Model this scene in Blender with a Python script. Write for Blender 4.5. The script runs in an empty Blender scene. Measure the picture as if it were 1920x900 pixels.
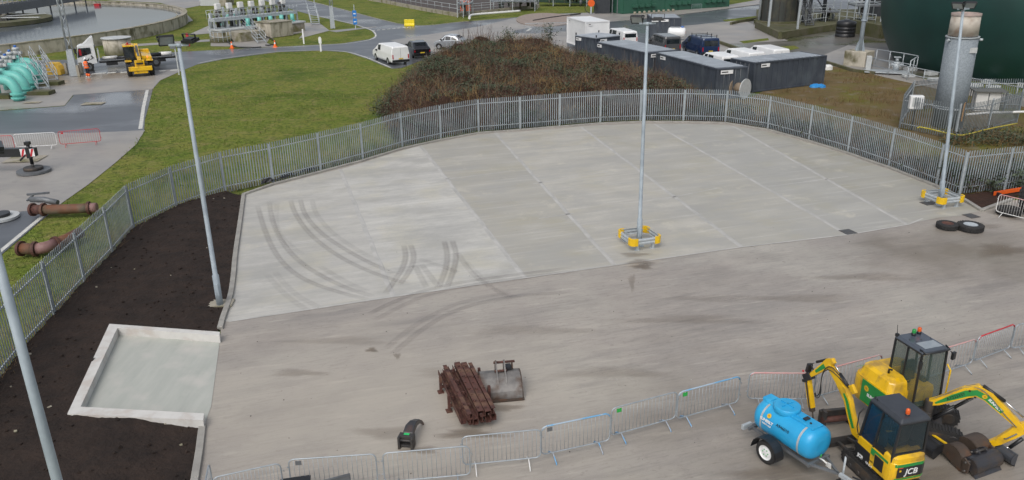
import bpy, math, random
from mathutils import Vector, Matrix, noise
random.seed(7)
sc=bpy.context.scene; COL=sc.collection; R=math.radians; PI=math.pi
# ---------------- camera ----------------
H=13.2; F=1470.; TH=R(21.2); RO=R(-.7)
fw=Vector((0,math.cos(TH),-math.sin(TH))); u0=Vector((0,math.sin(TH),math.cos(TH))); r0=Vector((1,0,0))
rt=r0*math.cos(RO)+u0*math.sin(RO); up=u0*math.cos(RO)-r0*math.sin(RO)
cam=bpy.data.cameras.new('camera'); co=bpy.data.objects.new('camera',cam); COL.objects.link(co)
cam.sensor_width=36; cam.lens=F/1920*36; cam.clip_end=1500; cam.clip_start=.2
mw=Matrix((rt,up,-fw)).transposed().to_4x4(); mw.translation=Vector((0,0,H)); co.matrix_world=mw
sc.camera=co
def P(x,y,z=0.):
    "ground survey: point at height z seen at photo pixel x,y (1920x900)"
    d=fw+rt*((x-960)/F)-up*((y-450)/F); t=(z-H)/d.z
    return Vector((d.x*t,d.y*t,z))
# ---------------- world, sun, exposure ----------------
w=bpy.data.worlds.new('World'); sc.world=w; w.use_nodes=True
nt=w.node_tree; bg=nt.nodes['Background']
sky=nt.nodes.new('ShaderNodeTexSky'); sky.sky_type='NISHITA'; sky.sun_disc=False
SUN_EL=R(50); SUN_RO=R(200)
sky.sun_elevation=SUN_EL; sky.sun_rotation=SUN_RO; sky.air_density=1.0; sky.dust_density=4.0; sky.ozone_density=1.0
hs=nt.nodes.new('ShaderNodeHueSaturation'); hs.inputs['Saturation'].default_value=.42
nt.links.new(sky.outputs[0],hs.inputs['Color']); nt.links.new(hs.outputs[0],bg.inputs[0]); bg.inputs[1].default_value=.15
sl=bpy.data.lights.new('sun','SUN'); sl.energy=.9; sl.angle=R(40); sl.color=(1,.97,.93)
so=bpy.data.objects.new('sun',sl); COL.objects.link(so)
sd=Vector((math.sin(SUN_RO)*math.cos(SUN_EL),math.cos(SUN_RO)*math.cos(SUN_EL),math.sin(SUN_EL)))
so.rotation_euler=sd.to_track_quat('Z','Y').to_euler()
sc.view_settings.view_transform='Standard'; sc.view_settings.look='None'; sc.view_settings.gamma=1
sc.view_settings.exposure=.05; sc.view_settings.use_curve_mapping=False
sc.cycles.max_bounces=6; sc.cycles.diffuse_bounces=2; sc.cycles.glossy_bounces=3; sc.cycles.transparent_max_bounces=12
sc.cycles.use_denoising=True
# ---------------- materials ----------------
MC={}
def mat(name,c1,c2=None,scale=3,rough=.5,metal=0,bump=0,stretch=None,rot=0,detail=6,r2=None,lo=.35,hi=.65,alpha=1,emit=None,c3=None,s3=1,coat=0,bscale=None,attr=None,bdist=.02,spec=None):
    if name in MC: return MC[name]
    m=bpy.data.materials.new(name); m.use_nodes=True; MC[name]=m
    t=m.node_tree; N=t.nodes; L=t.links; b=N['Principled BSDF']
    b.inputs['Roughness'].default_value=rough; b.inputs['Metallic'].default_value=metal; b.inputs['Alpha'].default_value=alpha
    if coat: b.inputs['Coat Weight'].default_value=coat
    if spec is not None: b.inputs['Specular IOR Level'].default_value=spec
    if emit: b.inputs['Emission Color'].default_value=(*emit[:3],1); b.inputs['Emission Strength'].default_value=emit[3]
    tc=N.new('ShaderNodeTexCoord'); mp=N.new('ShaderNodeMapping')
    L.new(tc.outputs['Object'],mp.inputs[0]); mp.inputs['Rotation'].default_value=(0,0,rot)
    mp2=N.new('ShaderNodeMapping'); L.new(mp.outputs[0],mp2.inputs[0]); mp2.inputs['Scale'].default_value=stretch or (1,1,1)
    if c2 is None: c2=tuple(x*.82 for x in c1)
    n=N.new('ShaderNodeTexNoise'); n.inputs['Scale'].default_value=scale; n.inputs['Detail'].default_value=detail; n.inputs['Roughness'].default_value=.62
    L.new(mp2.outputs[0],n.inputs[0])
    mr=N.new('ShaderNodeMapRange'); mr.inputs[1].default_value=lo; mr.inputs[2].default_value=hi; L.new(n.outputs[0],mr.inputs[0])
    mx=N.new('ShaderNodeMix'); mx.data_type='RGBA'; mx.inputs[6].default_value=(*c1,1); mx.inputs[7].default_value=(*c2,1); L.new(mr.outputs[0],mx.inputs[0])
    out=mx.outputs[2]
    if c3:
        n3=N.new('ShaderNodeTexNoise'); n3.inputs['Scale'].default_value=s3; n3.inputs['Detail'].default_value=5; L.new(mp.outputs[0],n3.inputs[0])
        m3=N.new('ShaderNodeMapRange'); m3.inputs[1].default_value=.5; m3.inputs[2].default_value=.68; L.new(n3.outputs[0],m3.inputs[0])
        x3=N.new('ShaderNodeMix'); x3.data_type='RGBA'; L.new(m3.outputs[0],x3.inputs[0]); L.new(out,x3.inputs[6]); x3.inputs[7].default_value=(*c3,1); out=x3.outputs[2]
        if r2 is not None:
            rr=N.new('ShaderNodeMapRange'); rr.inputs[3].default_value=rough; rr.inputs[4].default_value=r2; L.new(m3.outputs[0],rr.inputs[0]); L.new(rr.outputs[0],b.inputs['Roughness'])
    elif r2 is not None:
        rr=N.new('ShaderNodeMapRange'); rr.inputs[3].default_value=rough; rr.inputs[4].default_value=r2; L.new(mr.outputs[0],rr.inputs[0]); L.new(rr.outputs[0],b.inputs['Roughness'])
    if attr:
        at=N.new('ShaderNodeAttribute'); at.attribute_name=attr
        xa=N.new('ShaderNodeMix'); xa.data_type='RGBA'; xa.blend_type='MULTIPLY'; xa.inputs[0].default_value=1; L.new(out,xa.inputs[6]); L.new(at.outputs[0],xa.inputs[7]); out=xa.outputs[2]
    L.new(out,b.inputs['Base Color'])
    if bump:
        nb=N.new('ShaderNodeTexNoise'); nb.inputs['Scale'].default_value=bscale or scale*4; nb.inputs['Detail'].default_value=6; L.new(mp.outputs[0],nb.inputs[0])
        bp=N.new('ShaderNodeBump'); bp.inputs['Strength'].default_value=bump; bp.inputs['Distance'].default_value=bdist; L.new(nb.outputs[0],bp.inputs['Height']); L.new(bp.outputs[0],b.inputs['Normal'])
    return m
ANG=math.atan2(.32,1)   # direction of the slab front edge
def layer(m,scale,stretch,lo,hi,col,fac,rot=0):
    "one more noise-masked stain over a material's base colour"
    t=m.node_tree; N=t.nodes; L=t.links; b=N['Principled BSDF']; src=b.inputs['Base Color'].links[0].from_socket
    tc=N.new('ShaderNodeTexCoord'); mp=N.new('ShaderNodeMapping'); mp.inputs['Rotation'].default_value=(0,0,rot); L.new(tc.outputs['Object'],mp.inputs[0])
    m2=N.new('ShaderNodeMapping'); m2.inputs['Scale'].default_value=stretch; m2.inputs['Location'].default_value=(scale*7.3,scale*3.1,0); L.new(mp.outputs[0],m2.inputs[0])
    n=N.new('ShaderNodeTexNoise'); n.inputs['Scale'].default_value=scale; n.inputs['Detail'].default_value=7; n.inputs['Roughness'].default_value=.65; L.new(m2.outputs[0],n.inputs[0])
    mr=N.new('ShaderNodeMapRange'); mr.inputs[1].default_value=lo; mr.inputs[2].default_value=hi; mr.inputs[4].default_value=fac; L.new(n.outputs[0],mr.inputs[0])
    x=N.new('ShaderNodeMix'); x.data_type='RGBA'; L.new(mr.outputs[0],x.inputs[0]); L.new(src,x.inputs[6]); x.inputs[7].default_value=(*col,1); L.new(x.outputs[2],b.inputs['Base Color'])
    return m
# grounds
m_slab=mat('new_concrete',(.53,.515,.475),(.42,.41,.385),scale=.5,stretch=(.32,1.25,1),rot=-ANG,rough=.6,r2=.38,lo=.34,hi=.66,c3=(.46,.435,.36),s3=.42,bump=.12,bscale=14,attr='tint',bdist=.01)
layer(m_slab,.9,(.22,3.5,1),.54,.74,(.62,.61,.585),.5,-ANG)
layer(m_slab,1.7,(.12,4.5,1),.5,.72,(.35,.35,.34),.45,-ANG)
layer(m_slab,.30,(.8,1.4,1),.48,.62,(.33,.325,.305),.6,-ANG)
layer(m_slab,.75,(.6,1.2,1),.50,.66,(.345,.335,.30),.45,-ANG)
layer(m_slab,.5,(1,1,1),.58,.68,(.54,.51,.42),.5)
layer(m_slab,9,(.6,1,1),.54,.70,(.34,.33,.31),.5,-ANG)
layer(m_slab,1.3,(.10,3.2,1),.50,.70,(.33,.33,.32),.4,-ANG)
m_yard=mat('old_concrete',(.365,.328,.288),(.275,.252,.228),scale=.35,stretch=(.4,1.8,1),rot=-ANG,rough=.46,r2=.26,lo=.3,hi=.7,c3=(.385,.355,.305),s3=.16,bump=.18,bscale=11,bdist=.012)
layer(m_yard,.5,(.35,2.4,1),.52,.68,(.20,.185,.172),.6,-ANG)
layer(m_yard,1.6,(.3,2.0,1),.56,.7,(.48,.44,.38),.6,-ANG+.1)
layer(m_yard,2.5,(.8,1.4,1),.62,.72,(.14,.125,.115),.55,-ANG)
layer(m_yard,9,(.6,1,1),.55,.70,(.17,.15,.13),.45,-ANG)
layer(m_yard,28,(1,1,1),.52,.66,(.42,.39,.34),.35)
layer(m_yard,.12,(1,1.5,1),.52,.66,(.16,.14,.12),.4,-ANG)
layer(m_yard,4.5,(.25,2.2,1),.5,.7,(.13,.12,.11),.35,-ANG)
layer(m_slab,5,(.2,2.2,1),.5,.7,(.33,.33,.31),.25,-ANG)
def patch(m,cx,cy,rx,ry,col,fac):
    "a dried-out paler area with a ragged edge at one spot of the yard"
    t=m.node_tree; N=t.nodes; L=t.links; b=N['Principled BSDF']; src=b.inputs['Base Color'].links[0].from_socket
    tc=N.new('ShaderNodeTexCoord'); mp=N.new('ShaderNodeMapping'); mp.inputs['Location'].default_value=(-cx/rx,-cy/ry,0); mp.inputs['Scale'].default_value=(1/rx,1/ry,0); L.new(tc.outputs['Object'],mp.inputs[0])
    n=N.new('ShaderNodeTexNoise'); n.inputs['Scale'].default_value=.5; n.inputs['Detail'].default_value=6; L.new(tc.outputs['Object'],n.inputs[0])
    ln=N.new('ShaderNodeVectorMath'); ln.operation='LENGTH'; L.new(mp.outputs[0],ln.inputs[0])
    ad=N.new('ShaderNodeMath'); ad.operation='MULTIPLY_ADD'; L.new(n.outputs[0],ad.inputs[0]); ad.inputs[1].default_value=1.6; L.new(ln.outputs['Value'],ad.inputs[2])
    mr=N.new('ShaderNodeMapRange'); mr.inputs[1].default_value=2.0; mr.inputs[2].default_value=.9; mr.inputs[3].default_value=0; mr.inputs[4].default_value=fac; L.new(ad.outputs[0],mr.inputs[0])
    x=N.new('ShaderNodeMix'); x.data_type='RGBA'; L.new(mr.outputs[0],x.inputs[0]); L.new(src,x.inputs[6]); x.inputs[7].default_value=(*col,1); L.new(x.outputs[2],b.inputs['Base Color'])
patch(m_yard,-3.5,20.5,8,5.5,(.44,.40,.335),.6); patch(m_yard,11,18,8,5,(.15,.13,.10),.5); patch(m_yard,20,32,5,3,(.13,.105,.07),.6)
m_tar=mat('wet_tarmac',(.105,.114,.128),(.068,.075,.086),scale=.25,stretch=(.5,1.6,1),rough=.36,r2=.16,c3=(.16,.17,.185),s3=.12,bump=.15,bscale=12,bdist=.01)
m_apr=mat('pale_apron_concrete',(.33,.31,.28),(.25,.24,.23),scale=.3,rough=.45,r2=.2,c3=(.28,.235,.18),s3=.1,bump=.1,bscale=6)
layer(m_apr,.8,(1,2,1),.55,.7,(.17,.165,.16),.5)
m_apr2=mat('worn_road_concrete',(.34,.32,.29),(.25,.24,.23),scale=.2,rough=.5,r2=.28,c3=(.2,.195,.19),s3=.09,bump=.1,bscale=6)
m_dark=mat('dark_wet_concrete',(.155,.145,.125),(.09,.085,.075),scale=.25,rough=.4,r2=.15,c3=(.07,.08,.03),s3=.2,bump=.1,bscale=6)
m_grass=mat('lawn_grass',(.115,.16,.022),(.18,.185,.04),scale=.35,rough=.9,c3=(.07,.11,.016),s3=.16,bump=.9,bscale=5,bdist=.12,spec=.15)
layer(m_grass,.9,(1,1,1),.5,.68,(.24,.20,.085),.7); layer(m_grass,3.2,(1,1,1),.48,.66,(.03,.055,.009),.85); layer(m_grass,2.2,(1,1,1),.56,.7,(.17,.19,.05),.6)
layer(m_grass,.55,(1,2,1),.53,.68,(.12,.145,.03),.5)
m_rough=mat('mossy_gravel',(.16,.115,.055),(.11,.085,.035),scale=.5,rough=.9,c3=(.13,.13,.02),s3=.25,bump=.7,bscale=5,bdist=.08,spec=.2)
layer(m_rough,.7,(1,1,1),.54,.66,(.2,.17,.14),.6); layer(m_rough,7,(1,1,1),.55,.68,(.05,.04,.02),.6)
m_soil=mat('dark_topsoil',(.034,.023,.018),(.02,.0145,.012),scale=1.2,rough=.85,bump=1,bscale=7,bdist=.06,spec=.25)
layer(m_soil,16,(1,1,1),.68,.74,(.09,.06,.04),.6); layer(m_soil,4,(1,1,1),.6,.7,(.035,.022,.015),.7)
m_soil2=mat('brown_soil',(.05,.026,.018),(.032,.018,.013),scale=1.2,rough=.85,bump=1,bscale=8,bdist=.05,spec=.25)
m_kerb=mat('kerb_concrete',(.33,.32,.29),(.25,.24,.22),scale=2,rough=.7,bump=.2)
m_bay=mat('fresh_bay_concrete',(.43,.44,.40),(.36,.375,.34),scale=.8,stretch=(2.5,.4,1),rough=.55,r2=.45,c3=(.47,.46,.42),s3=.8,bump=.1,bscale=20)
m_bayw=mat('upstand_concrete',(.60,.59,.56),(.52,.51,.485),scale=2,rough=.65,bump=.15,c3=(.5,.46,.42),s3=2)
m_paint=mat('road_paint',(.62,.62,.58),(.45,.45,.42),scale=3,rough=.6)
m_joint=mat('joint_sealant',(.49,.48,.455),(.36,.355,.335),scale=.9,rough=.6)
m_crack=mat('joint_dark',(.36,.355,.34),(.45,.445,.43),scale=1.5,rough=.7)
# things
m_galv=mat('galvanised_steel',(.46,.50,.52),(.36,.395,.42),scale=6,rough=.5,metal=.15,r2=.4)
m_pale=mat('palisade_galvanised',(.31,.355,.38),(.225,.262,.285),scale=1.5,rough=.55,metal=.2,c3=(.20,.23,.245),s3=.8)
m_pole=mat('pole_galvanised',(.37,.43,.475),(.29,.34,.385),scale=3,stretch=(1,1,.5),rough=.6,metal=.1,lo=.4,hi=.6)
m_blk=mat('black_paint',(.015,.016,.018),(.022,.023,.026),rough=.35); m_rub=mat('tyre_rubber',(.018,.018,.019),(.03,.029,.028),scale=8,rough=.8,bump=.3)
m_dgl=mat('tinted_glass',(.012,.018,.022),(.012,.018,.022),rough=.06,spec=.7)
m_gl=mat('cab_glass',(.03,.05,.06),(.03,.05,.06),rough=.04,alpha=.38,spec=.7)
m_glb=mat('blue_tinted_glass',(.008,.03,.075),(.02,.04,.06),rough=.04,alpha=.72,scale=1.5,spec=.7)
m_yel=mat('machine_yellow',(.82,.50,.008),(.72,.42,.008),scale=2,rough=.32,coat=.3,c3=(.40,.24,.03),s3=2.2); layer(m_yel,5,(1,1,.4),.58,.72,(.2,.14,.06),.55); m_grn=mat('machine_green',(.02,.27,.06),(.02,.24,.05),rough=.35)
m_ylw=mat('plastic_yellow',(.78,.50,.01),(.7,.43,.01),rough=.4); m_org=mat('orange_lens',(.75,.12,.02),(.6,.1,.02),rough=.2)
m_red=mat('red_paint',(.55,.03,.04),(.45,.03,.04),rough=.4); m_pink=mat('faded_red_paint',(.62,.26,.26),(.5,.38,.36),scale=5,rough=.5)
m_wht=mat('white_paint',(.78,.79,.79),(.7,.71,.71),scale=1,rough=.3); m_whp=mat('white_plastic',(.74,.74,.72),(.66,.66,.64),rough=.4)
m_blu=mat('bowser_blue',(.025,.36,.66),(.02,.31,.60),scale=2,rough=.32,c3=(.05,.42,.70),s3=1.2)
m_rust=mat('rusty_steel',(.105,.04,.03),(.055,.026,.021),scale=5,rough=.75,bump=.4,c3=(.13,.07,.045),s3=3)
m_rustp=mat('rusty_pipe',(.17,.065,.03),(.10,.05,.03),scale=1.5,rough=.7,bump=.2,c3=(.12,.10,.07),s3=1.2); m_pinkp=mat('dusty_pink_coating',(.27,.155,.15),(.2,.11,.1),rough=.6)
m_bkt=mat('worn_bucket_grey',(.21,.20,.19),(.13,.125,.12),scale=3,rough=.55,metal=.2,bump=.3,c3=(.08,.05,.035),s3=2.2)
m_bktb=mat('muddy_bucket_steel',(.075,.055,.042),(.045,.032,.025),scale=3,rough=.6,bump=.3,c3=(.11,.055,.03),s3=3)
m_dgrey=mat('dark_machine_steel',(.03,.03,.032),(.05,.045,.04),scale=4,rough=.55,bump=.2,c3=(.075,.055,.04),s3=3)
m_grey=mat('grey_frame_steel',(.17,.18,.19),(.13,.14,.15),rough=.5,metal=.3); m_chr=mat('chrome_rod',(.6,.6,.6),(.55,.55,.55),rough=.2,metal=.9)
m_cont=mat('container_charcoal',(.06,.072,.092),(.045,.054,.07),scale=.8,stretch=(1,1,.3),rough=.5,c3=(.08,.095,.11),s3=.6); m_croof=mat('container_roof_wet_sheen',(.36,.40,.44),(.27,.30,.335),scale=.8,rough=.35,c3=(.42,.46,.5),s3=.5)  # roof tone paler than the walls: wet sheen put into its colour
m_turq=mat('turquoise_coating',(.15,.50,.44),(.12,.43,.38),scale=1.2,rough=.4,c3=(.2,.53,.48),s3=1)
m_old=mat('weathered_concrete',(.52,.48,.40),(.38,.35,.28),scale=.8,stretch=(1,1,.35),rough=.75,bump=.3,c3=(.12,.11,.06),s3=.7)
layer(m_old,1.3,(1,1,.12),.55,.66,(.09,.08,.045),.75)
m_stain=mat('stained_concrete',(.36,.33,.27),(.26,.24,.19),scale=1.5,rough=.8,c3=(.15,.14,.06),s3=.8,bump=.3)
m_moss=mat('mossy_concrete',(.12,.11,.07),(.07,.075,.03),scale=1,rough=.85,bump=.4,c3=(.075,.08,.025),s3=.7)
m_dgreen=mat('dark_green_membrane',(.006,.042,.036),(.005,.034,.030),scale=.4,rough=.5,c3=(.008,.05,.042),s3=.15)
m_green=mat('green_cladding',(.035,.12,.08),(.03,.10,.066),scale=.5,rough=.5)
m_navy=mat('navy_paint',(.012,.03,.085),(.01,.026,.075),rough=.22,coat=.5); m_silv=mat('silver_paint',(.42,.45,.48),(.4,.43,.46),rough=.28,metal=.5,coat=.5); m_dsil=mat('dark_grey_paint',(.06,.063,.066),(.07,.072,.074),rough=.25,coat=.5); m_carb=mat('black_car_paint',(.008,.009,.012),(.01,.011,.014),rough=.15,coat=.6)
m_plate=mat('yellow_plate',(.7,.5,.03),(.6,.42,.03),rough=.5); m_rlens=mat('red_lens',(.45,.01,.02),(.4,.01,.02),rough=.25); m_wlens=mat('clear_lens',(.6,.63,.65),(.5,.5,.5),rough=.15)
m_hiv=mat('hi_vis_orange',(.95,.17,.03),(.85,.15,.03),rough=.8); m_cloth=mat('navy_cloth',(.02,.024,.04),(.025,.03,.045),rough=.9); m_skin=mat('skin',(.45,.27,.2),(.4,.24,.18),rough=.6)
m_bag=mat('black_sheeting',(.012,.012,.014),(.03,.03,.033),scale=9,rough=.25,bump=.6); m_tarp=mat('blue_sheeting',(.02,.25,.6),(.02,.2,.5),rough=.5,bump=.4)
m_wood=mat('weathered_wood',(.28,.22,.16),(.18,.14,.1),scale=4,stretch=(.2,3,3),rough=.8,bump=.3); m_cardb=mat('brown_timber_board',(.3,.19,.1),(.24,.15,.08),rough=.8)
m_water=mat('tank_water',(.13,.155,.185),(.10,.12,.145),scale=.1,rough=.08,bump=.12,bscale=1.2,bdist=.03,spec=.8)
m_lamp=mat('floodlight_lens',(.33,.36,.36),(.25,.28,.28),rough=.15)
m_sludge=mat('brown_lagoon',(.06,.04,.028),(.045,.032,.024),scale=.3,rough=.6)
m_bsteel=mat('black_structural_steel',(.022,.027,.034),(.035,.04,.045),scale=2,rough=.5)
m_bluev=mat('blue_valve_cap',(.03,.15,.5),(.03,.12,.42),rough=.4); m_lgrey=mat('light_grey_enclosure',(.5,.52,.52),(.42,.44,.44),scale=3,rough=.5)
# ---------------- mesh helper ----------------
class MB:
    def __init__(s): s.v=[]; s.f=[]; s.m=[]; s.sm=[]
    def add(s,vs,fs,m=0,sm=False):
        o=len(s.v); s.v+= [tuple(v) for v in vs]
        for f in fs: s.f.append(tuple(o+i for i in f)); s.m.append(m); s.sm.append(sm)
        return s
    def box(s,c,d,rz=0,m=0,rx=0,ry=0):
        M=Matrix.Translation(Vector(c))@Matrix.Rotation(rz,4,'Z')@Matrix.Rotation(ry,4,'Y')@Matrix.Rotation(rx,4,'X')
        x,y,z=d[0]/2,d[1]/2,d[2]/2
        vs=[M@Vector(p) for p in ((-x,-y,-z),(x,-y,-z),(x,y,-z),(-x,y,-z),(-x,-y,z),(x,-y,z),(x,y,z),(-x,y,z))]
        return s.add(vs,[(0,3,2,1),(4,5,6,7),(0,1,5,4),(1,2,6,5),(2,3,7,6),(3,0,4,7)],m)
    def bb(s,x0,x1,y0,y1,z0,z1,m=0): return s.box(((x0+x1)/2,(y0+y1)/2,(z0+z1)/2),(x1-x0,y1-y0,z1-z0),m=m)
    def bar(s,p,q,w,h=None,m=0,upv=(0,0,1)):
        p=Vector(p);q=Vector(q);d=(q-p)
        if d.length<1e-6: return s
        d.normalize(); u=Vector(upv)
        if abs(d.dot(u))>.97: u=Vector((1,0,0)) if abs(d.x)<.9 else Vector((0,1,0))
        a=d.cross(u).normalized(); b=a.cross(d); h=h or w; a=a*w/2; b=b*h/2
        vs=[p-a-b,p+a-b,p+a+b,p-a+b,q-a-b,q+a-b,q+a+b,q-a+b]
        return s.add(vs,[(0,1,2,3),(7,6,5,4),(0,4,5,1),(1,5,6,2),(2,6,7,3),(3,7,4,0)],m)
    def tube(s,pts,r,n=8,m=0,cap=True,sm=True,closed=False):
        pts=[Vector(p) for p in pts]; k=len(pts); rs=r if isinstance(r,(list,tuple)) else [r]*k
        vs=[]; pu=None
        for i,p in enumerate(pts):
            if closed: d=pts[(i+1)%k]-pts[i-1]
            else: d=pts[min(i+1,k-1)]-pts[max(i-1,0)]
            d.normalize()
            if pu is None:
                pu=Vector((0,0,1)) if abs(d.z)<.9 else Vector((1,0,0))
            a=d.cross(pu)
            if a.length<1e-4: a=d.cross(Vector((0,1,0)))
            a.normalize(); b=a.cross(d).normalized(); pu=b
            for j in range(n):
                t=2*PI*j/n; vs.append(p+a*math.cos(t)*rs[i]+b*math.sin(t)*rs[i])
        fs=[]
        for i in range(k if closed else k-1):
            i2=(i+1)%k
            for j in range(n): fs.append((i*n+j,i*n+(j+1)%n,i2*n+(j+1)%n,i2*n+j))
        s.add(vs,fs,m,sm)
        if cap and not closed:
            o=len(s.v)-k*n
            s.f.append(tuple(o+j for j in range(n))[::-1]); s.m.append(m); s.sm.append(False)
            s.f.append(tuple(o+(k-1)*n+j for j in range(n))); s.m.append(m); s.sm.append(False)
        return s
    def cyl(s,p,q,r,r2=None,n=16,m=0,sm=True): return s.tube([p,q],[r,r if r2 is None else r2],n,m,True,sm)
    def prism(s,poly,z0,z1,m=0,mt=None):
        n=len(poly); area=sum(poly[i][0]*poly[(i+1)%n][1]-poly[(i+1)%n][0]*poly[i][1] for i in range(n))
        if area<0: poly=poly[::-1]
        vs=[(p[0],p[1],z0) for p in poly]+[(p[0],p[1],z1) for p in poly]
        s.add(vs,[tuple(range(n))[::-1]]+[(i,(i+1)%n,n+(i+1)%n,n+i) for i in range(n)],m)
        return s.add(vs[n:],[tuple(range(n))],m if mt is None else mt)
    def ext(s,poly,y0,y1,m=0,caps=None):
        "profile in xz extruded along y"
        n=len(poly); area=sum(poly[i][0]*poly[(i+1)%n][1]-poly[(i+1)%n][0]*poly[i][1] for i in range(n))
        if area<0: poly=poly[::-1]
        vs=[(p[0],y0,p[1]) for p in poly]+[(p[0],y1,p[1]) for p in poly]
        c=m if caps is None else caps
        s.add(vs,[(i,n+i,n+(i+1)%n,(i+1)%n) for i in range(n)],m)
        s.add(vs,[tuple(range(n)),tuple(range(n,2*n))[::-1]],c); return s
    def sheet(s,poly,z=None,m=0):
        p=[(a[0],a[1],a[2] if z is None else z) for a in poly]; n=len(p)
        area=sum(p[i][0]*p[(i+1)%n][1]-p[(i+1)%n][0]*p[i][1] for i in range(n))
        if area<0: p=p[::-1]
        return s.add(p,[tuple(range(n))],m)
    def lathe(s,prof,c=(0,0,0),n=24,m=0,sm=True,sx=1,sy=1):
        k=len(prof); vs=[(c[0]+sx*r*math.cos(2*PI*j/n),c[1]+sy*r*math.sin(2*PI*j/n),c[2]+z) for r,z in prof for j in range(n)]
        return s.add(vs,[(i*n+j,i*n+(j+1)%n,(i+1)*n+(j+1)%n,(i+1)*n+j) for i in range(k-1) for j in range(n)],m,sm)
    def loft(s,rings,m=0,sm=False,cap=True,close=True):
        k=len(rings);n=len(rings[0]); vs=[p for r in rings for p in r]
        fs=[(i*n+j,i*n+(j+1)%n,(i+1)*n+(j+1)%n,(i+1)*n+j) for i in range(k-1) for j in range(n if close else n-1)]
        s.add(vs,fs,m,sm)
        if cap: s.add(rings[0],[tuple(range(n))[::-1]],m); s.add(rings[-1],[tuple(range(n))],m)
        return s
    def build(s,name,mats,parent=None,bevel=0,loc=None,rz=0,norm=False):
        me=bpy.data.meshes.new(name); me.from_pydata(s.v,[],s.f)
        if not isinstance(mats,(list,tuple)): mats=[mats]
        for x in mats: me.materials.append(x)
        me.polygons.foreach_set('material_index',s.m); me.polygons.foreach_set('use_smooth',s.sm); me.update()
        o=bpy.data.objects.new(name,me); COL.objects.link(o)
        if parent: o.parent=parent
        if loc: o.location=loc
        o.rotation_euler=(0,0,rz)
        if bevel:
            b=o.modifiers.new('bevel','BEVEL'); b.width=bevel; b.segments=2; b.limit_method='ANGLE'; b.angle_limit=R(35)
        return o
def tag(o,label=None,cat=None,group=None,kind=None):
    if label: o['label']=label
    if cat: o['category']=cat
    if group: o['group']=group
    if kind: o['kind']=kind
    return o
def thing(name,label,cat,loc=(0,0,0),rz=0,group=None):
    o=bpy.data.objects.new(name,None); COL.objects.link(o); o.location=loc; o.rotation_euler=(0,0,rz); o.empty_display_size=.2
    return tag(o,label,cat,group)
def kids(o): return [c for c in COL.objects if c.parent==o]
def dup(o,loc,rz=0,label=None,group=None,sc_=None,parent=None):
    c=o.copy(); COL.objects.link(c)
    if parent is None:
        c.location=loc; c.rotation_euler=(0,0,rz)
        if label: c['label']=label
        if group: c['group']=group
        if sc_: c.scale=sc_
    else: c.parent=parent
    for k in kids(o): dup(k,None,parent=c)
    return c
def struct(name,mb,m,z=None): return tag(mb.build(name,m),kind='structure')
def PX(l,z=0): return [P(x,y,z) for x,y in l]
def text(s,size,parent,M,mt,name='lettering',ext=.003,align='CENTER',shear=0,offset=0):
    c=bpy.data.curves.new(name,'FONT'); c.body=s; c.size=size; c.extrude=ext; c.align_x=align; c.align_y='CENTER'; c.shear=shear; c.offset=offset
    c.materials.append(mt); t=bpy.data.objects.new('tmp',c); COL.objects.link(t); bpy.context.view_layer.update()
    me=bpy.data.meshes.new_from_object(t.evaluated_get(bpy.context.evaluated_depsgraph_get())); bpy.data.objects.remove(t)
    if not me.materials: me.materials.append(mt)
    o=bpy.data.objects.new(name,me); COL.objects.link(o); o.parent=parent; o.matrix_local=M; return o
def frameM(o,x,n):
    "matrix with text x axis along x, facing n"
    x=Vector(x).normalized(); n=Vector(n).normalized(); y=n.cross(x).normalized(); x=y.cross(n)
    M=Matrix((x,y,n)).transposed().to_4x4(); M.translation=Vector(o); return M
def seg(a,b,z=0):
    "location, heading and length for a thing standing from photo point a to b"
    p=P(*a,z);q=P(*b,z); d=q-p; m=(p+q)/2; m.z=0; return m,math.atan2(d.y,d.x),d.length
# ================= ground =================
def ribbon(mb,pts,wd,z,m=0,closed=False):
    pts=[Vector((p[0],p[1],0)) for p in pts]; L=[];Rr=[]
    for i,p in enumerate(pts):
        d=(pts[min(i+1,len(pts)-1)]-pts[max(i-1,0)]).normalized(); n=Vector((-d.y,d.x,0))*wd/2
        L.append(p+n);Rr.append(p-n)
    vs=[(q.x,q.y,z) for q in L]+[(q.x,q.y,z) for q in Rr]; k=len(pts)
    return mb.add(vs,[(k+i,k+i+1,i+1,i) for i in range(k-1)],m)
def smooth(pts,it=2):
    for _ in range(it):
        o=[pts[0]]
        for a,b in zip(pts,pts[1:]): o+= [a*.75+b*.25,a*.25+b*.75]
        pts=o+[pts[-1]]
    return pts
struct('ground',MB().sheet([(-600,-60,0),(600,-60,0),(600,900,0),(-600,900,0)],-.06),m_grass)
road=[(-300,130),(50,113),(140,111),(240,104),(330,97),(480,89),(640,81),(692,73),(704,67),(697,57),(665,46),(630,38),(594,30),(556,20),(500,2),(420,-25),(350,-45),(250,-70),
 (330,-66),(400,-48),(480,-25),(575,0),(640,16),(700,32),(760,47),(805,47),(855,41),(955,33),(1050,25),(1140,22),(1365,10),(1440,-2),(2000,-50),(2500,-60),(2500,130),(1700,140),(1420,150),(1000,130),(850,125),(790,113),(752,127),(735,128),(715,121),(690,110),(650,97),(600,94),(520,97),(420,110),(370,120),(350,128),(300,150),(285,168),(136,178),(-300,178)]
struct('tarmac_road',MB().sheet(PX(road),-.045),m_tar)
struct('concrete_apron',MB().sheet(PX([(-300,215),(0,206),(121,197),(137,177),(285,167),(300,150),(345,130),(330,129),(170,139),(120,141),(-300,152)]),-.035),m_apr)
struct('tarmac_yard',MB().sheet(PX([(-300,214),(0,207),(121,198),(138,178),(286,168),(278,200),(271,225),(270,243),(170,250),(-300,256)]),-.038),m_tar)
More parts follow.
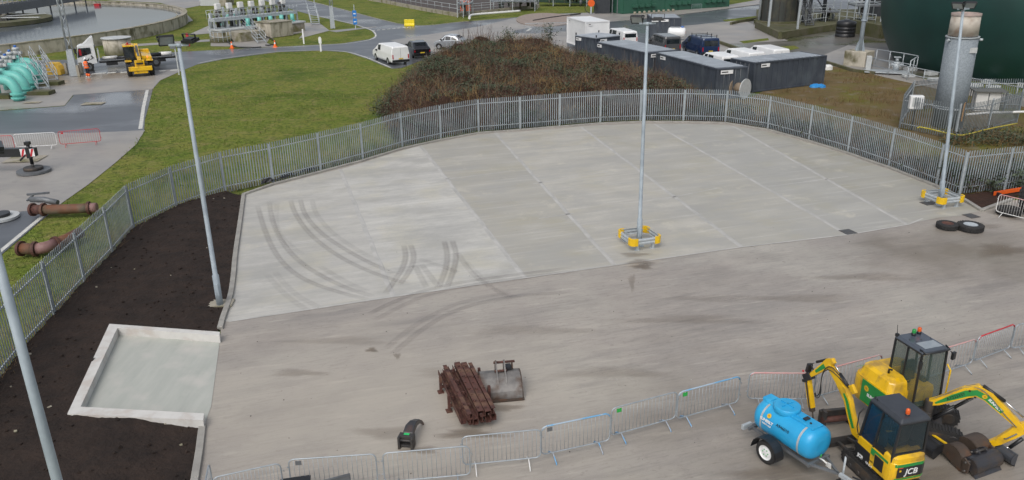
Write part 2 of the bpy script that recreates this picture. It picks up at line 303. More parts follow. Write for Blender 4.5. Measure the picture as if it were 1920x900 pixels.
struct('concrete_hardstanding',MB().sheet(PX([(-300,254),(0,250),(170,248),(272,243),(255,270),(215,305),(165,345),(115,380),(92,396),(60,394),(0,398),(-300,402)]),-.032),m_apr)
struct('tarmac_track',MB().sheet(PX([(-300,402),(0,398),(60,394),(100,393),(70,418),(38,445),(0,478),(-60,520),(-300,600)]),-.036),m_tar)
lm=MB()
ribbon(lm,smooth(PX([(372,118),(420,108),(520,95.5),(600,93),(650,95.5),(690,108),(716,119),(732,126)])),.2,-.03)
ribbon(lm,smooth(PX([(480,90.5),(640,83),(694,75),(707,67),(699,56),(665,45),(594,28.5)])),.22,-.03)
ribbon(lm,PX([(276,168),(269,200),(263,241)]),.28,-.028); ribbon(lm,PX([(80,404),(0,470),(-60,520)]),.22,-.028)
for a in ((170,200,138,136),(200,219,136,135),(224,240,135.3,134.6),(280,292,133.2,132.6),(296,312,132.4,131.6),(318,334,131.3,130.5)):
    lm.sheet(PX([(a[0],a[2]+1.2),(a[1]-3,a[3]+1.2),(a[1],a[3]-1),(a[0]+3,a[2]-1)]),-.028)
for i in range(8):
    x=697+i*9.5; y=56.8-i*.9; lm.sheet(PX([(x,y+.8),(x+6,y+.3),(x+7,y-.7),(x+1,y-.2)]),-.028)
ribbon(lm,PX([(988,58),(996,52)]),.35,-.026)
struct('road_markings',lm,m_paint)
struct('road_concrete',MB().sheet(PX([(731,75),(790,66),(850,57),(905,48),(960,34),(1050,25.5),(1140,22.5),(1172,38),(1063,46),(1000,50),(965,58),(960,62),(1010,62),(1063,58),(1063,90),(860,110)]),-.036),m_apr2)
struct('tarmac_strip',MB().sheet(PX([(955,59),(998,50.5),(1063,49),(1063,56),(1010,60)]),-.031),m_tar)
struct('pavement',MB().sheet(PX([(1140,22),(1365,9),(1440,-4),(1440,6),(1300,24),(1178,38),(1120,36)]),-.03),m_apr2)
gi=[P(1020+52*math.cos(t)*(1.15 if math.cos(t)>0 else 1),37.5+12*math.sin(t)) for t in [2*PI*i/40 for i in range(40)]]
struct('gravel_island',MB().prism([(p.x,p.y) for p in gi],-.05,.12),mat('pink_gravel',(.30,.245,.21),(.23,.19,.165),scale=3,rough=.9,bump=.3))
struct('yard_concrete',MB().sheet(PX([(1250,100),(1262,50),(1392,37),(1430,52),(1478,76),(1352,82),(1400,95),(1440,110)]),-.034),m_apr2)
struct('wet_concrete',MB().sheet(PX([(1352,82),(1478,76),(1430,52),(1400,40),(1445,36),(1700,20),(1960,60),(1960,160),(1640,140),(1546,118),(1390,100)]),-.033),m_dark)
struct('wet_slabs',MB().sheet(PX([(1546,102),(1590,84),(1690,96),(1700,128),(1622,136),(1552,122)]),-.028),m_apr2)
struct('grass_verge',MB().sheet(PX([(1355,37),(1440,27),(1440,33),(1360,40)]),-.028).sheet(PX([(1386,77),(1440,71),(1442,75),(1395,81)]),-.026).sheet(PX([(1446,88),(1490,85),(1500,90),(1470,96),(1450,95)]),-.026),m_grass)
struct('rough_ground',MB().sheet(PX([(1330,150),(1400,185),(1540,120),(1640,138),(1760,158),(1960,190),(2300,240),(2300,380),(1799,366),(1756,349),(1667,314),(1590,287),(1517,264),(1440,243),(1360,230),(1281,228),(1330,190)]),-.03),m_rough)
# wide weathered yard slab, new slab bays, joints
yard=[(362,960),(383,798),(412,640),(415,606),(432,560),(447,470),(458,364),(512,347),(601,324),(680,303),(754,280),(826,264),(897,251),(975,245),(1049,239),(1125,233),(1200,230),(1281,230),(1360,232),(1440,245),(1517,266),(1590,289),(1667,316),(1756,351),(1798,370),(1840,397),(1895,376),(2300,345),(3200,960),(1500,1500),(300,1500)]
struct('yard_surface',MB().sheet(PX(yard),0),m_yard)
bot=[(430,603),(741,556),(987,521),(1155,497),(1393,463),(1592,440),(1703,421)]
tops=[[(416,603),(432,560),(440,500),(447,470),(458,366),(512,349),(601,326),(640,317)],[(640,317),(680,305),(754,282),(790,273)],[(790,273),(826,266),(897,253),(930,249)],[(930,249),(975,247),(1049,241),(1090,237)],[(1090,237),(1125,235),(1200,232),(1228,232)],[(1228,232),(1281,232),(1360,234),(1375,236)],[(1375,236),(1440,247),(1517,268),(1590,291),(1667,318),(1756,353),(1790,370),(1836,395.5),(1800,405),(1760,408),(1720,416)]]
tints=[(.98,.98,.97),(1.03,1.035,1.03),(.80,.785,.735),(.90,.885,.84),(.81,.80,.755),(.76,.765,.75),(.70,.695,.65)]
sm_=MB(); cols=[]
for i,t in enumerate(tops):
    b=[bot[i+1],bot[i]] if i<6 else [bot[6]]
    sm_.sheet(PX(t+b),.005); cols.append(tints[i])
    pass
# lighter patch by the far right joint
so_=sm_.build('concrete_slab',m_slab); tag(so_,kind='structure')
ca=so_.data.color_attributes.new('tint','FLOAT_COLOR','CORNER')
for pi,p in enumerate(so_.data.polygons):
    for li in p.loop_indices: ca.data[li].color=(*cols[pi],1)
jm=MB()
for a,b in (((640,317),(741,556)),((790,273),(987,521)),((930,249),(1155,497)),((1090,237),(1393,463)),((1228,232),(1592,440)),((1375,236),(1703,421))):
    p,q=P(*a),P(*b); d=(q-p).normalized(); n=Vector((-d.y,d.x,0))
    k=24; pts=[p+(q-p)*i/k+n*.02*math.sin(i*1.7+a[0]) for i in range(k+1)]
    ribbon(jm,[x-n*.10 for x in pts],.16,.009,0); ribbon(jm,[x+n*.02 for x in pts],.05,.009,1)
ribbon(jm,PX(bot+[(1730,410)]),.10,.0115,0)
for a,b in (((495,376.5),(632,361.5)),((835,336),(958,321)),((480,468),(640,446)),((1000,345),(1140,322)),((1250,372),(1345,353)),((1440,350),(1590,331)),((1010,410),(1075,400))):
    ribbon(jm,PX([a,b]),.09,.009,0)
struct('slab_joints',jm,[m_joint,m_crack])
# tyre marks worn onto the slab
tm=mat('tyre_mark_rubber',(.25,.225,.21),(.21,.19,.18),scale=2,rough=.6)
t_=tm.node_tree; b_=t_.nodes['Principled BSDF']
uv=t_.nodes.new('ShaderNodeAttribute'); uv.attribute_name='wear'; nn=t_.nodes.new('ShaderNodeTexNoise'); nn.inputs['Scale'].default_value=.7; nn.inputs['Detail'].default_value=6
tc_=t_.nodes.new('ShaderNodeTexCoord'); t_.links.new(tc_.outputs['Object'],nn.inputs[0])
mr_=t_.nodes.new('ShaderNodeMapRange'); mr_.inputs[1].default_value=.35; mr_.inputs[2].default_value=.65; mr_.inputs[3].default_value=.7; t_.links.new(nn.outputs[0],mr_.inputs[0])
mm=t_.nodes.new('ShaderNodeMath'); mm.operation='MULTIPLY'; t_.links.new(uv.outputs['Fac'],mm.inputs[0]); t_.links.new(mr_.outputs[0],mm.inputs[1]); t_.links.new(mm.outputs[0],b_.inputs['Alpha'])
marks=[([(483,385),(492,420),(512,470),(540,505),(580,530),(640,550),(690,562)],.5),([(505,378),(510,415),(530,458),(565,495),(610,522),(660,545),(700,555)],.5),([(545,375),(552,400),(580,440),(625,475),(670,500),(720,520),(765,532)],.5),
([(563,373),(570,402),(600,437),(645,467),(690,492),(745,516)],.5),([(585,374),(592,402),(620,435),(660,463),(700,486)],.25),([(520,380),(516,420),(530,450),(570,480)],.2),([(757,460),(762,480),(755,505),(738,530),(722,552)],.55),([(770,459),(778,483),(768,510),(748,535)],.55),
([(833,452),(840,480),(835,510),(822,540)],.6),([(848,451),(857,478),(850,510),(838,540)],.65),([(858,474),(880,508),(905,530),(960,562)],.35),([(873,490),(900,520),(935,548),(975,560)],.22),([(778,498),(800,540)],.35),([(790,496),(822,538)],.35),
([(690,590),(740,565),(800,543),(880,527),(985,513),(1075,502)],.5),([(700,602),(760,570),(810,550),(890,533),(995,519),(1090,508)],.35),([(735,665),(790,618),(850,583),(920,563),(1000,552),(1080,548)],.42),([(722,655),(770,615),(835,577),(900,558),(960,548)],.3),
([(500,515),(535,555),(580,585)],.2),([(515,510),(548,550),(600,578)],.2),([(785,486),(830,500),(860,512)],.3),([(600,500),(650,530),(690,548)],.25)]
mv=MB(); wear=[]
for l,a in marks:
    c=smooth(PX(l),3); n=len(c)
    for off,wr in ((-.2,0),(-.10,.8),(0,.7),(.10,.95),(.19,0)):
        for i,p in enumerate(c):
            d=(c[min(i+1,n-1)]-c[max(i-1,0)]).normalized(); q=p+Vector((-d.y,d.x,0))*off*.85
            mv.v.append((q.x,q.y,.014+.0004*(marks.index((l,a))))); e=min(1,i/(n*.12),(n-1-i)/(n*.2)); wear.append(a*.5*wr*max(0,e))
    o=len(mv.v)-5*n
    for k in range(4):
        for i in range(n-1): mv.f.append((o+k*n+i,o+k*n+i+1,o+(k+1)*n+i+1,o+(k+1)*n+i)); mv.m.append(0); mv.sm.append(False)
to_=struct('tyre_marks',mv,tm); at=to_.data.attributes.new('wear','FLOAT','POINT'); at.data.foreach_set('value',wear)
# stains (oil patches and rust wash) of their own shape
sm2=mat('stain_brown',(.17,.12,.07),(.13,.1,.07),scale=2,rough=.5)
t_=sm2.node_tree; b_=t_.nodes['Principled BSDF']; uv=t_.nodes.new('ShaderNodeAttribute'); uv.attribute_name='wear'; t_.links.new(uv.outputs['Fac'],b_.inputs['Alpha'])
mv=MB(); wear=[]
for (x,y,rx,ry,a) in ((1300,600,150,10,.16),(1500,560,120,9,.18),(1000,620,140,10,.13),(1620,520,110,8,.2),(850,700,90,10,.15),(1150,700,130,12,.15),(1205,500,22,7,.45),(1200,492,30,6,.3),(697,657,13,5,.5),(745,668,8,6,.35),(1185,530,7,18,.25),(1880,470,60,14,.35),(1830,425,50,10,.25),(1895,400,40,12,.4),(560,700,60,8,.2),(720,812,60,14,.2),(1450,890,90,20,.3),(790,845,40,8,.35),(880,815,70,10,.4),(945,765,40,8,.35),(1190,478,34,5,.3),(1330,560,90,8,.12),(640,640,110,9,.14),(1560,830,60,16,.25),(1700,900,120,30,.3)):
    n=20; c=P(x,y); o=len(mv.v); mv.v.append((c.x,c.y,.02)); wear.append(a)
    for rr,wv in ((.55,a*.8),(1,0)):
        for i in range(n):
            t=2*PI*i/n; k=1+.25*math.sin(3*t+x)+.12*math.sin(7*t+y); p=P(x+rx*rr*math.cos(t)*k,y+ry*rr*math.sin(t)*k); mv.v.append((p.x,p.y,.02)); wear.append(wv)
    for i in range(n):
        j=(i+1)%n; mv.f.append((o,o+1+j,o+1+i)); mv.f.append((o+1+i,o+1+j,o+1+n+j,o+1+n+i)); mv.m+=[0,0]; mv.sm+=[False,False]
st=struct('surface_stains',mv,sm2); at=st.data.attributes.new('wear','FLOAT','POINT'); at.data.foreach_set('value',wear)
# small debris on the yard
db=MB()
for i in range(260):
    x=random.uniform(-9,26);y=random.uniform(17,36); s=random.choice((.006,.008,.011,.016)); db.box((x,y,s*.4),(s*2,s*1.3,s),rz=random.random()*3,m=random.choice((0,0,1)))
tag(db.build('loose_chippings',[m_dgrey,m_joint]),kind='stuff')
# kerbs
def kerbline(name,pts,wd=.15,h=.12,z0=-.02,mt=None,step=.9):
    mb=MB(); pts=[Vector((p[0],p[1],0)) for p in pts]
    for a,b in zip(pts,pts[1:]):
        L=(b-a).length;k=max(1,round(L/step)); d=(b-a)/k
        for i in range(k):
            p=a+d*i;q=a+d*(i+1)-d.normalized()*.008; hh=h+random.uniform(-.006,.006); mb.bar((p.x,p.y,(z0+hh)/2),(q.x,q.y,(z0+hh)/2),wd,hh-z0)
    return tag(mb.build(name,mt or m_kerb,bevel=.012),kind='structure')
kerbline('slab_kerb',smooth(PX([(413,618),(418,598),(432,562),(438,520),(441,480),(450,420),(457,366)]),1)+[P(512,346.5),P(601,323.5),P(680,302.5),P(754,279.5),P(826,263.5),P(897,250.5),P(975,244.5),P(1049,238.5),P(1125,232.5),P(1200,229.5),P(1281,229.5),P(1360,231.5),P(1440,244.5),P(1517,265.5),P(1590,288.5),P(1667,315.5),P(1756,350.5),P(1797,369),P(1840,396),P(1897,375)],.2,.11)
kerbline('bed_kerb',PX([(380,800),(374,850),(366,900),(355,960)]),.2,.1)
ke=MB(); ribbon(ke,smooth(PX([(955,33.6),(855,41.6),(805,47.6),(760,47.6),(700,33),(640,17),(575,1)]),1),.35,-.02); struct('road_kerb',ke,m_kerb)
kerbline('pavement_kerb',PX([(1440,6),(1300,24),(1178,38)]),.3,.06,step=3)
# concrete drainage bay cut into the soil
BL,BR,NL,NR=P(205,607,.3),P(412,622,.3),P(126,776,.3),P(381,788,.3); iBL,iBR,iNL,iNR=P(220,614.5,.3),P(411.5,629,.3),P(151,762.5,.3),P(382.5,775,.3)
b=MB(); xy=lambda *a:[(p.x,p.y) for p in a]
b.prism(xy(BL,BR,iBR,iBL),-.05,.3); b.prism(xy(BL,iBL,iNL,NL),-.05,.299); b.prism(xy(iNL,iNR,NR,NL),-.05,.301)
bay=thing('drainage_bay','shallow concrete bay with raised white edges cut into the dark soil','concrete bay',(iNL.x,iNL.y,0))
def rel(mb,o): mb.v=[tuple(Vector(v)-Vector(o)) for v in mb.v]; return mb
rel(b,bay.location).build('upstand',m_bayw,bay,bevel=.012)
rel(MB().sheet([iBL,P(412,642),P(396,762),iNR,iNL],.012),bay.location).build('floor',m_bay,bay)
# soil bed
def inpoly(x,y,pl):
    c=False;n=len(pl)
    for i in range(n):
        a=pl[i];b_=pl[i-1]
        if (a[1]>y)!=(b_[1]>y) and x<(b_[0]-a[0])*(y-a[1])/(b_[1]-a[1])+a[0]: c=not c
    return c
def pdist(x,y,pl,closed=True):
    best=9e9;n=len(pl)
    for i in range(n if closed else n-1):
        ax,ay=pl[i][0],pl[i][1];bx,by=pl[(i+1)%n][0],pl[(i+1)%n][1];dx,dy=bx-ax,by-ay
        t=max(0,min(1,((x-ax)*dx+(y-ay)*dy)/(dx*dx+dy*dy+1e-9))); d=(x-ax-t*dx)**2+(y-ay-t*dy)**2
        if d<best: best=d
    return math.sqrt(best)
FEET=[(-110,860),(-20,745),(40,668),(104,597),(160,535),(212,480),(251,435),(331,394),(422,362),(512,343),(601,320),(680,299),(754,276),(826,260),(897,247),(975,241),(1049,235),(1125,229),(1200,226),(1281,226),(1360,228),(1440,241),(1517,262),(1590,285),(1667,312),(1756,347),(1799,364),(1882,355),(1965,348),(2050,341)]
FW=PX(FEET)
kx=PX([(413,618),(432,562),(441,480),(457,366)]); kb=PX([(340,1050),(366,900),(380,800)])
soil=[(p.x,p.y) for p in (kb+kx+[FW[8],FW[7],FW[6],FW[5],FW[4],FW[3],FW[2],FW[1],FW[0],P(-200,1100)])]
bayp=xy(BL,BR,P(413,640),P(398,780),NR,NL); kl=[(p.x,p.y) for p in kb+kx]
fl=[(p.x,p.y) for p in FW[:9]]
def grid(poly,step,hf,hole=None):
    xs=[p[0] for p in poly];ys=[p[1] for p in poly]; mb=MB(); idx={}
    x0,y0=min(xs),min(ys); nx=int((max(xs)-x0)/step)+2;ny=int((max(ys)-y0)/step)+2
    ins={}
    for i in range(nx):
        for j in range(ny):
            x=x0+i*step;y=y0+j*step; ins[i,j]=inpoly(x,y,poly) and not(hole and inpoly(x,y,hole))
    for i in range(nx-1):
        for j in range(ny-1):
            q=[(i,j),(i+1,j),(i+1,j+1),(i,j+1)]
            if all(ins[a] for a in q):
                f=[]
                for a in q:
                    if a not in idx: x=x0+a[0]*step;y=y0+a[1]*step; idx[a]=len(mb.v); mb.v.append((x,y,hf(x,y)))
                    f.append(idx[a])
                mb.f.append(tuple(f));mb.m.append(0);mb.sm.append(True)
    return mb
def soilh(x,y):
    d=pdist(x,y,kl,False); s=min(1,max(0,(d-.1)/2.2)); s=s*s*(3-2*s)
    return .04+.22*s+.05*noise.noise((x*.9,y*.9,0))*s+.035*noise.noise((x*3,y*3,1))+.03*noise.noise((x*8,y*8,4))
soilx=[(x+(.12 if 0 else 0),y) for x,y in soil]
so2=grid(soilx,.1,soilh,xy(BL+Vector((.08,-.08,0)),BR+Vector((.1,-.08,0)),P(425,640),P(405,790),NR+Vector((0,.1,0)),NL+Vector((.1,.08,0)))).build('soil_bed',m_soil); tag(so2,kind='structure')
# soil clods and pale stones
cl=MB()
for i in range(700):
    x=random.uniform(-18,-8.5);y=random.uniform(15,41.5)
    if not inpoly(x,y,soil) or inpoly(x,y,bayp): continue
    s=random.uniform(.015,.05); near=pdist(x,y,fl,False)
    pale=random.random()<(.25 if near<.8 else .015)
    cl.box((x,y,soilh(x,y)+s*.3),(s*2,s*1.5,s*1.2),rz=random.random()*3,ry=random.random(),m=1 if pale else 0)
tag(cl.build('soil_clods_and_stones',[m_soil,m_stain]),kind='stuff')
struct('small_soil_bed',grid([(p.x,p.y) for p in PX([(1797,368),(1840,394),(1893,374),(1970,352),(1880,357),(1800,366)])],.12,lambda x,y:.06+.03*noise.noise((x*4,y*4,0))),m_soil2)
# ================= palisade fence =================
def palisade(name,label,pts,h,post_h,mt,spacing=.155,z=0,group=None,inner=1):
    o=thing(name,label,'palisade fence',(pts[0].x,pts[0].y,z),group=group); O=Vector((pts[0].x,pts[0].y,0))
    for a,b_ in zip(pts,pts[1:]):
        a=a-O;b_=b_-O; d=b_-a; L=d.length; d.normalize(); n=Vector((-d.y,d.x,0))*inner; k=max(2,int(L/spacing)); mb=MB()
        a0=a+d*.05;b0=b_-d*.05
        for zz in (.38,h-.38):
            mb.bar((a0.x,a0.y,zz),(b0.x,b0.y,zz),.05,.05,m=1)
        for i in range(k):
            c=a+d*(L*(i+.5)/k)+n*.045; w_=.034; t=.010; lean=random.uniform(-.006,.006); hh=h+random.uniform(-.012,.012)
            l=c-d*w_;r_=c+d*w_; mid=c+n*.016
            vs=[(l.x,l.y,.05),(mid.x,mid.y,.05),(r_.x,r_.y,.05),(l.x+lean,l.y,hh-.06),(mid.x+lean,mid.y,hh),(r_.x+lean,r_.y,hh-.06)]
            q=-n*t
            vs+=[(x+q.x,y+q.y,zz) for x,y,zz in vs]
            mb.add(vs,[(0,1,4,3),(1,2,5,4),(7,6,9,10),(8,7,10,11),(0,3,9,6),(2,8,11,5),(3,4,10,9),(4,5,11,10),(0,6,7,1),(1,7,8,2)])
        mb.build('palisade_panel',[mt,m_galv],o)
    for p in pts:
        p=p-O; d=(pts[1]-pts[0]).normalized() if p.length<.1 else p.normalized()
        MB().box((p.x,p.y,post_h/2),(.1,.055,post_h),rz=math.atan2(d.y,d.x)).box((p.x,p.y,post_h/2),(.02,.12,post_h-.002),rz=math.atan2(d.y,d.x)).build('fence_post',m_galv,o)
    return o
palisade('palisade_fence','long curved grey steel palisade fence running all round the concrete yard',FW,2.42,2.3,m_pale,inner=-1)
# ================= vegetation =================
m_twig=mat('bramble_twig_brown',(.17,.105,.075),(.11,.068,.05),scale=.9,rough=.9,c3=(.17,.11,.07),s3=.3,spec=.2)
m_straw=mat('dry_straw',(.27,.185,.085),(.2,.13,.06),scale=.8,rough=.9,spec=.2); m_twg=mat('grey_twig',(.16,.135,.12),(.12,.1,.09),rough=.9,spec=.2)
m_leaf=mat('bramble_leaf',(.04,.066,.030),(.058,.08,.04),scale=1.2,rough=.6,c3=(.055,.05,.025),s3=.6); m_gb=mat('grass_blade',(.12,.19,.03),(.17,.2,.045),scale=.6,rough=.8,c3=(.2,.17,.07),s3=.35,spec=.2)
m_mound=mat('mound_litter',(.05,.028,.02),(.035,.022,.015),scale=1.5,rough=.95,bump=.5,spec=.1)
def twig(mb,p,L,az,el,wd,m,seg_=3,droop=.5):
    pts=[];d=Vector((math.cos(az)*math.cos(el),math.sin(az)*math.cos(el),math.sin(el))); q=Vector(p)
    for i in range(seg_+1):
        pts.append(q.copy()); q=q+d*L/seg_; d.z-=droop/seg_; d.normalize()
    s=Vector((-math.sin(az),math.cos(az),0))
    a=random.random()*PI; s=s*math.cos(a)+Vector((0,0,1))*math.sin(a)*.6
    o=len(mb.v)
    for i,q in enumerate(pts):
        w_=wd*(1-.75*i/seg_)/2; mb.v.append(tuple(q-s*w_));mb.v.append(tuple(q+s*w_))
    for i in range(seg_): mb.f.append((o+2*i,o+2*i+1,o+2*i+3,o+2*i+2)); mb.m.append(m); mb.sm.append(False)
    return pts
def leaf(mb,p,s,m):
    n=Vector((random.gauss(0,.6),random.gauss(0,.6),1)).normalized(); a=n.orthogonal().normalized(); t=random.random()*6.3; a=Matrix.Rotation(t,3,n)@a; b=n.cross(a)
    p=Vector(p); mb.add([p-a*s,p-b*s*.6,p+a*s,p+b*s*.6],[(0,1,2,3)],m)
MP=[P(703,208),P(735,168),P(790,124),P(842,106),P(880,99),P(935,95),P(1000,93),P(1055,97),Vector((7.2,89,0)),Vector((9.0,84.5,0)),Vector((13.4,75.5,0)),Vector((16.6,66.5,0)),P(1352,200),P(1340,215)]
fo=[]
for i in range(20,9,-1):
    d=(FW[i+1]-FW[i-1]).normalized(); fo.append(FW[i]+Vector((-d.y,d.x,0))*.5)
MPp=[(p.x,p.y) for p in MP+fo[0:9]]
front=[(p.x,p.y) for p in fo]
def mh(x,y):
    d=pdist(x,y,MPp); s=min(1,d/3.4); s=s*s*(3-2*s)
    return 1.45*s+.7*(noise.noise((x*.28,y*.28,3))*.5+.35)*min(1,d/2.5)+(.5*noise.noise((x*.9,y*.9,7))+.5*noise.noise((x*.45,y*.45,17)))*min(1,d/1.5)
tag(grid(MPp,.4,mh).build('mound',m_mound),kind='structure')
veg=MB()
xs=[p[0] for p in MPp];ys=[p[1] for p in MPp]
cnt=0
while cnt<23000:
    x=random.uniform(min(xs),max(xs));y=random.uniform(min(ys),max(ys))
    if y>80 and random.random()<.3: continue
    if not inpoly(x,y,MPp): continue
    cnt+=1; z=mh(x,y); gn=noise.noise((x*.22,y*.22,11))+.5*noise.noise((x*.8,y*.8,12)); sn=noise.noise((x*.15,y*.3,21))
    lump=.45*max(0,noise.noise((x*.6,y*.6,5)))
    if gn>.06 and y<92:
        for k in range(4): leaf(veg,(x+random.gauss(0,.35),y+random.gauss(0,.35),z+lump+random.uniform(.05,.5)),random.uniform(.05,.10),2)
        if random.random()<.5: twig(veg,(x,y,z+.05),random.uniform(.5,1.0),random.random()*6.3,random.uniform(.5,1.4),.035,0)
    else:
        kf=1+2.0*max(0,noise.noise((x*.4,y*.4,31))); m_=1 if (sn>.22 or random.random()<.1) else (3 if random.random()<.13 else 0)
        twig(veg,(x,y,z-.05+lump*.6),kf*random.uniform(.35,1.0)*(1.8 if random.random()<.05 else 1),random.random()*6.3,random.uniform(.5,1.45),.032 if m_!=3 else .026,m_,droop=random.uniform(.2,1.1))
        if random.random()<.55: leaf(veg,(x,y,z+random.uniform(.1,.6)),random.uniform(.05,.09),2)
tag(veg.build('bramble_thicket',[m_twig,m_straw,m_leaf,m_twg]),kind='stuff')
fv=MB()
def along(i0,i1,n,fn):
    for _ in range(n):
        i=random.randint(i0,i1-1); a,b_=FW[i],FW[i+1]; t=random.random(); p=a+(b_-a)*t; d=(b_-a).normalized(); nn_=Vector((-d.y,d.x,0)); fn(p,nn_,i+t)
def f1(p,n,i):
    o=abs(random.gauss(0,1.1))+.12; q=p+n*o; g=noise.noise((q.x*.4,q.y*.4,2))
    if g>.0:
        for k in range(3): leaf(fv,(q.x+random.gauss(0,.12),q.y+random.gauss(0,.12),random.uniform(.1,1.5)*(.5+g)),random.uniform(.05,.11),2)
        twig(fv,(q.x,q.y,0),random.uniform(.6,1.5),random.random()*6.3,random.uniform(.7,1.5),.03,0)
    else: twig(fv,(q.x,q.y,0),random.uniform(.4,1.3),random.random()*6.3,random.uniform(.6,1.5),.03,random.choice((0,0,1,3)))
along(14,26,9500,f1)
for _ in range(2600):
    i=random.randint(0,11); a,b_=Vector((*MPp[i],0)),Vector((*MPp[i+1],0)); t=random.random(); p=a+(b_-a)*t; q=p+Vector((random.gauss(0,.7),random.gauss(0,.7),0))
    twig(fv,(q.x,q.y,0),random.uniform(.3,.9),random.random()*6.3,random.uniform(.6,1.5),.03,random.choice((0,0,0,1,3)))
    if random.random()<.4: leaf(fv,(q.x,q.y,random.uniform(.1,.5)),.07,2)
def f2(p,n,i):
    q=p+n*(abs(random.gauss(0,.5))+.1); twig(fv,(q.x,q.y,0),random.uniform(.2,.7)*(1.5 if random.random()<.08 else 1),random.random()*6.3,random.uniform(.6,1.5),.025,random.choice((0,1,1,3)))
    if random.random()<.25: leaf(fv,(q.x,q.y,random.uniform(.05,.7)),.06,2)
along(9,14,1500,f2)
def f3(p,n,i):
    q=p+n*(random.gauss(.1,.2)); twig(fv,(q.x,q.y,.05),random.uniform(.15,.5)*(2.2 if random.random()<.06 else 1),random.random()*6.3,random.uniform(.6,1.5),.022,random.choice((1,1,3,0)))
along(0,9,2600,f3)
def f4(p,n,i):
    q=p+n*(abs(random.gauss(0,1.5))+.15)
    for k in range(3): leaf(fv,(q.x+random.gauss(0,.1),q.y+random.gauss(0,.1),random.uniform(.1,1.2)),random.uniform(.05,.1),2)
    twig(fv,(q.x,q.y,0),random.uniform(.4,1.4),random.random()*6.3,random.uniform(.6,1.5),.03,random.choice((0,0,1)))
along(26,29,1500,f4)
for _ in range(1200):
    q=P(random.uniform(1770,2000),random.uniform(250,275)); 
    for k in range(3): leaf(fv,(q.x+random.gauss(0,.2),q.y+random.gauss(0,.2),random.uniform(.05,.6)),random.uniform(.05,.1),2)
    twig(fv,(q.x,q.y,0),random.uniform(.4,1),random.random()*6.3,random.uniform(.5,1.5),.03,random.choice((0,1,1)))
tag(fv.build('fence_side_brambles',[m_twig,m_straw,m_leaf,m_twg]),kind='stuff')
# tussocks over the lawn and the rough ground
gt=MB(); lawn=[(p.x,p.y) for p in PX([(350,130),(285,168),(273,240),(220,304),(120,382),(40,446),(-40,520),(40,640),(104,585),(212,468),(331,386),(512,338),(680,294),(706,206),(735,168),(788,124),(735,129),(650,98),(520,98),(420,111)])]
xs=[p[0] for p in lawn];ys=[p[1] for p in lawn]; c=0
while c<15000:
    y=random.uniform(min(ys),72) if random.random()<.85 else random.uniform(60,max(ys)); x=random.uniform(min(xs),max(xs))
    if not inpoly(x,y,lawn): continue
    c+=1
    if noise.noise((x*.5,y*.5,1))<-.15: continue
    L=random.uniform(.10,.24)
    twig(gt,(x,y,-.07),L,random.random()*6.3,random.uniform(.5,1.4),.05,0,2,.6)
tag(gt.build('grass_tussocks',m_gb),kind='stuff')
rg=MB(); rp=[(p.x,p.y) for p in PX([(1440,180),(1560,130),(1700,150),(1690,235),(1640,285),(1517,250)])]; xs=[p[0] for p in rp];ys=[p[1] for p in rp]; c=0
while c<6000:
    x=random.uniform(min(xs),max(xs));y=random.uniform(min(ys),max(ys))
    if not inpoly(x,y,rp): continue
    c+=1
    if noise.noise((x*.3,y*.3,9))>.0: twig(rg,(x,y,-.03),random.uniform(.15,.5),random.random()*6.3,random.uniform(.7,1.5),.035,random.choice((0,1,1)),2,.5)
tag(rg.build('dry_grass_tussocks',[mat('rust_grass',(.16,.085,.035),(.12,.07,.03),rough=.9),mat('tan_grass',(.19,.13,.055),(.14,.1,.04),rough=.9)]),kind='stuff')
# bare saplings and an evergreen shrub on top of the mound
k=0
for (x,y,hh) in ((862,102,2.8),(874,101,3.4),(888,100,3.0),(902,99,3.6),(916,99,3.0),(930,98,2.4)):
    b0=P(x,y); z0=mh(b0.x,b0.y) if inpoly(b0.x,b0.y,MPp) else 0
    o=thing('bare_sapling',['slender bare grey sapling furthest left in the row on the mound','bare sapling second from the left in the row on the mound, a tall one','bare sapling third from the left in the row on the mound','tallest bare sapling, fourth from the left in the row on the mound','bare sapling fifth from the left in the row on the mound','short bare sapling at the right end of the row on the mound'][k],'sapling',(b0.x,b0.y,z0),group='bare saplings on the mound'); k+=1
    mb=MB()
    for s in range(3):
        a=random.random()*6.3; l=[Vector((0,0,-.1))]; 
        for i in range(4): l.append(l[-1]+Vector((math.cos(a)*.12+random.gauss(0,.06),math.sin(a)*.12+random.gauss(0,.06),hh/4*random.uniform(.8,1))))
        mb.tube(l,[.05,.04,.03,.02,.01],5)
        for i in range(1,5):
            for _ in range(3): twig(mb,l[i]-Vector((0,0,random.uniform(0,.5))),random.uniform(.4,.9),random.random()*6.3,1.0,.03,0,2,.1)
    mb.build('stem',m_twg,o)
def shrub(x,y,hh,label):
    b0=P(x,y); z0=mh(b0.x,b0.y) if inpoly(b0.x,b0.y,MPp) else 0
    o=thing('shrub',label,'shrub',(b0.x,b0.y,z0)); mb=MB(); lf=MB()
    for s in range(16):
        pts=twig(mb,(0,0,0),hh*random.uniform(.7,1.1),s*.7,random.uniform(.7,1.5),.05,0,4,.1)
        for q in pts[1:]:
            for _ in range(7): leaf(lf,q+Vector((random.gauss(0,.2),random.gauss(0,.2),random.gauss(0,.15))),random.uniform(.07,.13),0)
    mb.build('stem',m_twg,o); lf.build('foliage',mat('shrub_leaf',(.05,.075,.04),(.08,.1,.06),rough=.5),o)
shrub(1030,99,2.4,'pale green evergreen shrub standing on the mound near the white container')
shrub(955,98,1.8,'dark leafy shrub on the mound beside the bare saplings')
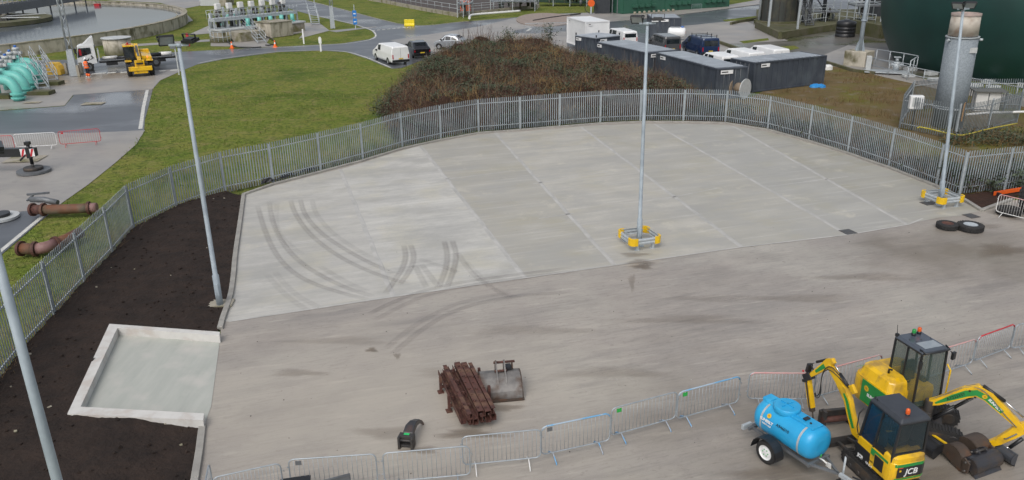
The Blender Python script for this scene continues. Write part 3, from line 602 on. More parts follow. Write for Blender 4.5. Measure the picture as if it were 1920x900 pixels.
for (x,y,hh) in ((1905,352,1.3),(1850,356,1.0),(1948,350,1.3)):
    shrub(x,y,hh,{1905:'dark green shrub against the fence behind the big tyre',1850:'small dark shrub by the fence above the small soil bed',1948:'leafy shrub by the fence at the right edge of the photo'}[x])
# ================= crowd barriers =================
def rrect(L,z0,z1,r,n=4):
    pts=[]
    for cx,cz,a0 in ((L/2-r,z1-r,0),(-L/2+r,z1-r,90),(-L/2+r,z0+r,180),(L/2-r,z0+r,270)):
        for i in range(n+1): t=R(a0+90*i/n); pts.append(Vector((cx+r*math.cos(t),0,cz+r*math.sin(t))))
    return pts
def barrier(label,a,b,top,body,foot,L=2.2,plate=None,group='crowd barriers round the machines',n=17,both=False,hh=1.08,flip=1,name='crowd_barrier'):
    p,q=P(*a,1.08),P(*b,1.08); d=q-p; loc=(p+q)/2; loc.z=0; rz=math.atan2(d.y,d.x); L=d.length
    o=thing(name,label,'crowd barrier',loc,rz,group)
    z0=.2; pts=rrect(L,z0,hh,.14); MB().tube(pts[13:]+pts[:2]+[],.019,8) 
    top_pts=[pt for pt in pts if pt.z>hh-.16]; low=[pt for pt in pts if pt.z<=hh-.13]
    MB().tube(pts,.019,8,closed=True,cap=False).build('frame',body,o)
    if top is not body:
        tp=[Vector((x,-.002,z)) for x,z in ((L/2-.03,hh-.10),(L/2-.07,hh-.03),(L/2-.14,hh+.001),(0,hh+.001),(-L/2+.14,hh+.001),(-L/2+.07,hh-.03),(-L/2+.03,hh-.10))]
        MB().tube(tp,.0215,8).build('painted_top_rail',top,o)
    mb=MB()
    for i in range(n):
        x=-L/2+L*(i+1)/(n+1); mb.cyl((x,0,z0),(x,0,hh),.0065,n=5)
    mb.build('infill_bars',body,o)
    for sx in (-1,1):
        x=sx*(L/2-.33); f=MB(); f.tube([(x,-.30,.0),(x,-.27,.05),(x,-.02,z0-.01),(x,.02,z0-.01),(x,.27,.05),(x,.30,.0)],.016,7); f.build('foot',foot,o)
    hk=MB()
    for zz in (.45,.85):
        hk.tube([(L/2+.015,0,zz),(L/2+.06,0,zz+.01),(L/2+.07,0,zz-.06)],.008,5); hk.box((-L/2-.03,0,zz),(.05,.02,.02))
    hk.build('coupling_hook',body,o)
    if plate:
        MB().box((-L/2+.24,-.0,hh-.12),(.15,.012,.12)).build('label_plate',plate,o)
    return o
m_blut=mat('blue_paint_worn',(.12,.35,.62),(.35,.38,.42),scale=4,rough=.5,lo=.45,hi=.55); m_gpl=mat('green_plate',(.03,.42,.08),(.02,.3,.05),scale=30,rough=.5)
m_bart=mat('barrier_galvanised',(.42,.46,.49),(.30,.34,.37),scale=3,rough=.4,metal=.4); m_tip=mat('blue_white_worn',(.35,.45,.55),(.15,.38,.62),scale=2.5,rough=.45,lo=.5,hi=.55)
barrier('grey crowd barrier seen almost end on, leftmost in the front row by the soil kerb',(392,868),(372,960),m_bart,m_bart,m_bart)
barrier('grey crowd barrier cut off by the bottom edge, next to the end-on barrier',(398,896),(525,868),m_bart,m_bart,m_bart)
barrier('grey crowd barrier with a blank plate, left of the one fronting the ripper tooth',(540,862),(704,851),m_bart,m_bart,m_bart,plate=m_grey)
barrier('grey crowd barrier standing just in front of the curved black ripper tooth',(717,850),(880,836),m_bart,m_bart,m_bart)
barrier('pale crowd barrier overlapping its left neighbour, in front of the rusty steel stack',(866,819),(1014,805),m_bart,m_bart,m_whp)
barrier('grey crowd barrier with blue feet and a grey plate, right of the rusty stack',(1015,801),(1145,774),m_tip,m_bart,m_blut,plate=m_grey)
barrier('blue-footed crowd barrier with a green plate, left one of two with green plates',(1147,766),(1270,734),m_bart,m_bart,m_blut,plate=m_gpl)
barrier('blue-topped crowd barrier with a green plate, the one nearest the blue water bowser',(1272,736),(1389,705),m_tip,m_bart,m_blut,plate=m_gpl)
barrier('faded pink-topped barrier standing behind the blue water bowser, leftmost of the pink ones',(1406,699),(1530,700),m_pink,m_bart,m_bart)
barrier('faded pink-topped barrier running behind the breaker arm to the rear excavator',(1532,697),(1655,664),m_pink,m_bart,m_bart)
barrier('pink-topped barrier partly hidden behind the rear excavator cab',(1722,668),(1832,635),m_pink,m_bart,m_bart)
barrier('bright red-topped barrier to the right of the rear excavator cab',(1835,632),(1904,607),m_red,m_bart,m_bart)
barrier('plain grey barrier at the right edge of the photo beyond the red-topped one',(1906,609),(2020,590),m_bart,m_bart,m_bart)
barrier('red-topped white barrier around the old tyres by the small soil bed',(1874,364),(1962,385),m_pink,m_whp,m_whp,group='crowd barriers round the tyres')
g2='barriers on the pale hardstanding beyond the fence'
barrier('white crowd barrier on the pale hardstanding between two red ones',(25,252),(102,248),m_wht,m_wht,m_wht,group=g2)
barrier('red crowd barrier right of the white one on the pale hardstanding',(108,247),(185,241),m_red,m_red,m_red,group=g2,plate=m_red)
barrier('red crowd barrier cut by the left edge beside the white one',(-52,257),(22,254),m_red,m_red,m_red,group=g2)
# ================= lamp posts =================
def floodlight(o,p,az,tilt,s=1,body=None):
    mb=MB(); c=Vector(p); 
    M=Matrix.Translation(c)@Matrix.Rotation(az,4,'Z')@Matrix.Rotation(tilt,4,'Y')
    def T(l): l.v=[tuple(M@Vector(v)) for v in l.v]; return l
    h=T(MB().box((0,0,.0),(.5*s,.62*s,.08*s)).box((-.02,0,.065*s),(.34*s,.46*s,.06*s)).bb(-.25*s,-.23*s,-.31*s,.31*s,-.09*s,-.04*s).bb(.23*s,.25*s,-.31*s,.31*s,-.09*s,-.04*s).bb(-.25*s,.25*s,-.31*s,-.29*s,-.09*s,-.04*s).bb(-.25*s,.25*s,.29*s,.31*s,-.09*s,-.04*s)).build('lamp_head',m_blk,o,bevel=.01)
    T(MB().box((0,0,-.046*s),(.44*s,.56*s,.012))).build('lens',m_lamp,h)
    T(MB().bb(-.03,.03,-.345*s,-.315*s,-.03,.24*s).bb(-.03,.03,.315*s,.345*s,-.03,.24*s).bb(-.03,.03,-.345*s,.345*s,.24*s,.265*s)).build('bracket',m_blk,h)
def lamp_post(label,base,top_px,hh,heads,az=0,plate=False,r=.1,topz=None):
    b=P(*base) if not isinstance(base,Vector) else base
    o=thing('lamp_post',label,'lamp post',b,0,'floodlight columns round the yard')
    if top_px: t=P(top_px[0],top_px[1],hh)-b; 
    else: t=Vector((0,0,hh))
    L=Vector((t.x,t.y,0)); L=L if L.length<.75 else L*(.75/L.length); t=Vector((L.x,L.y,hh))
    f=lambda z:(t.x*z/hh,t.y*z/hh,z)
    MB().tube([f(0),f(1.25),f(1.32),f(hh*.5),f(hh)],[r,r,r*.72,r*.66,r*.52],12).build('pole',m_pole,o)
    MB().box(f(.7),(r*1.2,r*2.04,.5),rz=az).build('access_door',m_pole,o)
    MB().bar((t.x-.35*math.cos(az),t.y-.35*math.sin(az),hh+.03),(t.x+.35*math.cos(az),t.y+.35*math.sin(az),hh+.03),.07).cyl(f(hh-.05),f(hh+.08),.09,n=10).build('crossarm',m_pole,o)
    for dx,a,tl in heads: floodlight(o,(t.x+dx*math.cos(az),t.y+dx*math.sin(az),hh+.2),a,tl,.8)
    if plate: MB().box((-.03,.15,.035),(.95,.62,.09),rz=.1).build('concrete_pad',m_stain,o)
    else: MB().box((0,0,.02),(.4,.4,.03)).build('base_plate',m_pole,o)
    return o
lamp_post('tall grey floodlight column in the dark soil bed with a concrete pad',(413,574),(336,82),9.75,[(-.42,R(-55),R(-58)),(.42,R(70),R(-12))],plate=True,r=.125)
lamp_post('tall grey floodlight column rising from the middle of the yard inside a yellow-cornered guard',(1198,460),(1214,45),9.7,[(-.45,R(-115),R(-50)),(.42,R(80),R(5))],r=.12)
lamp_post('tall grey floodlight column at the right by the fence corner inside a yellow-cornered guard',(1763,384),(1806,18),9.7,[(-.38,R(-140),R(-48)),(.38,R(-100),R(-48))],r=.12,az=R(20))
lamp_post('nearest grey floodlight column, crossing the bottom left corner of the photo',Vector((-7.76,10.95,0)),None,10.2,[(-.42,R(-150),R(-55)),(.42,R(35),R(12))],r=.125,az=R(90))
# post guards with yellow corners
def guard(c,label,rz,s=1.38):
    o=thing('post_guard',label,'guard rail',c,rz,'yellow cornered guards round lamp posts'); h=s/2
    def rail(x0,y0,x1,y1,nx,ny):
        mb=MB(); pr=[(-.155,0),(-.13,.0),(-.10,.04),(-.05,.04),(-.02,.0),(.02,.0),(.05,.04),(.10,.04),(.13,0),(.155,0)]
        rings=[]
        for (x,y) in ((x0,y0),(x1,y1)): rings.append([(x+nx*(d),y+ny*(d),.42+zz) for zz,d in pr]+[(x+nx*(d-.012),y+ny*(d-.012),.42+zz) for zz,d in pr[::-1]])
        mb.loft(rings); return mb.build('beam',m_galv,o)
    e=h-.13
    rail(-e,-h,e,-h,0,-1);rail(-e,h,e,h,0,1);rail(-h,-e,-h,e,-1,0);rail(h,-e,h,e,1,0)
    for sx in (-1,1):
        for sy in (-1,1):
            arc=[]; 
            for k in range(7):
                t=R(15*k); arc.append((sx*(h-.15+.23*math.cos(t)),sy*(h-.15+.23*math.sin(t))))
            inn=[(sx*(h-.15+.15*math.cos(R(15*k))),sy*(h-.15+.15*math.sin(R(15*k)))) for k in range(7)]
            ext_=lambda pts,o_: [(pts[0][0],pts[0][1]-sy*.12)]+pts+[(pts[-1][0]-sx*.12,pts[-1][1])]
            MB().prism(ext_(arc,0)+ext_(inn,0)[::-1],.255,.595).build('yellow_corner',m_ylw,o,bevel=.015)
            MB().bb(sx*(h-.3)-.06,sx*(h-.3)+.06,sy*(h-.10)-.05,sy*(h-.10)+.05,0,.50).bb(sx*(h-.3)-.12,sx*(h-.3)+.12,sy*(h-.12)-.10,sy*(h-.12)+.10,0,.02).build('guard_post',m_galv,o)
guard(Vector((5.78,33.25,0)),'yellow-cornered steel guard round the lamp post in the middle of the yard',R(18))
guard(Vector((22.25,38.45,0)),'yellow-cornered steel guard round the lamp post by the right fence corner',R(15))
# gullies
def gully(x,y,w_,l_,rz,label):
    c=P(x,y); o=thing('drain_cover',label,'drain cover',(c.x,c.y,.006),rz)
    fm=m_dgrey if w_<1 else m_stain; MB().bb(-w_/2,w_/2,-l_/2,l_/2,0,.006).build('frame',fm,o); mb=MB()
    for i in range(7): mb.box((0,-l_/2+l_*(i+.8)/7.6,.008),(w_*.85,l_*.05,.006))
    mb.build('grating',m_grey if w_<1 else m_stain,o)
gully(1590,435,.62,.62,R(18),'dark square drain grating at the front edge of the new slab'); gully(1821,405,.6,.6,R(18),'drain grating behind the two tyres near the small soil bed'); gully(1742,381,.8,.55,R(18),'dark metal access cover under the right post guard')
gully(61,192,1.4,.8,.1,'dark drain cover on the concrete below the turquoise pipes'); gully(175,194,1.8,1.1,.1,'faint grey cover set in the dark tarmac below the telehandler'); gully(47,298,2.2,1.6,.1,'grey cover in the pale hardstanding near the crane outrigger')
# ================= loose tyres =================
def tyre(label,x,y,Rr,wd,rim=None,flat=True,rz=0,lean=0,group='old tyres on the yard'):
    c=P(x,y); o=thing('tyre',label,'tyre',(c.x,c.y,0),rz,group)
    prof=[(Rr*.56,-wd*.42),(Rr*.62,-wd*.48),(Rr*.85,-wd*.5),(Rr*.96,-wd*.42),(Rr,-wd*.3),(Rr,wd*.3),(Rr*.96,wd*.42),(Rr*.85,wd*.5),(Rr*.62,wd*.48),(Rr*.56,wd*.42),(Rr*.56,-wd*.42)]
    mb=MB().lathe(prof,n=36)
    for k in range(26):
        t=2*PI*k/26
        for sgn in (-1,1): mb.box((Rr*1.0*math.cos(t),Rr*math.sin(t),sgn*wd*.22),(.045,Rr*.13,wd*.34),rz=t,rx=sgn*.5)
    M=Matrix.Translation((0,0,wd/2+.01)) if flat else Matrix.Translation((0,0,Rr*math.cos(lean)+wd*.3*math.sin(lean)))@Matrix.Rotation(PI/2-lean,4,'X')
    def T(m): m.v=[tuple(M@Vector(v)) for v in m.v]; return m
    T(mb).build('tread',m_rub,o)
    if rim: T(MB().lathe([(0.02,wd*.25),(Rr*.2,wd*.28),(Rr*.42,wd*.3),(Rr*.5,wd*.42),(Rr*.56,wd*.44),(Rr*.56,-wd*.4)],n=24)).build('rim',rim,o)
    return o
tyre('flat black tyre with reddish scrap inside it, the left one of two on the yard',1775,428,.46,.27,rim=m_rust)
tyre('flat chunky tyre with a pale rim, the right one of two on the yard',1818,431,.56,.30,rim=m_galv)
tyre('huge black tractor tyre leaning by the right edge behind the red barrier',1932,400,.85,.5,flat=False,rz=R(20),lean=R(12))
tyre('worn grey ring tyre lying flat in front of the huge leaning tyre',1890,402,.52,.35)
c=P(1895,366); o=thing('barrier_board','orange plastic barrier board lying by the fence at the right','barrier board',(c.x,c.y,0),R(12))
MB().box((0,0,.25),(2.2,.05,.22),ry=R(-4)).build('board',m_org,o,bevel=.01); MB().box((-.9,0,.12),(.1,.5,.25)).box((.9,0,.12),(.1,.5,.25)).build('foot',m_blk,o)
# ================= black ripper tooth =================
a=P(764,836); o=thing('ripper_tooth','curved black excavator ripper tooth with a green paint mark, lying alone on the yard','ripper tooth',(a.x,a.y,0),R(90-10)); o.scale=(.9,)*3
cen=[(0,.30),(.12,.42),(.35,.52),(.6,.52),(.85,.42),(1.05,.25),(1.2,.05)]; wd=[.30,.32,.30,.24,.18,.12,.05]
rings=[]
for i,((x,z),w_) in enumerate(zip(cen,wd)):
    yy=-.10*(x**2)*1.2; h_=.24*(1-.75*i/6)+.03
    rings.append([(x,yy-w_/2,z-h_),(x,yy+w_/2,z-h_),(x,yy+w_/2,z),(x,yy-w_/2,z)])
MB().loft(rings).build('shank',mat('ripper_black',(.03,.032,.036),(.05,.045,.045),scale=3,rough=.35,c3=(.085,.045,.035),s3=2.5),o,bevel=.015)
MB().bb(-.22,.1,-.24,-.17,0,.42).bb(-.22,.1,.17,.24,0,.42).bb(-.14,.02,-.17,.17,.05,.12).box((-.02,0,.38),(.2,.40,.1)).cyl((-.12,-.26,.28),(-.12,.26,.28),.04,n=10).build('mounting_bracket',m_dgrey,o,bevel=.01)
MB().box((-.0,0,.437),(.09,.17,.006)).build('paint_mark',mat('green_spray',(.03,.55,.15),rough=.6),o)
# ================= rusty steel stack =================
a=P(876,752); d=P(903,806)-P(846,690); rzs=math.atan2(d.y,d.x)
o=thing('rusty_trestle','low rusty steel trestle carrying the stack of rusty channels','trestle',(a.x,a.y,0),rzs)
for x in (-.75,.35): MB().bb(x-.05,x+.05,-.66,.60,.16,.22).bb(x-.04,x+.04,-.68,-.60,0,.55).bb(x-.04,x+.04,.56,.64,0,.62).bb(x-.10,x+.10,-.74,-.56,0,.03).bb(x-.10,x+.10,.52,.68,0,.03).build('cross_frame',m_rust,o)
beams=[(-.48,.22,2.9,0,.0,0),(-.31,.22,3.0,.01,.05,1),(-.14,.22,3.0,-.01,.1,0),(.04,.22,3.0,.01,.05,1),(.22,.22,3.0,0,.1,0),(.40,.22,2.9,-.01,.1,0),(-.34,.38,2.9,.015,.1,1),(-.17,.38,2.9,.01,.12,0),(.05,.40,2.9,-.01,.0,2),(.25,.40,2.9,-.01,.08,2),(.42,.38,2.7,-.01,.12,1)]
lab=['outermost bottom rusty channel on the left side of the stack','second bottom rusty channel from the left in the stack','third bottom rusty channel from the left in the stack','fourth bottom rusty channel, under the middle of the stack','fifth bottom rusty channel from the left in the stack','bottom rusty channel on the right side, beside the grey bucket','upper rusty channel on the left side of the stack','upper rusty channel second from the left, on edge','wide flat-topped rusty channel with bolt bumps, left of the top pair','wide reddish rusty channel, right of the top pair','short upper rusty channel on the right, beside the grey bucket']
for i,(y,z,L,sk,dx,ty) in enumerate(beams):
    e=thing('steel_channel',lab[i],'steel channel',Vector((a.x,a.y,0))+Matrix.Rotation(rzs,3,'Z')@Vector((dx,y,z)),rzs+sk,'rusty steel channels in the stack'); mb=MB(); h=L/2
    if ty==0: mb.bb(-h,h,-.08,.08,0,.012).bb(-h,h,-.08,-.066,.0,.16).bb(-h,h,.066,.08,0,.16)
    elif ty==1: mb.bb(-h,h,-.008,.008,0,.2).bb(-h,h,-.06,.06,.19,.205).bb(-h,h,-.06,.06,0,.015)
    else:
        mb.bb(-h,h,-.09,.09,.14,.155).bb(-h,h,-.09,-.078,0,.14).bb(-h,h,.078,.09,0,.14)
        for k in range(9): mb.cyl((-h+.2+k*.36,-.04,.155),(-h+.2+k*.36,-.04,.185),.03,n=6); 
    for k in range(4):
        x=-h+.3+k*L/4.2; mb.box((x,random.uniform(-.05,.05),.18),(.08,.05,.05),rz=random.random())
    mb.build('channel',[m_rust],e)
# ================= grey digging bucket =================
def bucket(label,cat,c,rz,W,Rr,mt,group=None,roll=0,lugs=True,lift=None,teeth=False,edge=None):
    "open scoop: curved shell profile with side cheeks and hanger lugs on the back"
    o=thing('excavator_bucket',label,cat,c,rz,group)
    prof=[]
    for k in range(13):
        t=R(-35+k*205/12); prof.append((Rr*math.cos(t),Rr*math.sin(t)))
    prof=[(prof[0][0]*1.0+Rr*.35,prof[0][1]-Rr*.25)]+prof
    th=.02; rot=R(roll)
    def rr(x,z): return (x*math.cos(rot)-z*math.sin(rot),x*math.sin(rot)+z*math.cos(rot))
    pr=[rr(*p) for p in prof]; inn=[rr(p[0]*(1-th*1.6/Rr),p[1]*(1-th*1.6/Rr)) for p in prof]
    zmin=min(p[1] for p in pr); dz=-zmin if lift is None else lift
    pr=[(x,z+dz) for x,z in pr]; inn=[(x,z+dz) for x,z in inn]
    mb=MB()
    rings=[[(pr[i][0],y,pr[i][1]) for y in (-W/2,W/2)]+[(inn[i][0],y,inn[i][1]) for y in (W/2,-W/2)] for i in range(len(pr))]
    mb.loft(rings,sm=False).build('shell',mt,o)
    for s in (-1,1):
        MB().ext(pr,s*W/2-.015,s*W/2+.015).build('side_cheek',mt,o)
    if lugs:
        for s in (-1,1):
            y=s*.14; q=[rr(-Rr*.35,Rr*.85),rr(-Rr*.95,Rr*.25),rr(-Rr*1.25,Rr*.75),rr(-Rr*.8,Rr*1.35),rr(-Rr*.3,Rr*1.2)]
            q=[rr(a_*1.25,b_*1.25) for a_,b_ in ((-Rr*.35,Rr*.80),(-Rr*.95,Rr*.15),(-Rr*1.15,Rr*.6),(-Rr*.7,Rr*1.15),(-Rr*.3,Rr*1.05))] if mt is m_bkt else q; MB().ext([(x,z+dz) for x,z in q],y-.025,y+.025).build('hanger_lug',mt,o,bevel=.006)
        for q in (rr(-Rr*.6,Rr*1.15),rr(-Rr*1.05,Rr*.68)): MB().cyl((q[0],-.22,q[1]+dz),(q[0],.22,q[1]+dz),.035,n=10).build('pin',m_rust if mt is m_bkt else m_dgrey,o)
    if mt is m_bkt:
        for y in (-.30,-.02,.26):
            rp=[rr(Rr*1.02*math.cos(R(a)),Rr*1.02*math.sin(R(a))) for a in range(-10,131,14)]; ro=[rr(Rr*1.14*math.cos(R(a)),Rr*1.14*math.sin(R(a))) for a in range(130,-11,-14)]
            MB().ext([(x,z+dz) for x,z in rp+ro],y-.018,y+.018).build('back_rib',m_bktb,o)
        MB().bar((pr[0][0],-W/2-.02,pr[0][1]),(pr[0][0],W/2+.02,pr[0][1]),.13,.035).build('cutting_edge',m_bkt,o)
    if edge:
        MB().bar((pr[0][0],-W/2,pr[0][1]),(pr[0][0],W/2,pr[0][1]),.07,.03).build('cutting_edge',edge,o)
    return o
c=P(935,748); o=thing('excavator_bucket','big pale grey ditching bucket lying face down beside the rusty steel stack','excavator bucket',(c.x+.05,c.y+.42,0),R(-82))
pr=[(-.50,.03),(-.52,.22),(-.46,.44),(-.30,.60),(-.08,.64),(.14,.58),(.34,.45),(.48,.28),(.54,.12),(.55,.03)]; W=1.26
inn=[(x*.93,z*.93) for x,z in pr]
MB().loft([[(pr[k][0],y,pr[k][1]) for y in (-W/2,W/2)]+[(inn[k][0],y,inn[k][1]) for y in (W/2,-W/2)] for k in range(len(pr))],sm=False).build('shell',m_bkt,o,bevel=.01)
for s_ in (-1,1): MB().ext(pr,s_*W/2-.02,s_*W/2+.02).build('side_cheek',m_bktb,o,bevel=.006)
MB().bar((.57,-W/2-.03,.04),(.57,W/2+.03,.04),.12,.05).build('cutting_edge',m_bktb,o)
for y in (.16,-.10):
    MB().ext([(-.42,.50),(-.42,.86),(-.28,.96),(-.14,.90),(-.02,.72),(.20,.62),(.34,.47),(.30,.43),(-.1,.55)],y-.022,y+.022).build('hanger_lug',m_bkt,o,bevel=.006)
MB().ext([(-.46,.46),(-.46,.80),(-.30,.84),(-.22,.66)],.40,.44).build('hanger_lug',m_bktb,o)
MB().cyl((-.34,-.16,.84),(-.34,.50,.84),.04,n=10).build('pin',m_rust,o); MB().cyl((-.06,-.16,.70),(-.06,.22,.70),.04,n=10).build('pin',m_rust,o)
MB().bb(-.44,-.16,.18,.38,.55,.72).build('opening_shade_block',m_blk,o)  # black block stands in for the shade in the opening between the lugs
# ================= blue water bowser =================
hd=Vector((.5,-.866,0)); O=Vector((7.38,17.62,0)); bz=math.atan2(hd.y,hd.x)
o=thing('water_bowser','bright blue water bowser trailer with a round lid and steel straps','water bowser',O,bz)
def stad(x,k=1,zc=.93):
    w_,h_=.50*k,.44*k; r_=.40*k; pts=[]
    for cx,cz,a0 in ((w_-r_,h_-r_,0),(-w_+r_,h_-r_,90),(-w_+r_,-h_+r_,180),(w_-r_,-h_+r_,270)):
        for i in range(7): t=R(a0+90*i/6); pts.append((x,cx+r_*math.cos(t),zc+cz+r_*math.sin(t)))
    return pts
rg_=[stad(x,k) for x,k in ((-.98,.35),(-.965,.62),(-.93,.80),(-.87,.92),(-.79,.98),(-.7,1),(.7,1),(.79,.98),(.87,.92),(.93,.80),(.965,.62),(.98,.35))]
tank=MB().loft(rg_,sm=True).build('tank',m_blu,o)
MB().bb(-.80,.80,-.20,.20,1.34,1.405).bb(-.92,-.66,-.16,.16,1.30,1.43).build('top_rib',m_blu,o,bevel=.02)
MB().lathe([(.34,1.33),(.36,1.40),(.345,1.49),(.33,1.50),(.31,1.495),(.12,1.52),(0.001,1.525)],n=32,c=(-.22,0,0)).build('lid',m_blu,o)
MB().bar((-.42,0,1.53),(-.02,0,1.53),.035,.03).bar((-.22,-.2,1.53),(-.22,.2,1.53),.035,.03).build('lid_cross_rib',m_blu,o)
MB().bb(.16,.44,-.09,.09,1.38,1.44).build('hinge_block',m_blu,o,bevel=.015); MB().bb(.37,.47,-.09,.09,1.42,1.455).cyl((.60,-.05,1.40),(.60,-.05,1.43),.03,n=8).build('hinge',m_blk,o)
for x in (-.62,.62):
    mb=MB(); a_=stad(x-.03,1.012);b_=stad(x+.03,1.012); mb.loft([a_,b_],sm=True,cap=False); mb.build('strap',m_galv,o)
MB().bb(-1.0,.95,-.36,-.30,.40,.48).bb(-1.0,.95,.30,.36,.40,.48).bb(-1.02,-.96,-.5,.5,.42,.5).bb(.9,.98,-.40,.40,.42,.5).bar((.95,.3,.46),(1.55,0,.46),.06).bar((.95,-.3,.46),(1.55,0,.46),.06).build('chassis',m_grey,o)
MB().bb(-1.14,-1.06,-.62,-.30,.42,.56).bb(-1.14,-1.06,.30,.62,.42,.56).bb(-1.10,-1.07,-.3,.3,.45,.5).build('rear_light_board',m_galv,o)
MB().bar((1.6,0,.47),(2.35,0,.47),.09).cyl((2.3,0,.49),(2.5,0,.49),.05,n=10).build('drawbar',m_galv,o); MB().tube([(1.95,0,.62),(2.15,0,.66),(2.35,0,.62)],.025,8).box((2.42,0,.52),(.12,.1,.1)).build('coupling_head',m_blk,o,bevel=.01)
j=MB().cyl((1.6,.13,.12),(1.6,.13,.95),.028,n=10).build('jockey_wheel',m_galv,o); MB().cyl((1.55,.10,.11),(1.55,.18,.11),.11,n=18).build('tyre',m_rub,j); MB().bar((1.6,.13,.95),(1.72,.13,.98),.02).build('handle',m_blk,j)
MB().tube([(1.02,-.06,.62),(1.05,-.06,.74)],.015,6).build('tap_handle',m_gpl,o); MB().tube([(1.0,-.05,.6),(1.12,-.05,.6),(1.22,-.03,.56)],.022,8).box((1.2,.12,.42),(.1,.02,.14)).box((1.12,.16,.38),(.1,.02,.12)).build('tap_and_tags',m_whp,o)
for s in (-1,1):
    y=s*.70; wl=MB().lathe([(.21,-.08),(.29,-.09),(.32,-.07),(.33,0),(.32,.07),(.29,.09),(.21,.08)],n=36)
    def T(m,y=y): m.v=[(v[0]-.12,y+v[2],.33+v[1]) for v in m.v]; return m
    wh=T(wl).build('wheel',m_rub,o); T(MB().lathe([(.21,s*.08),(.2,s*.05),(.14,s*.045),(.12,s*.06),(.05,s*.065),(.001,s*.07)],n=28)).build('rim',m_wht,wh)
    mb=MB()
    for k in range(6): t=2*PI*k/6; mb.cyl((.09*math.cos(t),.09*math.sin(t),s*.05),(.09*math.cos(t),.09*math.sin(t),s*.075),.016,n=6)
    T(mb).build('wheel_nuts',m_gpl,wh)
    arc=[];
    for k in range(9):
        t=R(10+k*160/8); arc.append((-.12+.43*math.cos(t),.34+.43*math.sin(t)))
    ai=[(x*1,z-.03) for x,z in arc]
    MB().ext([(.30,.30)]+arc+[(-.56,.30)]+[(-.53,.32)]+ai[::-1]+[(.27,.32)],y-.15,y+.15).build('mudguard',m_blk,o)
# flowerlike sun emblem, name and fleet number on the camera-facing side
def sun_emblem(parent,M,s,mt,mi=None,name='sun_emblem'):
    mb=MB()
    pts=[]
    for k in range(24): r_=s*(1 if k%2==0 else .72); pts.append((r_*math.cos(k*PI/12),r_*math.sin(k*PI/12)))
    mb.prism(pts,0,.003); mb.v=[tuple(M@Vector(v)) for v in mb.v]; mb.build(name,mt,parent)
    m2=MB().prism([(s*.42*math.cos(k*PI/8),s*.42*math.sin(k*PI/8)) for k in range(16)],.003,.006); m2.v=[tuple(M@Vector(v)) for v in m2.v]; m2.build(name+'_centre',mi or mt,parent)
m_sunc=mat('emblem_amber',(.55,.3,.02),rough=.5)
nrm=Vector((0,-.75,.66)).normalized()
def on(x,ang): 
    t=R(ang); return Vector((x,-.10-.412*math.cos(t),.97+.412*math.sin(t))),Vector((0,-math.cos(t),math.sin(t)))
p,n_=on(-.40,34); sun_emblem(o,frameM(p+n_*.004,(1,0,0),n_),.075,m_ylw,m_sunc)
p,n_=on(-.42,12); text('SUNBELT',.105,o,frameM(p+n_*.006,(1,0,0),n_),m_wht,offset=.004)
p,n_=on(-.40,-3); text('RENTALS',.07,o,frameM(p+n_*.006,(1,0,0),n_),m_wht,offset=.002)
p,n_=on(.10,20); text('A946010',.115,o,frameM(p+n_*.006,(1,0,0),n_),m_blk)
# ================= mini excavators =================
def tracks(o,L,gauge,wd,h,cx=0,rz=0,cy=0):
    M=Matrix.Translation((cx,cy,0))@Matrix.Rotation(rz,4,'Z')
    for s in (-1,1):
        y=s*gauge/2; r=h/2; prof=[]
        for k in range(9): t=R(-90+k*22.5); prof.append((L/2-r+r*math.cos(t),r+r*math.sin(t)))
        for k in range(9): t=R(90+k*22.5); prof.append((-L/2+r+r*math.cos(t),r+r*math.sin(t)))
        mb=MB().ext(prof,y-wd/2,y+wd/2)
        # grousers
        per=[]; n=len(prof); 
        for i in range(n):
            a,b_=Vector(prof[i]),Vector(prof[(i+1)%n]); d=(b_-a).length; k=max(1,int(d/.075))
            for j in range(k): per.append((a+(b_-a)*(j+.5)/k,(b_-a).normalized()))
        for p,d in per[::1]:
            mb.box((p.x+d.y*.012,y,p.y-d.x*.012),(.035,wd*1.0,.03),ry=-math.atan2(d.y,d.x))
        mb.v=[tuple(M@Vector(v)) for v in mb.v]; tr=mb.build('rubber_track',m_rub,o)
        inn=MB().ext([(x*.80,r+(z-r)*.62) for x,z in prof],y-s*0-wd/2-.012,y+wd/2+.012)
        inn.v=[tuple(M@Vector(v)) for v in inn.v]; inn.build('track_frame',m_dgrey,tr)
        ro=MB()
        for k in range(4): x=-L/2+r+(L-2*r)*(k+.5)/4; ro.cyl((x,y-wd/2-.03,r*.55),(x,y+wd/2+.03,r*.55),r*.32,n=12)
        for x in (-L/2+r,L/2-r): ro.cyl((x,y-wd/2-.03,r),(x,y+wd/2+.03,r),r*.55,n=16)
        ro.v=[tuple(M@Vector(v)) for v in ro.v]; ro.build('rollers',m_dgrey,tr)
    mb=MB().bb(-L*.25,L*.25,-gauge/2+wd/2-.03,gauge/2-wd/2+.03,.15,.45).cyl((0,0,.42),(0,0,.58),.32,n=24)
    mb.v=[tuple(M@Vector(v)) for v in mb.v]; mb.build('undercarriage',m_dgrey,o)
    return M
def plate(pts,y0,y1,mb=None): return (mb or MB()).ext(pts,y0,y1)
def hoses(mb,pts,r=.014): mb.tube(smooth([Vector(p) for p in pts],2),r,6); return mb
def local2(O,az): # vertical working plane frame: s along az
    d=Vector((math.cos(az),math.sin(az),0)); n=Vector((-d.y,d.x,0))
    return lambda s,z,off=0: Vector((O.x+d.x*s+n.x*off,O.y+d.y*s+n.y*off,z))
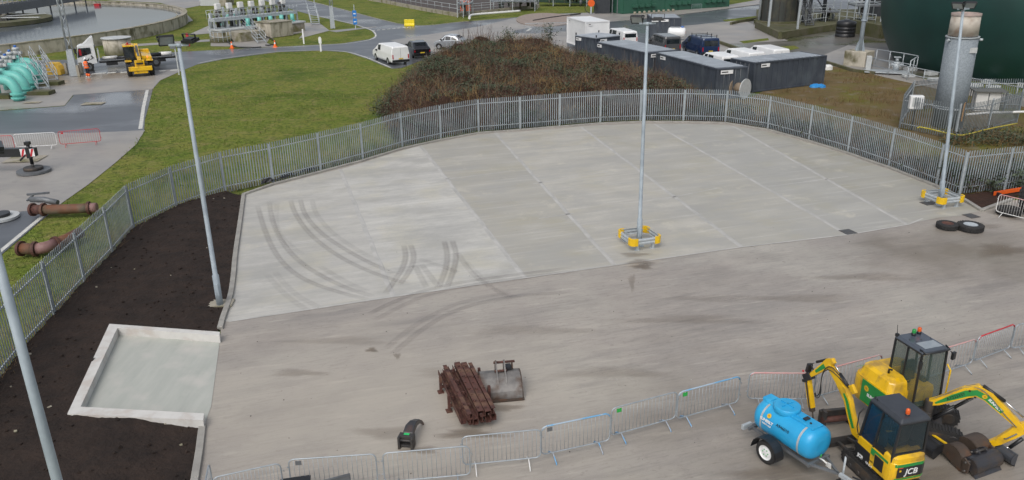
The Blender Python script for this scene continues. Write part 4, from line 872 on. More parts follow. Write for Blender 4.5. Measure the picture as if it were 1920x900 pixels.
def plane_ext(pf,poly,hw,name,mt,parent,bevel=.008):
    n=len(poly); vs=[pf(s,z,-hw) for s,z in poly]+[pf(s,z,hw) for s,z in poly]
    area=sum(poly[i][0]*poly[(i+1)%n][1]-poly[(i+1)%n][0]*poly[i][1] for i in range(n))
    idx=list(range(n)); 
    fs=[tuple(idx) if area>0 else tuple(idx[::-1]),tuple(i+n for i in (idx[::-1] if area>0 else idx))]
    for i in range(n):
        j=(i+1)%n; f=(i,i+n,j+n,j); fs.append(f if area>0 else f[::-1])
    return MB().add(vs,fs).build(name,mt,parent,bevel=bevel)
def strip_plane(pf,poly,off,name,mt,parent,th=.003):
    n=len(poly); o0,o1=(off,off+th) if off>0 else (off-th,off)
    vs=[pf(s,z,o0) for s,z in poly]+[pf(s,z,o1) for s,z in poly]; fs=[tuple(range(n)),tuple(range(n,2*n))[::-1]]+[(i,(i+1)%n,n+(i+1)%n,n+i) for i in range(n)]
    return MB().add(vs,fs).build(name,mt,parent)
def limb(pts,ws):
    "outline of a bent arm from centre line and widths in the working plane"
    L=[];Rr=[]; v=[Vector((a,b)) for a,b in pts]
    for i,p in enumerate(v):
        d=(v[min(i+1,len(v)-1)]-v[max(i-1,0)]).normalized(); n=Vector((-d.y,d.x))*ws[i]/2; L.append(tuple(p+n)); Rr.append(tuple(p-n))
    return L+Rr[::-1]
# --- front machine
ang1=math.atan2(.97,-.24); O1=Vector((9.45,16.69,0)); inv1=Matrix.Rotation(-ang1,3,'Z')
e1=thing('mini_excavator','small yellow mini excavator with black cab roof, amber beacon and JCB badge on its rear','mini excavator',O1,ang1)
tracks(e1,1.75,.80,.23,.42,cx=.02)
# dozer blade at front
MB().ext([(1.38,.05),(1.42,.03),(1.46,.30),(1.40,.34),(1.36,.2)],-.52,.52).build('dozer_blade',m_dgrey,e1,bevel=.01); MB().bar((.5,-.3,.25),(1.38,-.3,.2),.08).bar((.5,.3,.25),(1.38,.3,.2),.08).bar((.6,0,.45),(1.36,0,.28),.07).build('blade_arms',m_dgrey,e1)
# house
def ring(x0,x1,y0,y1,z,r,n=4,rear=True):
    pts=[]
    for cx,cy,a0,rr in ((x1-.03,y1-.03,0,.03),(x0+r,y1-r,90,r),(x0+r,y0+r,180,r),(x1-.03,y0+.03,270,.03)):
        for i in range(n+1): t=R(a0+90*i/n); pts.append((cx+rr*math.cos(t),cy+rr*math.sin(t),z))
    return pts
house=MB().loft([ring(-.86,.42,-.50,.50,.56,.16),ring(-.90,.42,-.50,.50,.66,.2),ring(-.91,.42,-.50,.50,1.10,.2),ring(-.89,-.50,-.50,.50,1.12,.2),ring(-.88,-.52,-.49,.49,1.24,.2),ring(-.80,-.55,-.46,.46,1.30,.2)]).build('engine_body',m_yel,e1,bevel=.012)
MB().bb(-.4,.50,-.48,.48,.46,.52).build('deck_plate',m_blk,e1)
MB().bb(-.58,-.26,.498,.506,.66,1.0).build('vent_panel',m_blk,house); MB().bb(-.1,.44,.498,.512,.56,.90).build('lower_door_panel',m_blk,e1,bevel=.01)
# side lettering band
text('JCB',.13,e1,frameM((.22,.515,.60),(-1,0,0),(0,1,0)),m_wht,offset=.006); text('16 C-1',.09,e1,frameM((-.12,.515,.585),(-1,0,0),(0,1,0)),m_wht,offset=.002); text('A943166',.10,house,frameM((-.05,.503,.99 if 0 else .72),(-1,0,0),(0,1,0)),m_blk)
strip=MB().bb(-.72,-.10,.499,.504,1.03,1.10).bb(-.24,-.10,.499,.504,.92,1.03); strip.build('green_stripe',m_grn,house)
# rear badge: curved black panel wraps
rb=[];
def rearx(y): 
    a=abs(y); return -.912 if a<.30 else -.912+.2-math.sqrt(max(.0001,.2**2-(a-.30)**2))
ys_=[-.46+.92*i/14 for i in range(15)]
def wrap(y0,y1,z0,z1,name,mt,off=.006,parent=None):
    ys=[y0+(y1-y0)*i/8 for i in range(9)]; vs=[(rearx(y)-off,y,z) for z in (z0,z1) for y in ys]+[(rearx(y)-off+.005,y,z) for z in (z0,z1) for y in ys]
    fs=[(i,i+9,i+10,i+1) for i in range(8)]+[(18+i,18+i+1,18+i+10,18+i+9) for i in range(8)]+[(i+9,18+i+9,18+i+10,i+10) for i in range(8)]; return MB().add(vs,fs).build(name,mt,parent or house)
wrap(-.42,.36,.72,1.02,'badge_panel',m_blk); wrap(-.46,.42,1.025,1.11,'green_stripe',m_grn); wrap(-.44,.40,.66,.70,'green_stripe',m_grn); wrap(.22,.34,1.0,1.025,'red_flash',m_red,.008)
text('JCB',.23,house,frameM((-.923,-.03,.87),(0,-1,0),(-1,0,0)),m_wht,offset=.003,shear=.15); MB().bb(-.922,-.915,.26,.31,.90,.95).build('amber_square',m_ylw,house)
# cab
def cab(e,x0,x1,y0,y1,z0,z1,zt,glm,roofm,rear_z,front_rake=.12,side_glass=None,mid=None,skylight=False,door_low=None):
    fr=MB(); t=.055
    A=[(x0+.04,y0,z0),(x0+.04,y1,z0),(x1,y1,z0),(x1,y0,z0)]; B=[(x0+.02,y0+.05,z1),(x0+.02,y1-.05,z1),(x1-front_rake,y1-.05,z1),(x1-front_rake,y0+.05,z1)]
    for a,b in zip(A,B): fr.bar(a,b,t,t)
    for i in range(4): fr.bar(B[i],B[(i+1)%4],t,t); fr.bar(A[i],A[(i+1)%4],t,t)
    def at(i,z): a,b=Vector(A[i]),Vector(B[i]); return a+(b-a)*((z-z0)/(z1-z0))
    for i,j in ((0,1),): fr.bar(at(0,rear_z),at(1,rear_z),t,.07)
    if mid is not None:
        for i,j in ((1,2),(0,3)):
            fr.bar(Vector(A[i])+(Vector(A[j])-Vector(A[i]))*mid,Vector(B[i])+(Vector(B[j])-Vector(B[i]))*mid,.06,.05)
    c=fr.build('cab_frame',m_blk,e,bevel=.012)
    def pane(pts,name,m):
        pts=[Vector(p) for p in pts]; n=(pts[1]-pts[0]).cross(pts[2]-pts[0]).normalized()*.004
        return MB().add([p-n for p in pts]+[p+n for p in pts],[(0,3,2,1),(4,5,6,7),(0,1,5,4),(1,2,6,5),(2,3,7,6),(3,0,4,7)]).build(name,m,c)
    zl=door_low or z0+.05
    def lerp(i,j,u,z): return at(i,z)+(at(j,z)-at(i,z))*u
    m_=mid if mid is not None else .5
    for i,j in ((1,2),(0,3)):
        pane([lerp(i,j,.04,rear_z),lerp(i,j,m_-.03,rear_z),lerp(i,j,m_-.03,z1-.04),lerp(i,j,.04,z1-.04)],'side_window',glm[1])
        pane([lerp(i,j,m_+.03,zl),lerp(i,j,.96,zl),lerp(i,j,.96,z1-.04),lerp(i,j,m_+.03,z1-.04)],'door_window',glm[0])
        if zl>z0+.1: pane([lerp(i,j,m_+.03,z0),lerp(i,j,.96,z0),lerp(i,j,.96,zl),lerp(i,j,m_+.03,zl)],'door_lower_panel',m_blk)
        pane([lerp(i,j,.03,z0),lerp(i,j,m_,z0),lerp(i,j,m_,rear_z),lerp(i,j,.03,rear_z)],'side_panel',m_blk)
    pane([lerp(0,1,.05,rear_z),lerp(0,1,.95,rear_z),lerp(0,1,.95,z1-.04),lerp(0,1,.05,z1-.04)],'rear_window',glm[1])
    pane([lerp(3,2,.05,z0+.05),lerp(3,2,.95,z0+.05),lerp(3,2,.95,z1-.04),lerp(3,2,.05,z1-.04)],'windscreen',glm[1])
    pane([lerp(0,1,.05,z0),lerp(0,1,.95,z0),lerp(0,1,.95,rear_z),lerp(0,1,.05,rear_z)],'rear_panel',m_blk)
    rf=MB().loft([[(x0-.01,y0+.03,z1),(x1-front_rake+.02,y0+.03,z1),(x1-front_rake+.02,y1-.03,z1),(x0-.01,y1-.03,z1)],[(x0-.03,y0+.01,z1+.03),(x1-front_rake+.04,y0+.01,z1+.03),(x1-front_rake+.04,y1-.01,z1+.03),(x0-.03,y1-.01,z1+.03)],[(x0+.05,y0+.09,zt),(x1-front_rake-.03,y0+.09,zt),(x1-front_rake-.03,y1-.09,zt),(x0+.05,y1-.09,zt)]]).build('roof',roofm,e,bevel=.03)
    xm=(x0+x1)/2-.05; ym=(y0+y1)/2
    MB().bb(xm-.26,xm+.2,ym-.22,ym+.22,z0+.28,z0+.42).box((xm-.24,ym,z0+.72),(.12,.42,.62),ry=-.15).build('seat',m_blk,e,bevel=.04)
    MB().bb(xm-.1,xm+.1,ym-.36,ym-.27,z0+.2,z0+.6).bb(xm-.1,xm+.1,ym+.27,ym+.36,z0+.2,z0+.6).cyl((xm+.15,ym-.3,z0+.6),(xm+.2,ym-.3,z0+.8),.02,n=8).cyl((xm+.15,ym+.3,z0+.6),(xm+.2,ym+.3,z0+.8),.02,n=8).build('controls',m_dgrey,e)
    return rf
m_roof=mat('roof_dark_plastic',(.045,.05,.06),(.035,.04,.048),scale=4,rough=.35)
rf=cab(e1,-.80,.42,-.44,.46,1.02,2.2,2.33,(m_glb,m_gl),m_roof,1.30,front_rake=.14,mid=.55,door_low=1.12)
MB().cyl((-.62,.12,2.30),(-.62,.12,2.36),.055,n=14).build('beacon_base',m_blk,rf); MB().lathe([(.05,2.36),(.055,2.42),(.045,2.48),(.02,2.5),(.001,2.502)],c=(-.62,.12,0),n=16).build('beacon',m_org,rf)
MB().tube([(.1,.40,2.33),(.12,.41,2.40),(.18,.41,2.40),(.2,.4,2.33)],.01,6).build('grab_handle',m_blk,rf)
MB().bb(-.02,.02,-.50,-.44,.9,1.3).tube([(.45,.48,1.1),(.52,.5,1.3),(.52,.5,1.7),(.44,.46,1.9)],.016,6).build('grab_rail',m_blk,e1)
# boom of the front machine (swung left), breaker on the end
Bw=Vector((9.25,17.5,0)); az1=R(114)-ang1; Bl=inv1@(Bw-O1); pf=local2(Bl,az1)
MB().bb(.42,.72,-.22,.30,.50,.72).cyl((.62,.1,.45),(.62,.1,1.05),.11,n=14).build('swing_bracket',m_dgrey,e1,bevel=.01)
bm=plane_ext(pf,limb([(.0,.62),(.22,.68),(.42,1.05),(.62,1.46),(.80,1.66),(1.0,1.84),(1.25,2.03),(1.42,2.12)],[.14,.2,.2,.22,.25,.2,.18,.14]),.075,'boom',m_yel,e1)
strip_plane(pf,limb([(.27,.8),(.42,1.07),(.60,1.45),(.74,1.62)],[.08,.1,.1,.06]),.076,'green_stripe',m_grn,bm); strip_plane(pf,limb([(.27,.8),(.42,1.07),(.60,1.45),(.74,1.62)],[.08,.1,.1,.06]),-.076,'green_stripe',m_grn,bm)
MB().bar(pf(.45,1.75,0),pf(.62,1.93,0),.10,.14).build('work_lamp_bracket',m_yel,bm,bevel=.01)
MB().cyl(pf(.66,1.82),pf(1.02,2.06),.04,n=10).build('stick_cylinder',m_blk,bm); MB().cyl(pf(1.0,2.045),pf(1.30,2.26),.022,n=8).build('cylinder_rod',m_chr,bm)
MB().cyl(pf(.15,.55,-.0),pf(.45,.95,0),.045,n=10).build('boom_cylinder',m_blk,bm)
hb=MB(); hoses(hb,[pf(.7,1.9,.07),pf(1.0,2.08,.09),pf(1.3,2.2,.1),pf(1.52,1.9,.12),pf(1.45,1.25,.16),pf(1.55,1.05,.15),pf(1.68,1.1,.08)]); hoses(hb,[pf(.7,1.86,.06),pf(1.05,2.0,.07),pf(1.32,2.1,.14),pf(1.5,1.8,.16),pf(1.38,1.2,.19),pf(1.55,1.0,.16),pf(1.7,1.08,.09)],.012); hb.build('hydraulic_hose',m_blk,bm)
stk=plane_ext(pf,limb([(1.28,2.32),(1.42,2.2),(1.62,1.92),(1.92,1.56),(2.0,1.46)],[.14,.24,.2,.13,.09]),.06,'stick',m_yel,e1)
for s_ in (1,-1): strip_plane(pf,limb([(1.52,2.05),(1.80,1.71)],[.13,.07]),.061*s_,'green_stripe',m_grn,stk)
MB().cyl(pf(1.5,2.25),pf(1.86,1.98),.038,n=10).build('crowd_cylinder',m_blk,stk); MB().cyl(pf(1.86,1.98),pf(2.04,1.82),.018,n=8).build('cylinder_rod',m_chr,stk)
MB().bar(pf(2.08,1.80),pf(2.12,1.52),.14,.10).bar(pf(1.96,1.5),pf(2.18,1.3),.17,.22).bar(pf(2.02,1.28),pf(2.2,1.22),.20,.08).bar(pf(1.92,1.66),pf(2.06,1.8),.04).build('quick_hitch',m_blk,stk,bevel=.01)
bt,bb_=pf(2.08,1.3),pf(1.80,.52); br=MB().bar(bt,bb_,.15,.15).build('breaker',m_yel,e1,bevel=.012)
MB().bar(pf(2.05,1.26,.078),pf(1.79,.5,.078),.05,.03).bar(pf(2.05,1.26,-.078),pf(1.79,.5,-.078),.05,.03).bar(pf(1.82,.6),pf(1.76,.42),.12,.12).build('breaker_cheek',m_dgrey,br); MB().cyl(pf(1.77,.46),pf(1.66,.08),.026,.02,n=8).build('chisel',m_dgrey,br)
MB().cyl(pf(2.16,1.55,.1),pf(2.20,1.55,.14),.03,n=8).build('red_cap',m_red,stk)
# --- rear machine
ang2=math.atan2(-.96,.28); O2=Vector((10.94,19.0,0)); inv2=Matrix.Rotation(-ang2,3,'Z')
e2=thing('mini_excavator','larger yellow mini excavator behind, with square cab, green beacon and boom number A1223337','mini excavator',O2,ang2)
tracks(e2,2.05,1.15,.30,.52,cx=.34,rz=R(50),cy=.48)
# body right of the cab and counterweight
def hoodring(z,x0,x1,y0,y1,r): 
    pts=[]
    for cx,cy,a0,rr in ((x1-.06,y1-.06,0,.06),(x0+r,y1-r,90,r),(x0+r,y0+r,180,r),(x1-.12,y0+.12,270,.12)):
        for i in range(5): t=R(a0+90*i/4); pts.append((cx+rr*math.cos(t),cy+rr*math.sin(t),z))
    return pts
h2=MB().loft([hoodring(.60,-1.05,.35,-.82,.75,.28),hoodring(.75,-1.12,.35,-.84,.76,.32),hoodring(1.25,-1.12,.35,-.84,.76,.32),hoodring(1.36,-1.08,.33,-.82,.74,.3)]).build('engine_body',m_yel,e2,bevel=.015)
def hr(z,x0,x1,y0,y1,r): return [(x1,y0+r,z),(x1,y1,z),(x0+r,y1,z),(x0,y1-r*.6,z),(x0,y0+r,z),(x0+r,y0,z),(x1-r,y0,z)]
MB().loft([hr(1.34,-1.0,.36,-.80,-.17,.12),hr(1.62,-.94,.30,-.70,-.17,.14),hr(1.70,-.86,.12,-.6,-.17,.14)]).build('hood',m_yel,h2,bevel=.04)
MB().loft([hoodring(1.35,-1.05,-.40,-.60,.72,.28),hoodring(1.58,-.98,-.40,-.55,.66,.26),hoodring(1.66,-.9,-.42,-.5,.6,.22)]).build('rear_hood',m_yel,h2,bevel=.03)
MB().bb(-.62,.30,-.855,-.838,.66,1.33).build('green_side_panel',m_grn,h2); MB().box((-1.0,-.60,1.50),(.22,.2,.01),ry=R(-35)).build('green_patch',m_grn,h2)
sun_emblem(h2,frameM((-.42,-.857,1.12),(1,0,0),(0,-1,0)),.10,m_ylw,m_sunc); text('SUNBELT',.13,h2,frameM((-.10,-.858,.95),(1,0,0),(0,-1,0)),m_wht,offset=.005)
MB().bb(-1.13,-1.10,-.1,.5,.8,1.1).build('rear_grille',m_blk,h2); MB().bb(.30,.55,-.82,.76,.52,.95).build('front_deck',m_blk,e2,bevel=.02)
MB().tube([(-.15,-.45,1.7),(-.15,-.45,1.82),(-.05,-.45,1.86)],.03,8).build('exhaust',m_blk,h2)
m_gl2=mat('cab_glass_green',(.09,.14,.125),(.09,.14,.125),rough=.04,alpha=.3,spec=.7)
rf=cab(e2,-.47,.58,-.16,.76,.90,2.60,2.70,(m_gl2,m_gl2),mat('cab_roof_slate',(.075,.09,.115),(.06,.072,.09),scale=4,rough=.25),1.25,front_rake=.06,mid=.5)
MB().bb(.12,.46,.02,.60,2.702,2.712).build('skylight',mat('skylight_glass',(.22,.26,.29),(.3,.33,.35),scale=3,rough=.1),rf)
MB().tube([(.44,-.12,2.70),(.62,-.10,2.66),(.66,.3,2.66),(.62,.70,2.66),(.44,.72,2.70)],.022,8).build('guard_rail',m_blk,rf)
for y,mt,x in ((.30,m_grn,-.28),(.52,m_org,-.32)):
    MB().cyl((x,y,2.69),(x,y,2.78),.06,n=14).build('beacon_base',m_blk,rf); MB().lathe([(.052,2.78),(.055,2.86),(.04,2.89),(.001,2.892)],c=(x,y,0),n=16).build('beacon',mt,rf)
mb=MB()
for x,y in ((-.1,0),(0,.3),(.1,.55),(.05,.1),(.0,.62)): mb.cyl((x,y,2.70),(x,y,2.715),.015,n=6)
mb.build('roof_bolt',m_blk,rf)
MB().cyl((-.44,-.10,2.68),(-.47,-.12,3.0),.008,n=5).box((-.44,-.10,2.70),(.08,.08,.08)).build('aerial',m_blk,rf)
MB().tube([(.62,.74,1.2),(.70,.78,1.3),(.70,.78,2.05),(.60,.73,2.2)],.022,8).build('yellow_grab_rail',m_ylw,e2)
MB().box((.64,.84,2.46),(.08,.14,.22),rz=.3).bar((.6,.74,2.6),(.64,.84,2.5),.03).build('mirror',m_blk,rf,bevel=.02); MB().box((.60,-.18,2.3),(.07,.10,.24)).build('mirror',m_blk,rf,bevel=.02)
MB().bb(-.2,-.06,-.192,-.186,1.28,1.5).build('yellow_sticker',m_ylw,e2)
Bw=Vector((11.42,18.33,0)); az2=R(-30)-ang2; Bl=inv2@(Bw-O2); pf=local2(Bl,az2)
MB().bar(inv2@(Vector((11.2,18.45,0))-O2)+Vector((0,0,.75)),pf(.05,.78),.34,.3).cyl(pf(-.05,.55),pf(-.05,1.25),.12,n=14).build('swing_bracket',m_dgrey,e2,bevel=.01)
bm=plane_ext(pf,limb([(-.10,1.15),(.15,1.28),(.45,1.52),(.74,1.74),(.98,1.86),(1.25,1.76),(1.6,1.48),(1.95,1.20),(2.12,1.05)],[.14,.20,.24,.30,.34,.30,.24,.18,.12]),.085,'boom',m_yel,e2)
for s_ in (1,-1): strip_plane(pf,limb([(.08,1.23),(.45,1.52),(.74,1.73),(.96,1.82),(1.22,1.73),(1.62,1.42)],[.05,.15,.18,.17,.16,.10]),.086*s_,'green_stripe',m_grn,bm)
dv=lambda a,b:(pf(*b)-pf(*a)).normalized()
nn_=(pf(0,0,-1)-pf(0,0,0)).normalized()
text('A1223337',.115,bm,frameM(pf(.52,1.57,-.093),dv((.2,1.33),(.75,1.74)),nn_),m_blk,offset=.002)
text('SUNBELT',.10,bm,frameM(pf(1.42,1.585,-.093),dv((1.25,1.73),(1.6,1.44)),nn_),m_wht,offset=.004)
sun_emblem(bm,frameM(pf(1.16,1.76,-.091),(1,0,0),nn_),.07,m_ylw,m_sunc); MB().cyl(pf(.80,1.83,-.09),pf(.80,1.83,-.1),.03,n=10).cyl(pf(.95,1.68,-.09),pf(.95,1.68,-.1),.03,n=10).build('pivot_pin',m_blk,bm)
for s_ in (.06,-.06): MB().cyl(pf(.12,.72,s_),pf(.55,1.20,s_),.045,n=10).build('boom_cylinder',m_blk,bm)
for s_ in (.06,-.06): MB().cyl(pf(.55,1.20,s_),pf(.92,1.62,s_),.024,n=8).build('cylinder_rod',m_blk,bm)
MB().cyl(pf(1.08,2.02),pf(1.62,1.72),.05,n=12).build('stick_cylinder',m_blk,bm); MB().cyl(pf(1.6,1.73),pf(2.1,1.38),.026,n=8).build('cylinder_rod',m_chr,bm)
hb=MB(); hoses(hb,[pf(.0,1.28,.0),pf(.4,1.62,.02),pf(.75,1.93,.03),pf(1.1,2.05,.05),pf(1.5,1.68,.05),pf(1.9,1.36,.05)],.016); hoses(hb,[pf(.05,1.3,-.04),pf(.4,1.64,-.04),pf(.7,1.9,-.05),pf(1.0,2.0,-.09),pf(1.35,1.75,-.1),pf(1.55,1.5,-.11),pf(2.0,1.1,-.11)],.012); hb.build('hydraulic_hose',m_grey,bm)
stk=plane_ext(pf,limb([(2.30,1.28),(2.12,1.06),(1.95,.82),(1.70,.52),(1.40,.27),(1.30,.22)],[.12,.30,.26,.20,.14,.1]),.07,'stick',m_yel,e2)
MB().tube([pf(2.05,.9,-.08),pf(1.85,.68,-.09),pf(1.8,.66,-.08)],.018,6).build('stick_pipe',m_grey,stk)
MB().cyl(pf(2.2,.75,.0),pf(1.98,.40,0),.05,n=10).build('crowd_cylinder',m_blk,stk); MB().cyl(pf(1.98,.42),pf(1.75,.2),.025,n=8).build('cylinder_rod',m_chr,stk)
MB().bar(pf(1.42,.3),pf(1.55,.12),.22,.14).bar(pf(1.7,.2),pf(1.45,.14),.16,.10).bar(pf(1.34,.34),pf(1.32,.1),.18,.12).build('quick_hitch',m_blk,stk,bevel=.012)
# buckets lying by the machines
gb_='loose digger buckets between the excavators'
wd_=P(1876,862)-P(1791,893); bucket('wide dark flat-fronted digger bucket lying in front under the rear excavator arm','excavator bucket',P(1838,880),math.atan2(wd_.y,wd_.x)-PI/2,.95,.24,mat('dark_clean_steel',(.04,.042,.05),(.03,.03,.034),rough=.35,c3=(.06,.045,.035),s3=2),gb_,roll=-10)
bucket('narrow brown digger bucket lying leftmost of the muddy pair','excavator bucket',P(1790,868),R(105),.30,.38,m_bktb,gb_,roll=40)
bucket('wide brown digger bucket standing between the narrow one and the excavator arm','excavator bucket',P(1822,850),R(112),.50,.38,m_bktb,gb_,roll=35)
bucket('black steel bucket with a yellow top edge between the two excavators','excavator bucket',P(1742,848),R(20),.55,.24,m_blk,gb_,roll=60,lugs=False,edge=m_ylw)
bucket('small black ditching bucket poking out to the right of the digger arm','excavator bucket',P(1884,865),R(200),.5,.16,mat('clean_grey_steel',(.06,.065,.075),rough=.3),gb_,roll=-60,lugs=False)
MB_=MB().bb(-.5,.5,-.02,.02,.05,.45).bb(-.5,.5,-.08,.02,.43,.47).bb(-.44,-.36,-.2,.0,0,.5).bb(.36,.44,-.2,0,0,.5)
o=thing('sweeper_frame','rusty dark steel frame lying behind the front excavator blade','steel frame',P(1572,805)+Vector((0,.35,0)),R(8)); MB_.build('frame',m_dgrey,o); MB().cyl((-.45,-.12,.2),(.45,-.12,.2),.09,n=12).build('roller',m_rust,o)
# items cut by the bottom edge
o=thing('tool_box','black box top cut by the bottom edge beside the second barrier','box',P(558,940),R(12)); MB().bb(-.35,.35,-.25,.25,0,.5).build('box',m_blk,o,bevel=.02); MB().bb(-.37,.37,-.27,.27,.5,.55).build('lid',m_blk,o,bevel=.01)
a_,b_,L_=seg((585,955),(660,935)); o=thing('steel_mesh_panel','grey steel frame panel leaning behind the bottom edge','steel panel',a_,b_); MB().tube([(-.5,0,0),(-.5,0,.75),(.5,0,.75),(.5,0,0)],.03,8).build('frame',m_grey,o); MB().bb(-.5,.5,-.01,.01,.1,.72).build('sheet',m_grey,o)
# black sheeting at the fence foot
s_=MB(); pts=[]
for i in range(22):
    t=i/21; p=P(490+115*t,352-33*t); pts.append(p)
for j in range(4):
    for i,p in enumerate(pts): s_.v.append((p.x-.05+random.gauss(0,.04),p.y+.08+j*.14+random.gauss(0,.03),.12+(.25 if j in (1,2) else .02)*(.5+.5*math.sin(i*.9))+random.random()*.08))
for j in range(3):
    for i in range(21): s_.f.append((j*22+i,j*22+i+1,(j+1)*22+i+1,(j+1)*22+i)); s_.m.append(0); s_.sm.append(False)
tag(s_.build('plastic_sheeting',m_bag),'crumpled black plastic sheeting along the fence foot above the soil bed','plastic sheeting')
# ================= vehicles =================
def vehicle(label,cat,rl,fl,kind,paint,W=1.95,Lf=None,roof_bars=False,plate_=True,name=None,rim=m_silv,group='vehicles parked beyond the mound',rear_glass=True,side_glass=None,dark_rear=False,hk=1.0,right=False):
    a,b=P(*rl),P(*fl); d=b-a; L=d.length if Lf is None else Lf; d.normalize(); left=Vector((-d.y,d.x,0)); w2=W/2
    c=a+d*L/2-left*w2*(-1 if right else 1)
    o=thing(name or {'van':'parked_van','car':'parked_car','small':'parked_van','cab':'parked_van'}[kind],label,cat,(c.x,c.y,-.03),math.atan2(d.y,d.x),group)
    if kind=='car': st=[(-.5,.85,.98,.9),(-.485,.98,1.06,.97),(-.42,1.04,1.30,.99),(-.26,1.05,1.60,1),(.0,1.02,1.68,1),(.10,1.0,1.64,1),(.27,.98,1.08,1),(.42,.88,.96,.97),(.48,.74,.80,.93),(.5,.6,.66,.88)]; glass=[(-.34,-.13),(-.11,.08),(.10,.22)]; ws=(.115,.265); rg=(-.415,-.28)
    elif kind=='van': st=[(-.5,1.18,1.90,.95),(-.485,1.2,2.02,.99),(.08,1.22,2.06,1),(.17,1.22,1.98,1),(.36,1.15,1.25,1),(.46,.98,1.06,.97),(.5,.72,.78,.92)]; glass=[(.04,.17)]; ws=(.18,.35); rg=None
    else: st=[(-.5,1.1,1.72,.95),(-.48,1.12,1.86,.99),(.05,1.14,1.90,1),(.14,1.14,1.84,1),(.32,1.08,1.16,1),(.45,.92,1.0,.97),(.5,.7,.76,.92)]; glass=[(-.18,.0),(.03,.14)]; ws=(.15,.31); rg=None
    if side_glass: glass=side_glass
    st=[(x*L,zb*hk,zt*hk,k*w2) for x,zb,zt,k in st]
    def ring_(x,zb,zt,w):
        tw=w*(.97 if zt-zb<.2 else .80 if kind=='car' else .88)
        half=[(w*.93,.30),(w,.50),(w,zb),(tw,zt-.07 if zt-zb>.2 else zt-.03),(tw-.12,zt)]
        return [(x,y,z) for y,z in half]+[(x,-y,z) for y,z in half[::-1]]
    body=MB().loft([ring_(*s) for s in st],sm=False).build('body',paint,o,bevel=.045)
    def at(x):
        for s0,s1 in zip(st,st[1:]):
            if s0[0]<=x<=s1[0]:
                t=(x-s0[0])/(s1[0]-s0[0]); q=[u+(v-u)*t for u,v in zip(s0,s1)]; return ring_(x,q[1],q[2],q[3])
        return ring_(*st[-1])
    def L2(p,q,t): return Vector(p)+(Vector(q)-Vector(p))*t
    for xa,xb in glass:
        for sd in (0,1):
            ra,rb=at(xa*L),at(xb*L); i0,i1=(2,3) if sd==0 else (7,6); off=Vector((0,.014 if sd==0 else -.014,.004))
            MB().add([L2(ra[i0],ra[i1],.1)+off,L2(rb[i0],rb[i1],.1)+off,L2(rb[i0],rb[i1],.88)+off,L2(ra[i0],ra[i1],.88)+off],[(0,1,2,3),(3,2,1,0)]).build('side_window',m_dgl,body)
    ra,rb=at(ws[0]*L),at(ws[1]*L); off=Vector((.03,0,.022)); MB().add([L2(ra[4],ra[5],.02)+off,L2(ra[4],ra[5],.98)+off,L2(rb[4],rb[5],.98)+off,L2(rb[4],rb[5],.02)+off],[(0,1,2,3),(3,2,1,0)]).build('windscreen',m_dgl,body)
    if rg: ra,rb=at(rg[0]*L),at(rg[1]*L); off=Vector((-.02,0,.02)); MB().add([L2(ra[4],ra[5],.02)+off,L2(ra[4],ra[5],.98)+off,L2(rb[4],rb[5],.98)+off,L2(rb[4],rb[5],.02)+off],[(0,1,2,3),(3,2,1,0)]).build('rear_window',m_dgl,body)
    elif rear_glass:
        z0,z1=st[0][1]+.02,st[0][2]-.14; MB().bb(-L/2-.012,-L/2+.02,-w2*.72,w2*.72,z0,z1).build('rear_window',m_dgl,body)
    else: MB().bb(-L/2-.006,-L/2,-.012,.012,.55,st[0][2]-.1).build('door_seam',m_grey,body)
    MB().bb(-L/2-.07,-L/2+.10,-w2*.93,w2*.93,.33,.60).bb(L/2-.12,L/2+.05,-w2*.85,w2*.85,.28,.55).build('bumper',m_blk if kind!='car' else paint,o,bevel=.03)
    for s in (-1,1):
        MB().bb(-L/2-.03,-L/2+.05,s*w2*.84-.06,s*w2*.84+.06,.75 if kind=='car' else .70,.93 if kind=='car' else 1.15).build('tail_light',m_rlens,o)
        MB().bb(L/2-.22,L/2-.03,s*w2*.74-.14,s*w2*.74+.14,.72,.86).build('headlight',m_wlens,o)
        MB().bb(L*.20,L*.24,s*(w2+.02)-.03,s*(w2+.02)+.13*s,1.12,1.30).build('wing_mirror',m_blk,o)
        for x in (-.30,.31):
            y=s*(w2-.11); w_=MB().cyl((x*L,y-.11,.33),(x*L,y+.11,.33),.34,n=22).build('wheel',m_rub,o)
            MB().cyl((x*L,y+s*.10,.33),(x*L,y+s*.125,.33),.22,.19,n=16).build('rim',rim,w_)
            MB().ext([(x*L+.43*math.cos(R(180*k/10)),.34+.43*math.sin(R(180*k/10))) for k in range(11)],s*w2-.004*s-.01,s*w2+.006).build('wheel_arch',m_blk,body)
    if plate_: MB().bb(-L/2-.085,-L/2-.06,-.26,.26,.66 if kind=='van' else .62,.77 if kind=='van' else .73).build('number_plate',m_plate,o)
    if roof_bars:
        for x in (-.38,-.15,.05): MB().bb(x*L-.03,x*L+.03,-w2*.9,w2*.9,2.13*hk,2.17*hk).bb(x*L-.03,x*L+.03,-w2*.88,-w2*.82,1.98*hk,2.28*hk).bb(x*L-.03,x*L+.03,w2*.82,w2*.88,1.98*hk,2.28*hk).build('roof_bar',m_blk,o)
    return o
g4='vehicles on the junction beside the mound'
vehicle('white panel van seen from behind, parked left of the black car','van',(735,123),(698,109),'van',m_wht,W=2.15,rear_glass=False,group=g4)
vehicle('black sloping-roofed car with a yellow plate parked right of the white van','car',(776,110),(756,97.5),'car',m_carb,W=2.1,Lf=5.2,group=g4,hk=1.08,rim=m_dsil)
vehicle('silver car half hidden by the bare saplings on the mound','car',(866,93),(813,92),'car',m_silv,W=2.1,group=g4,hk=1.05)
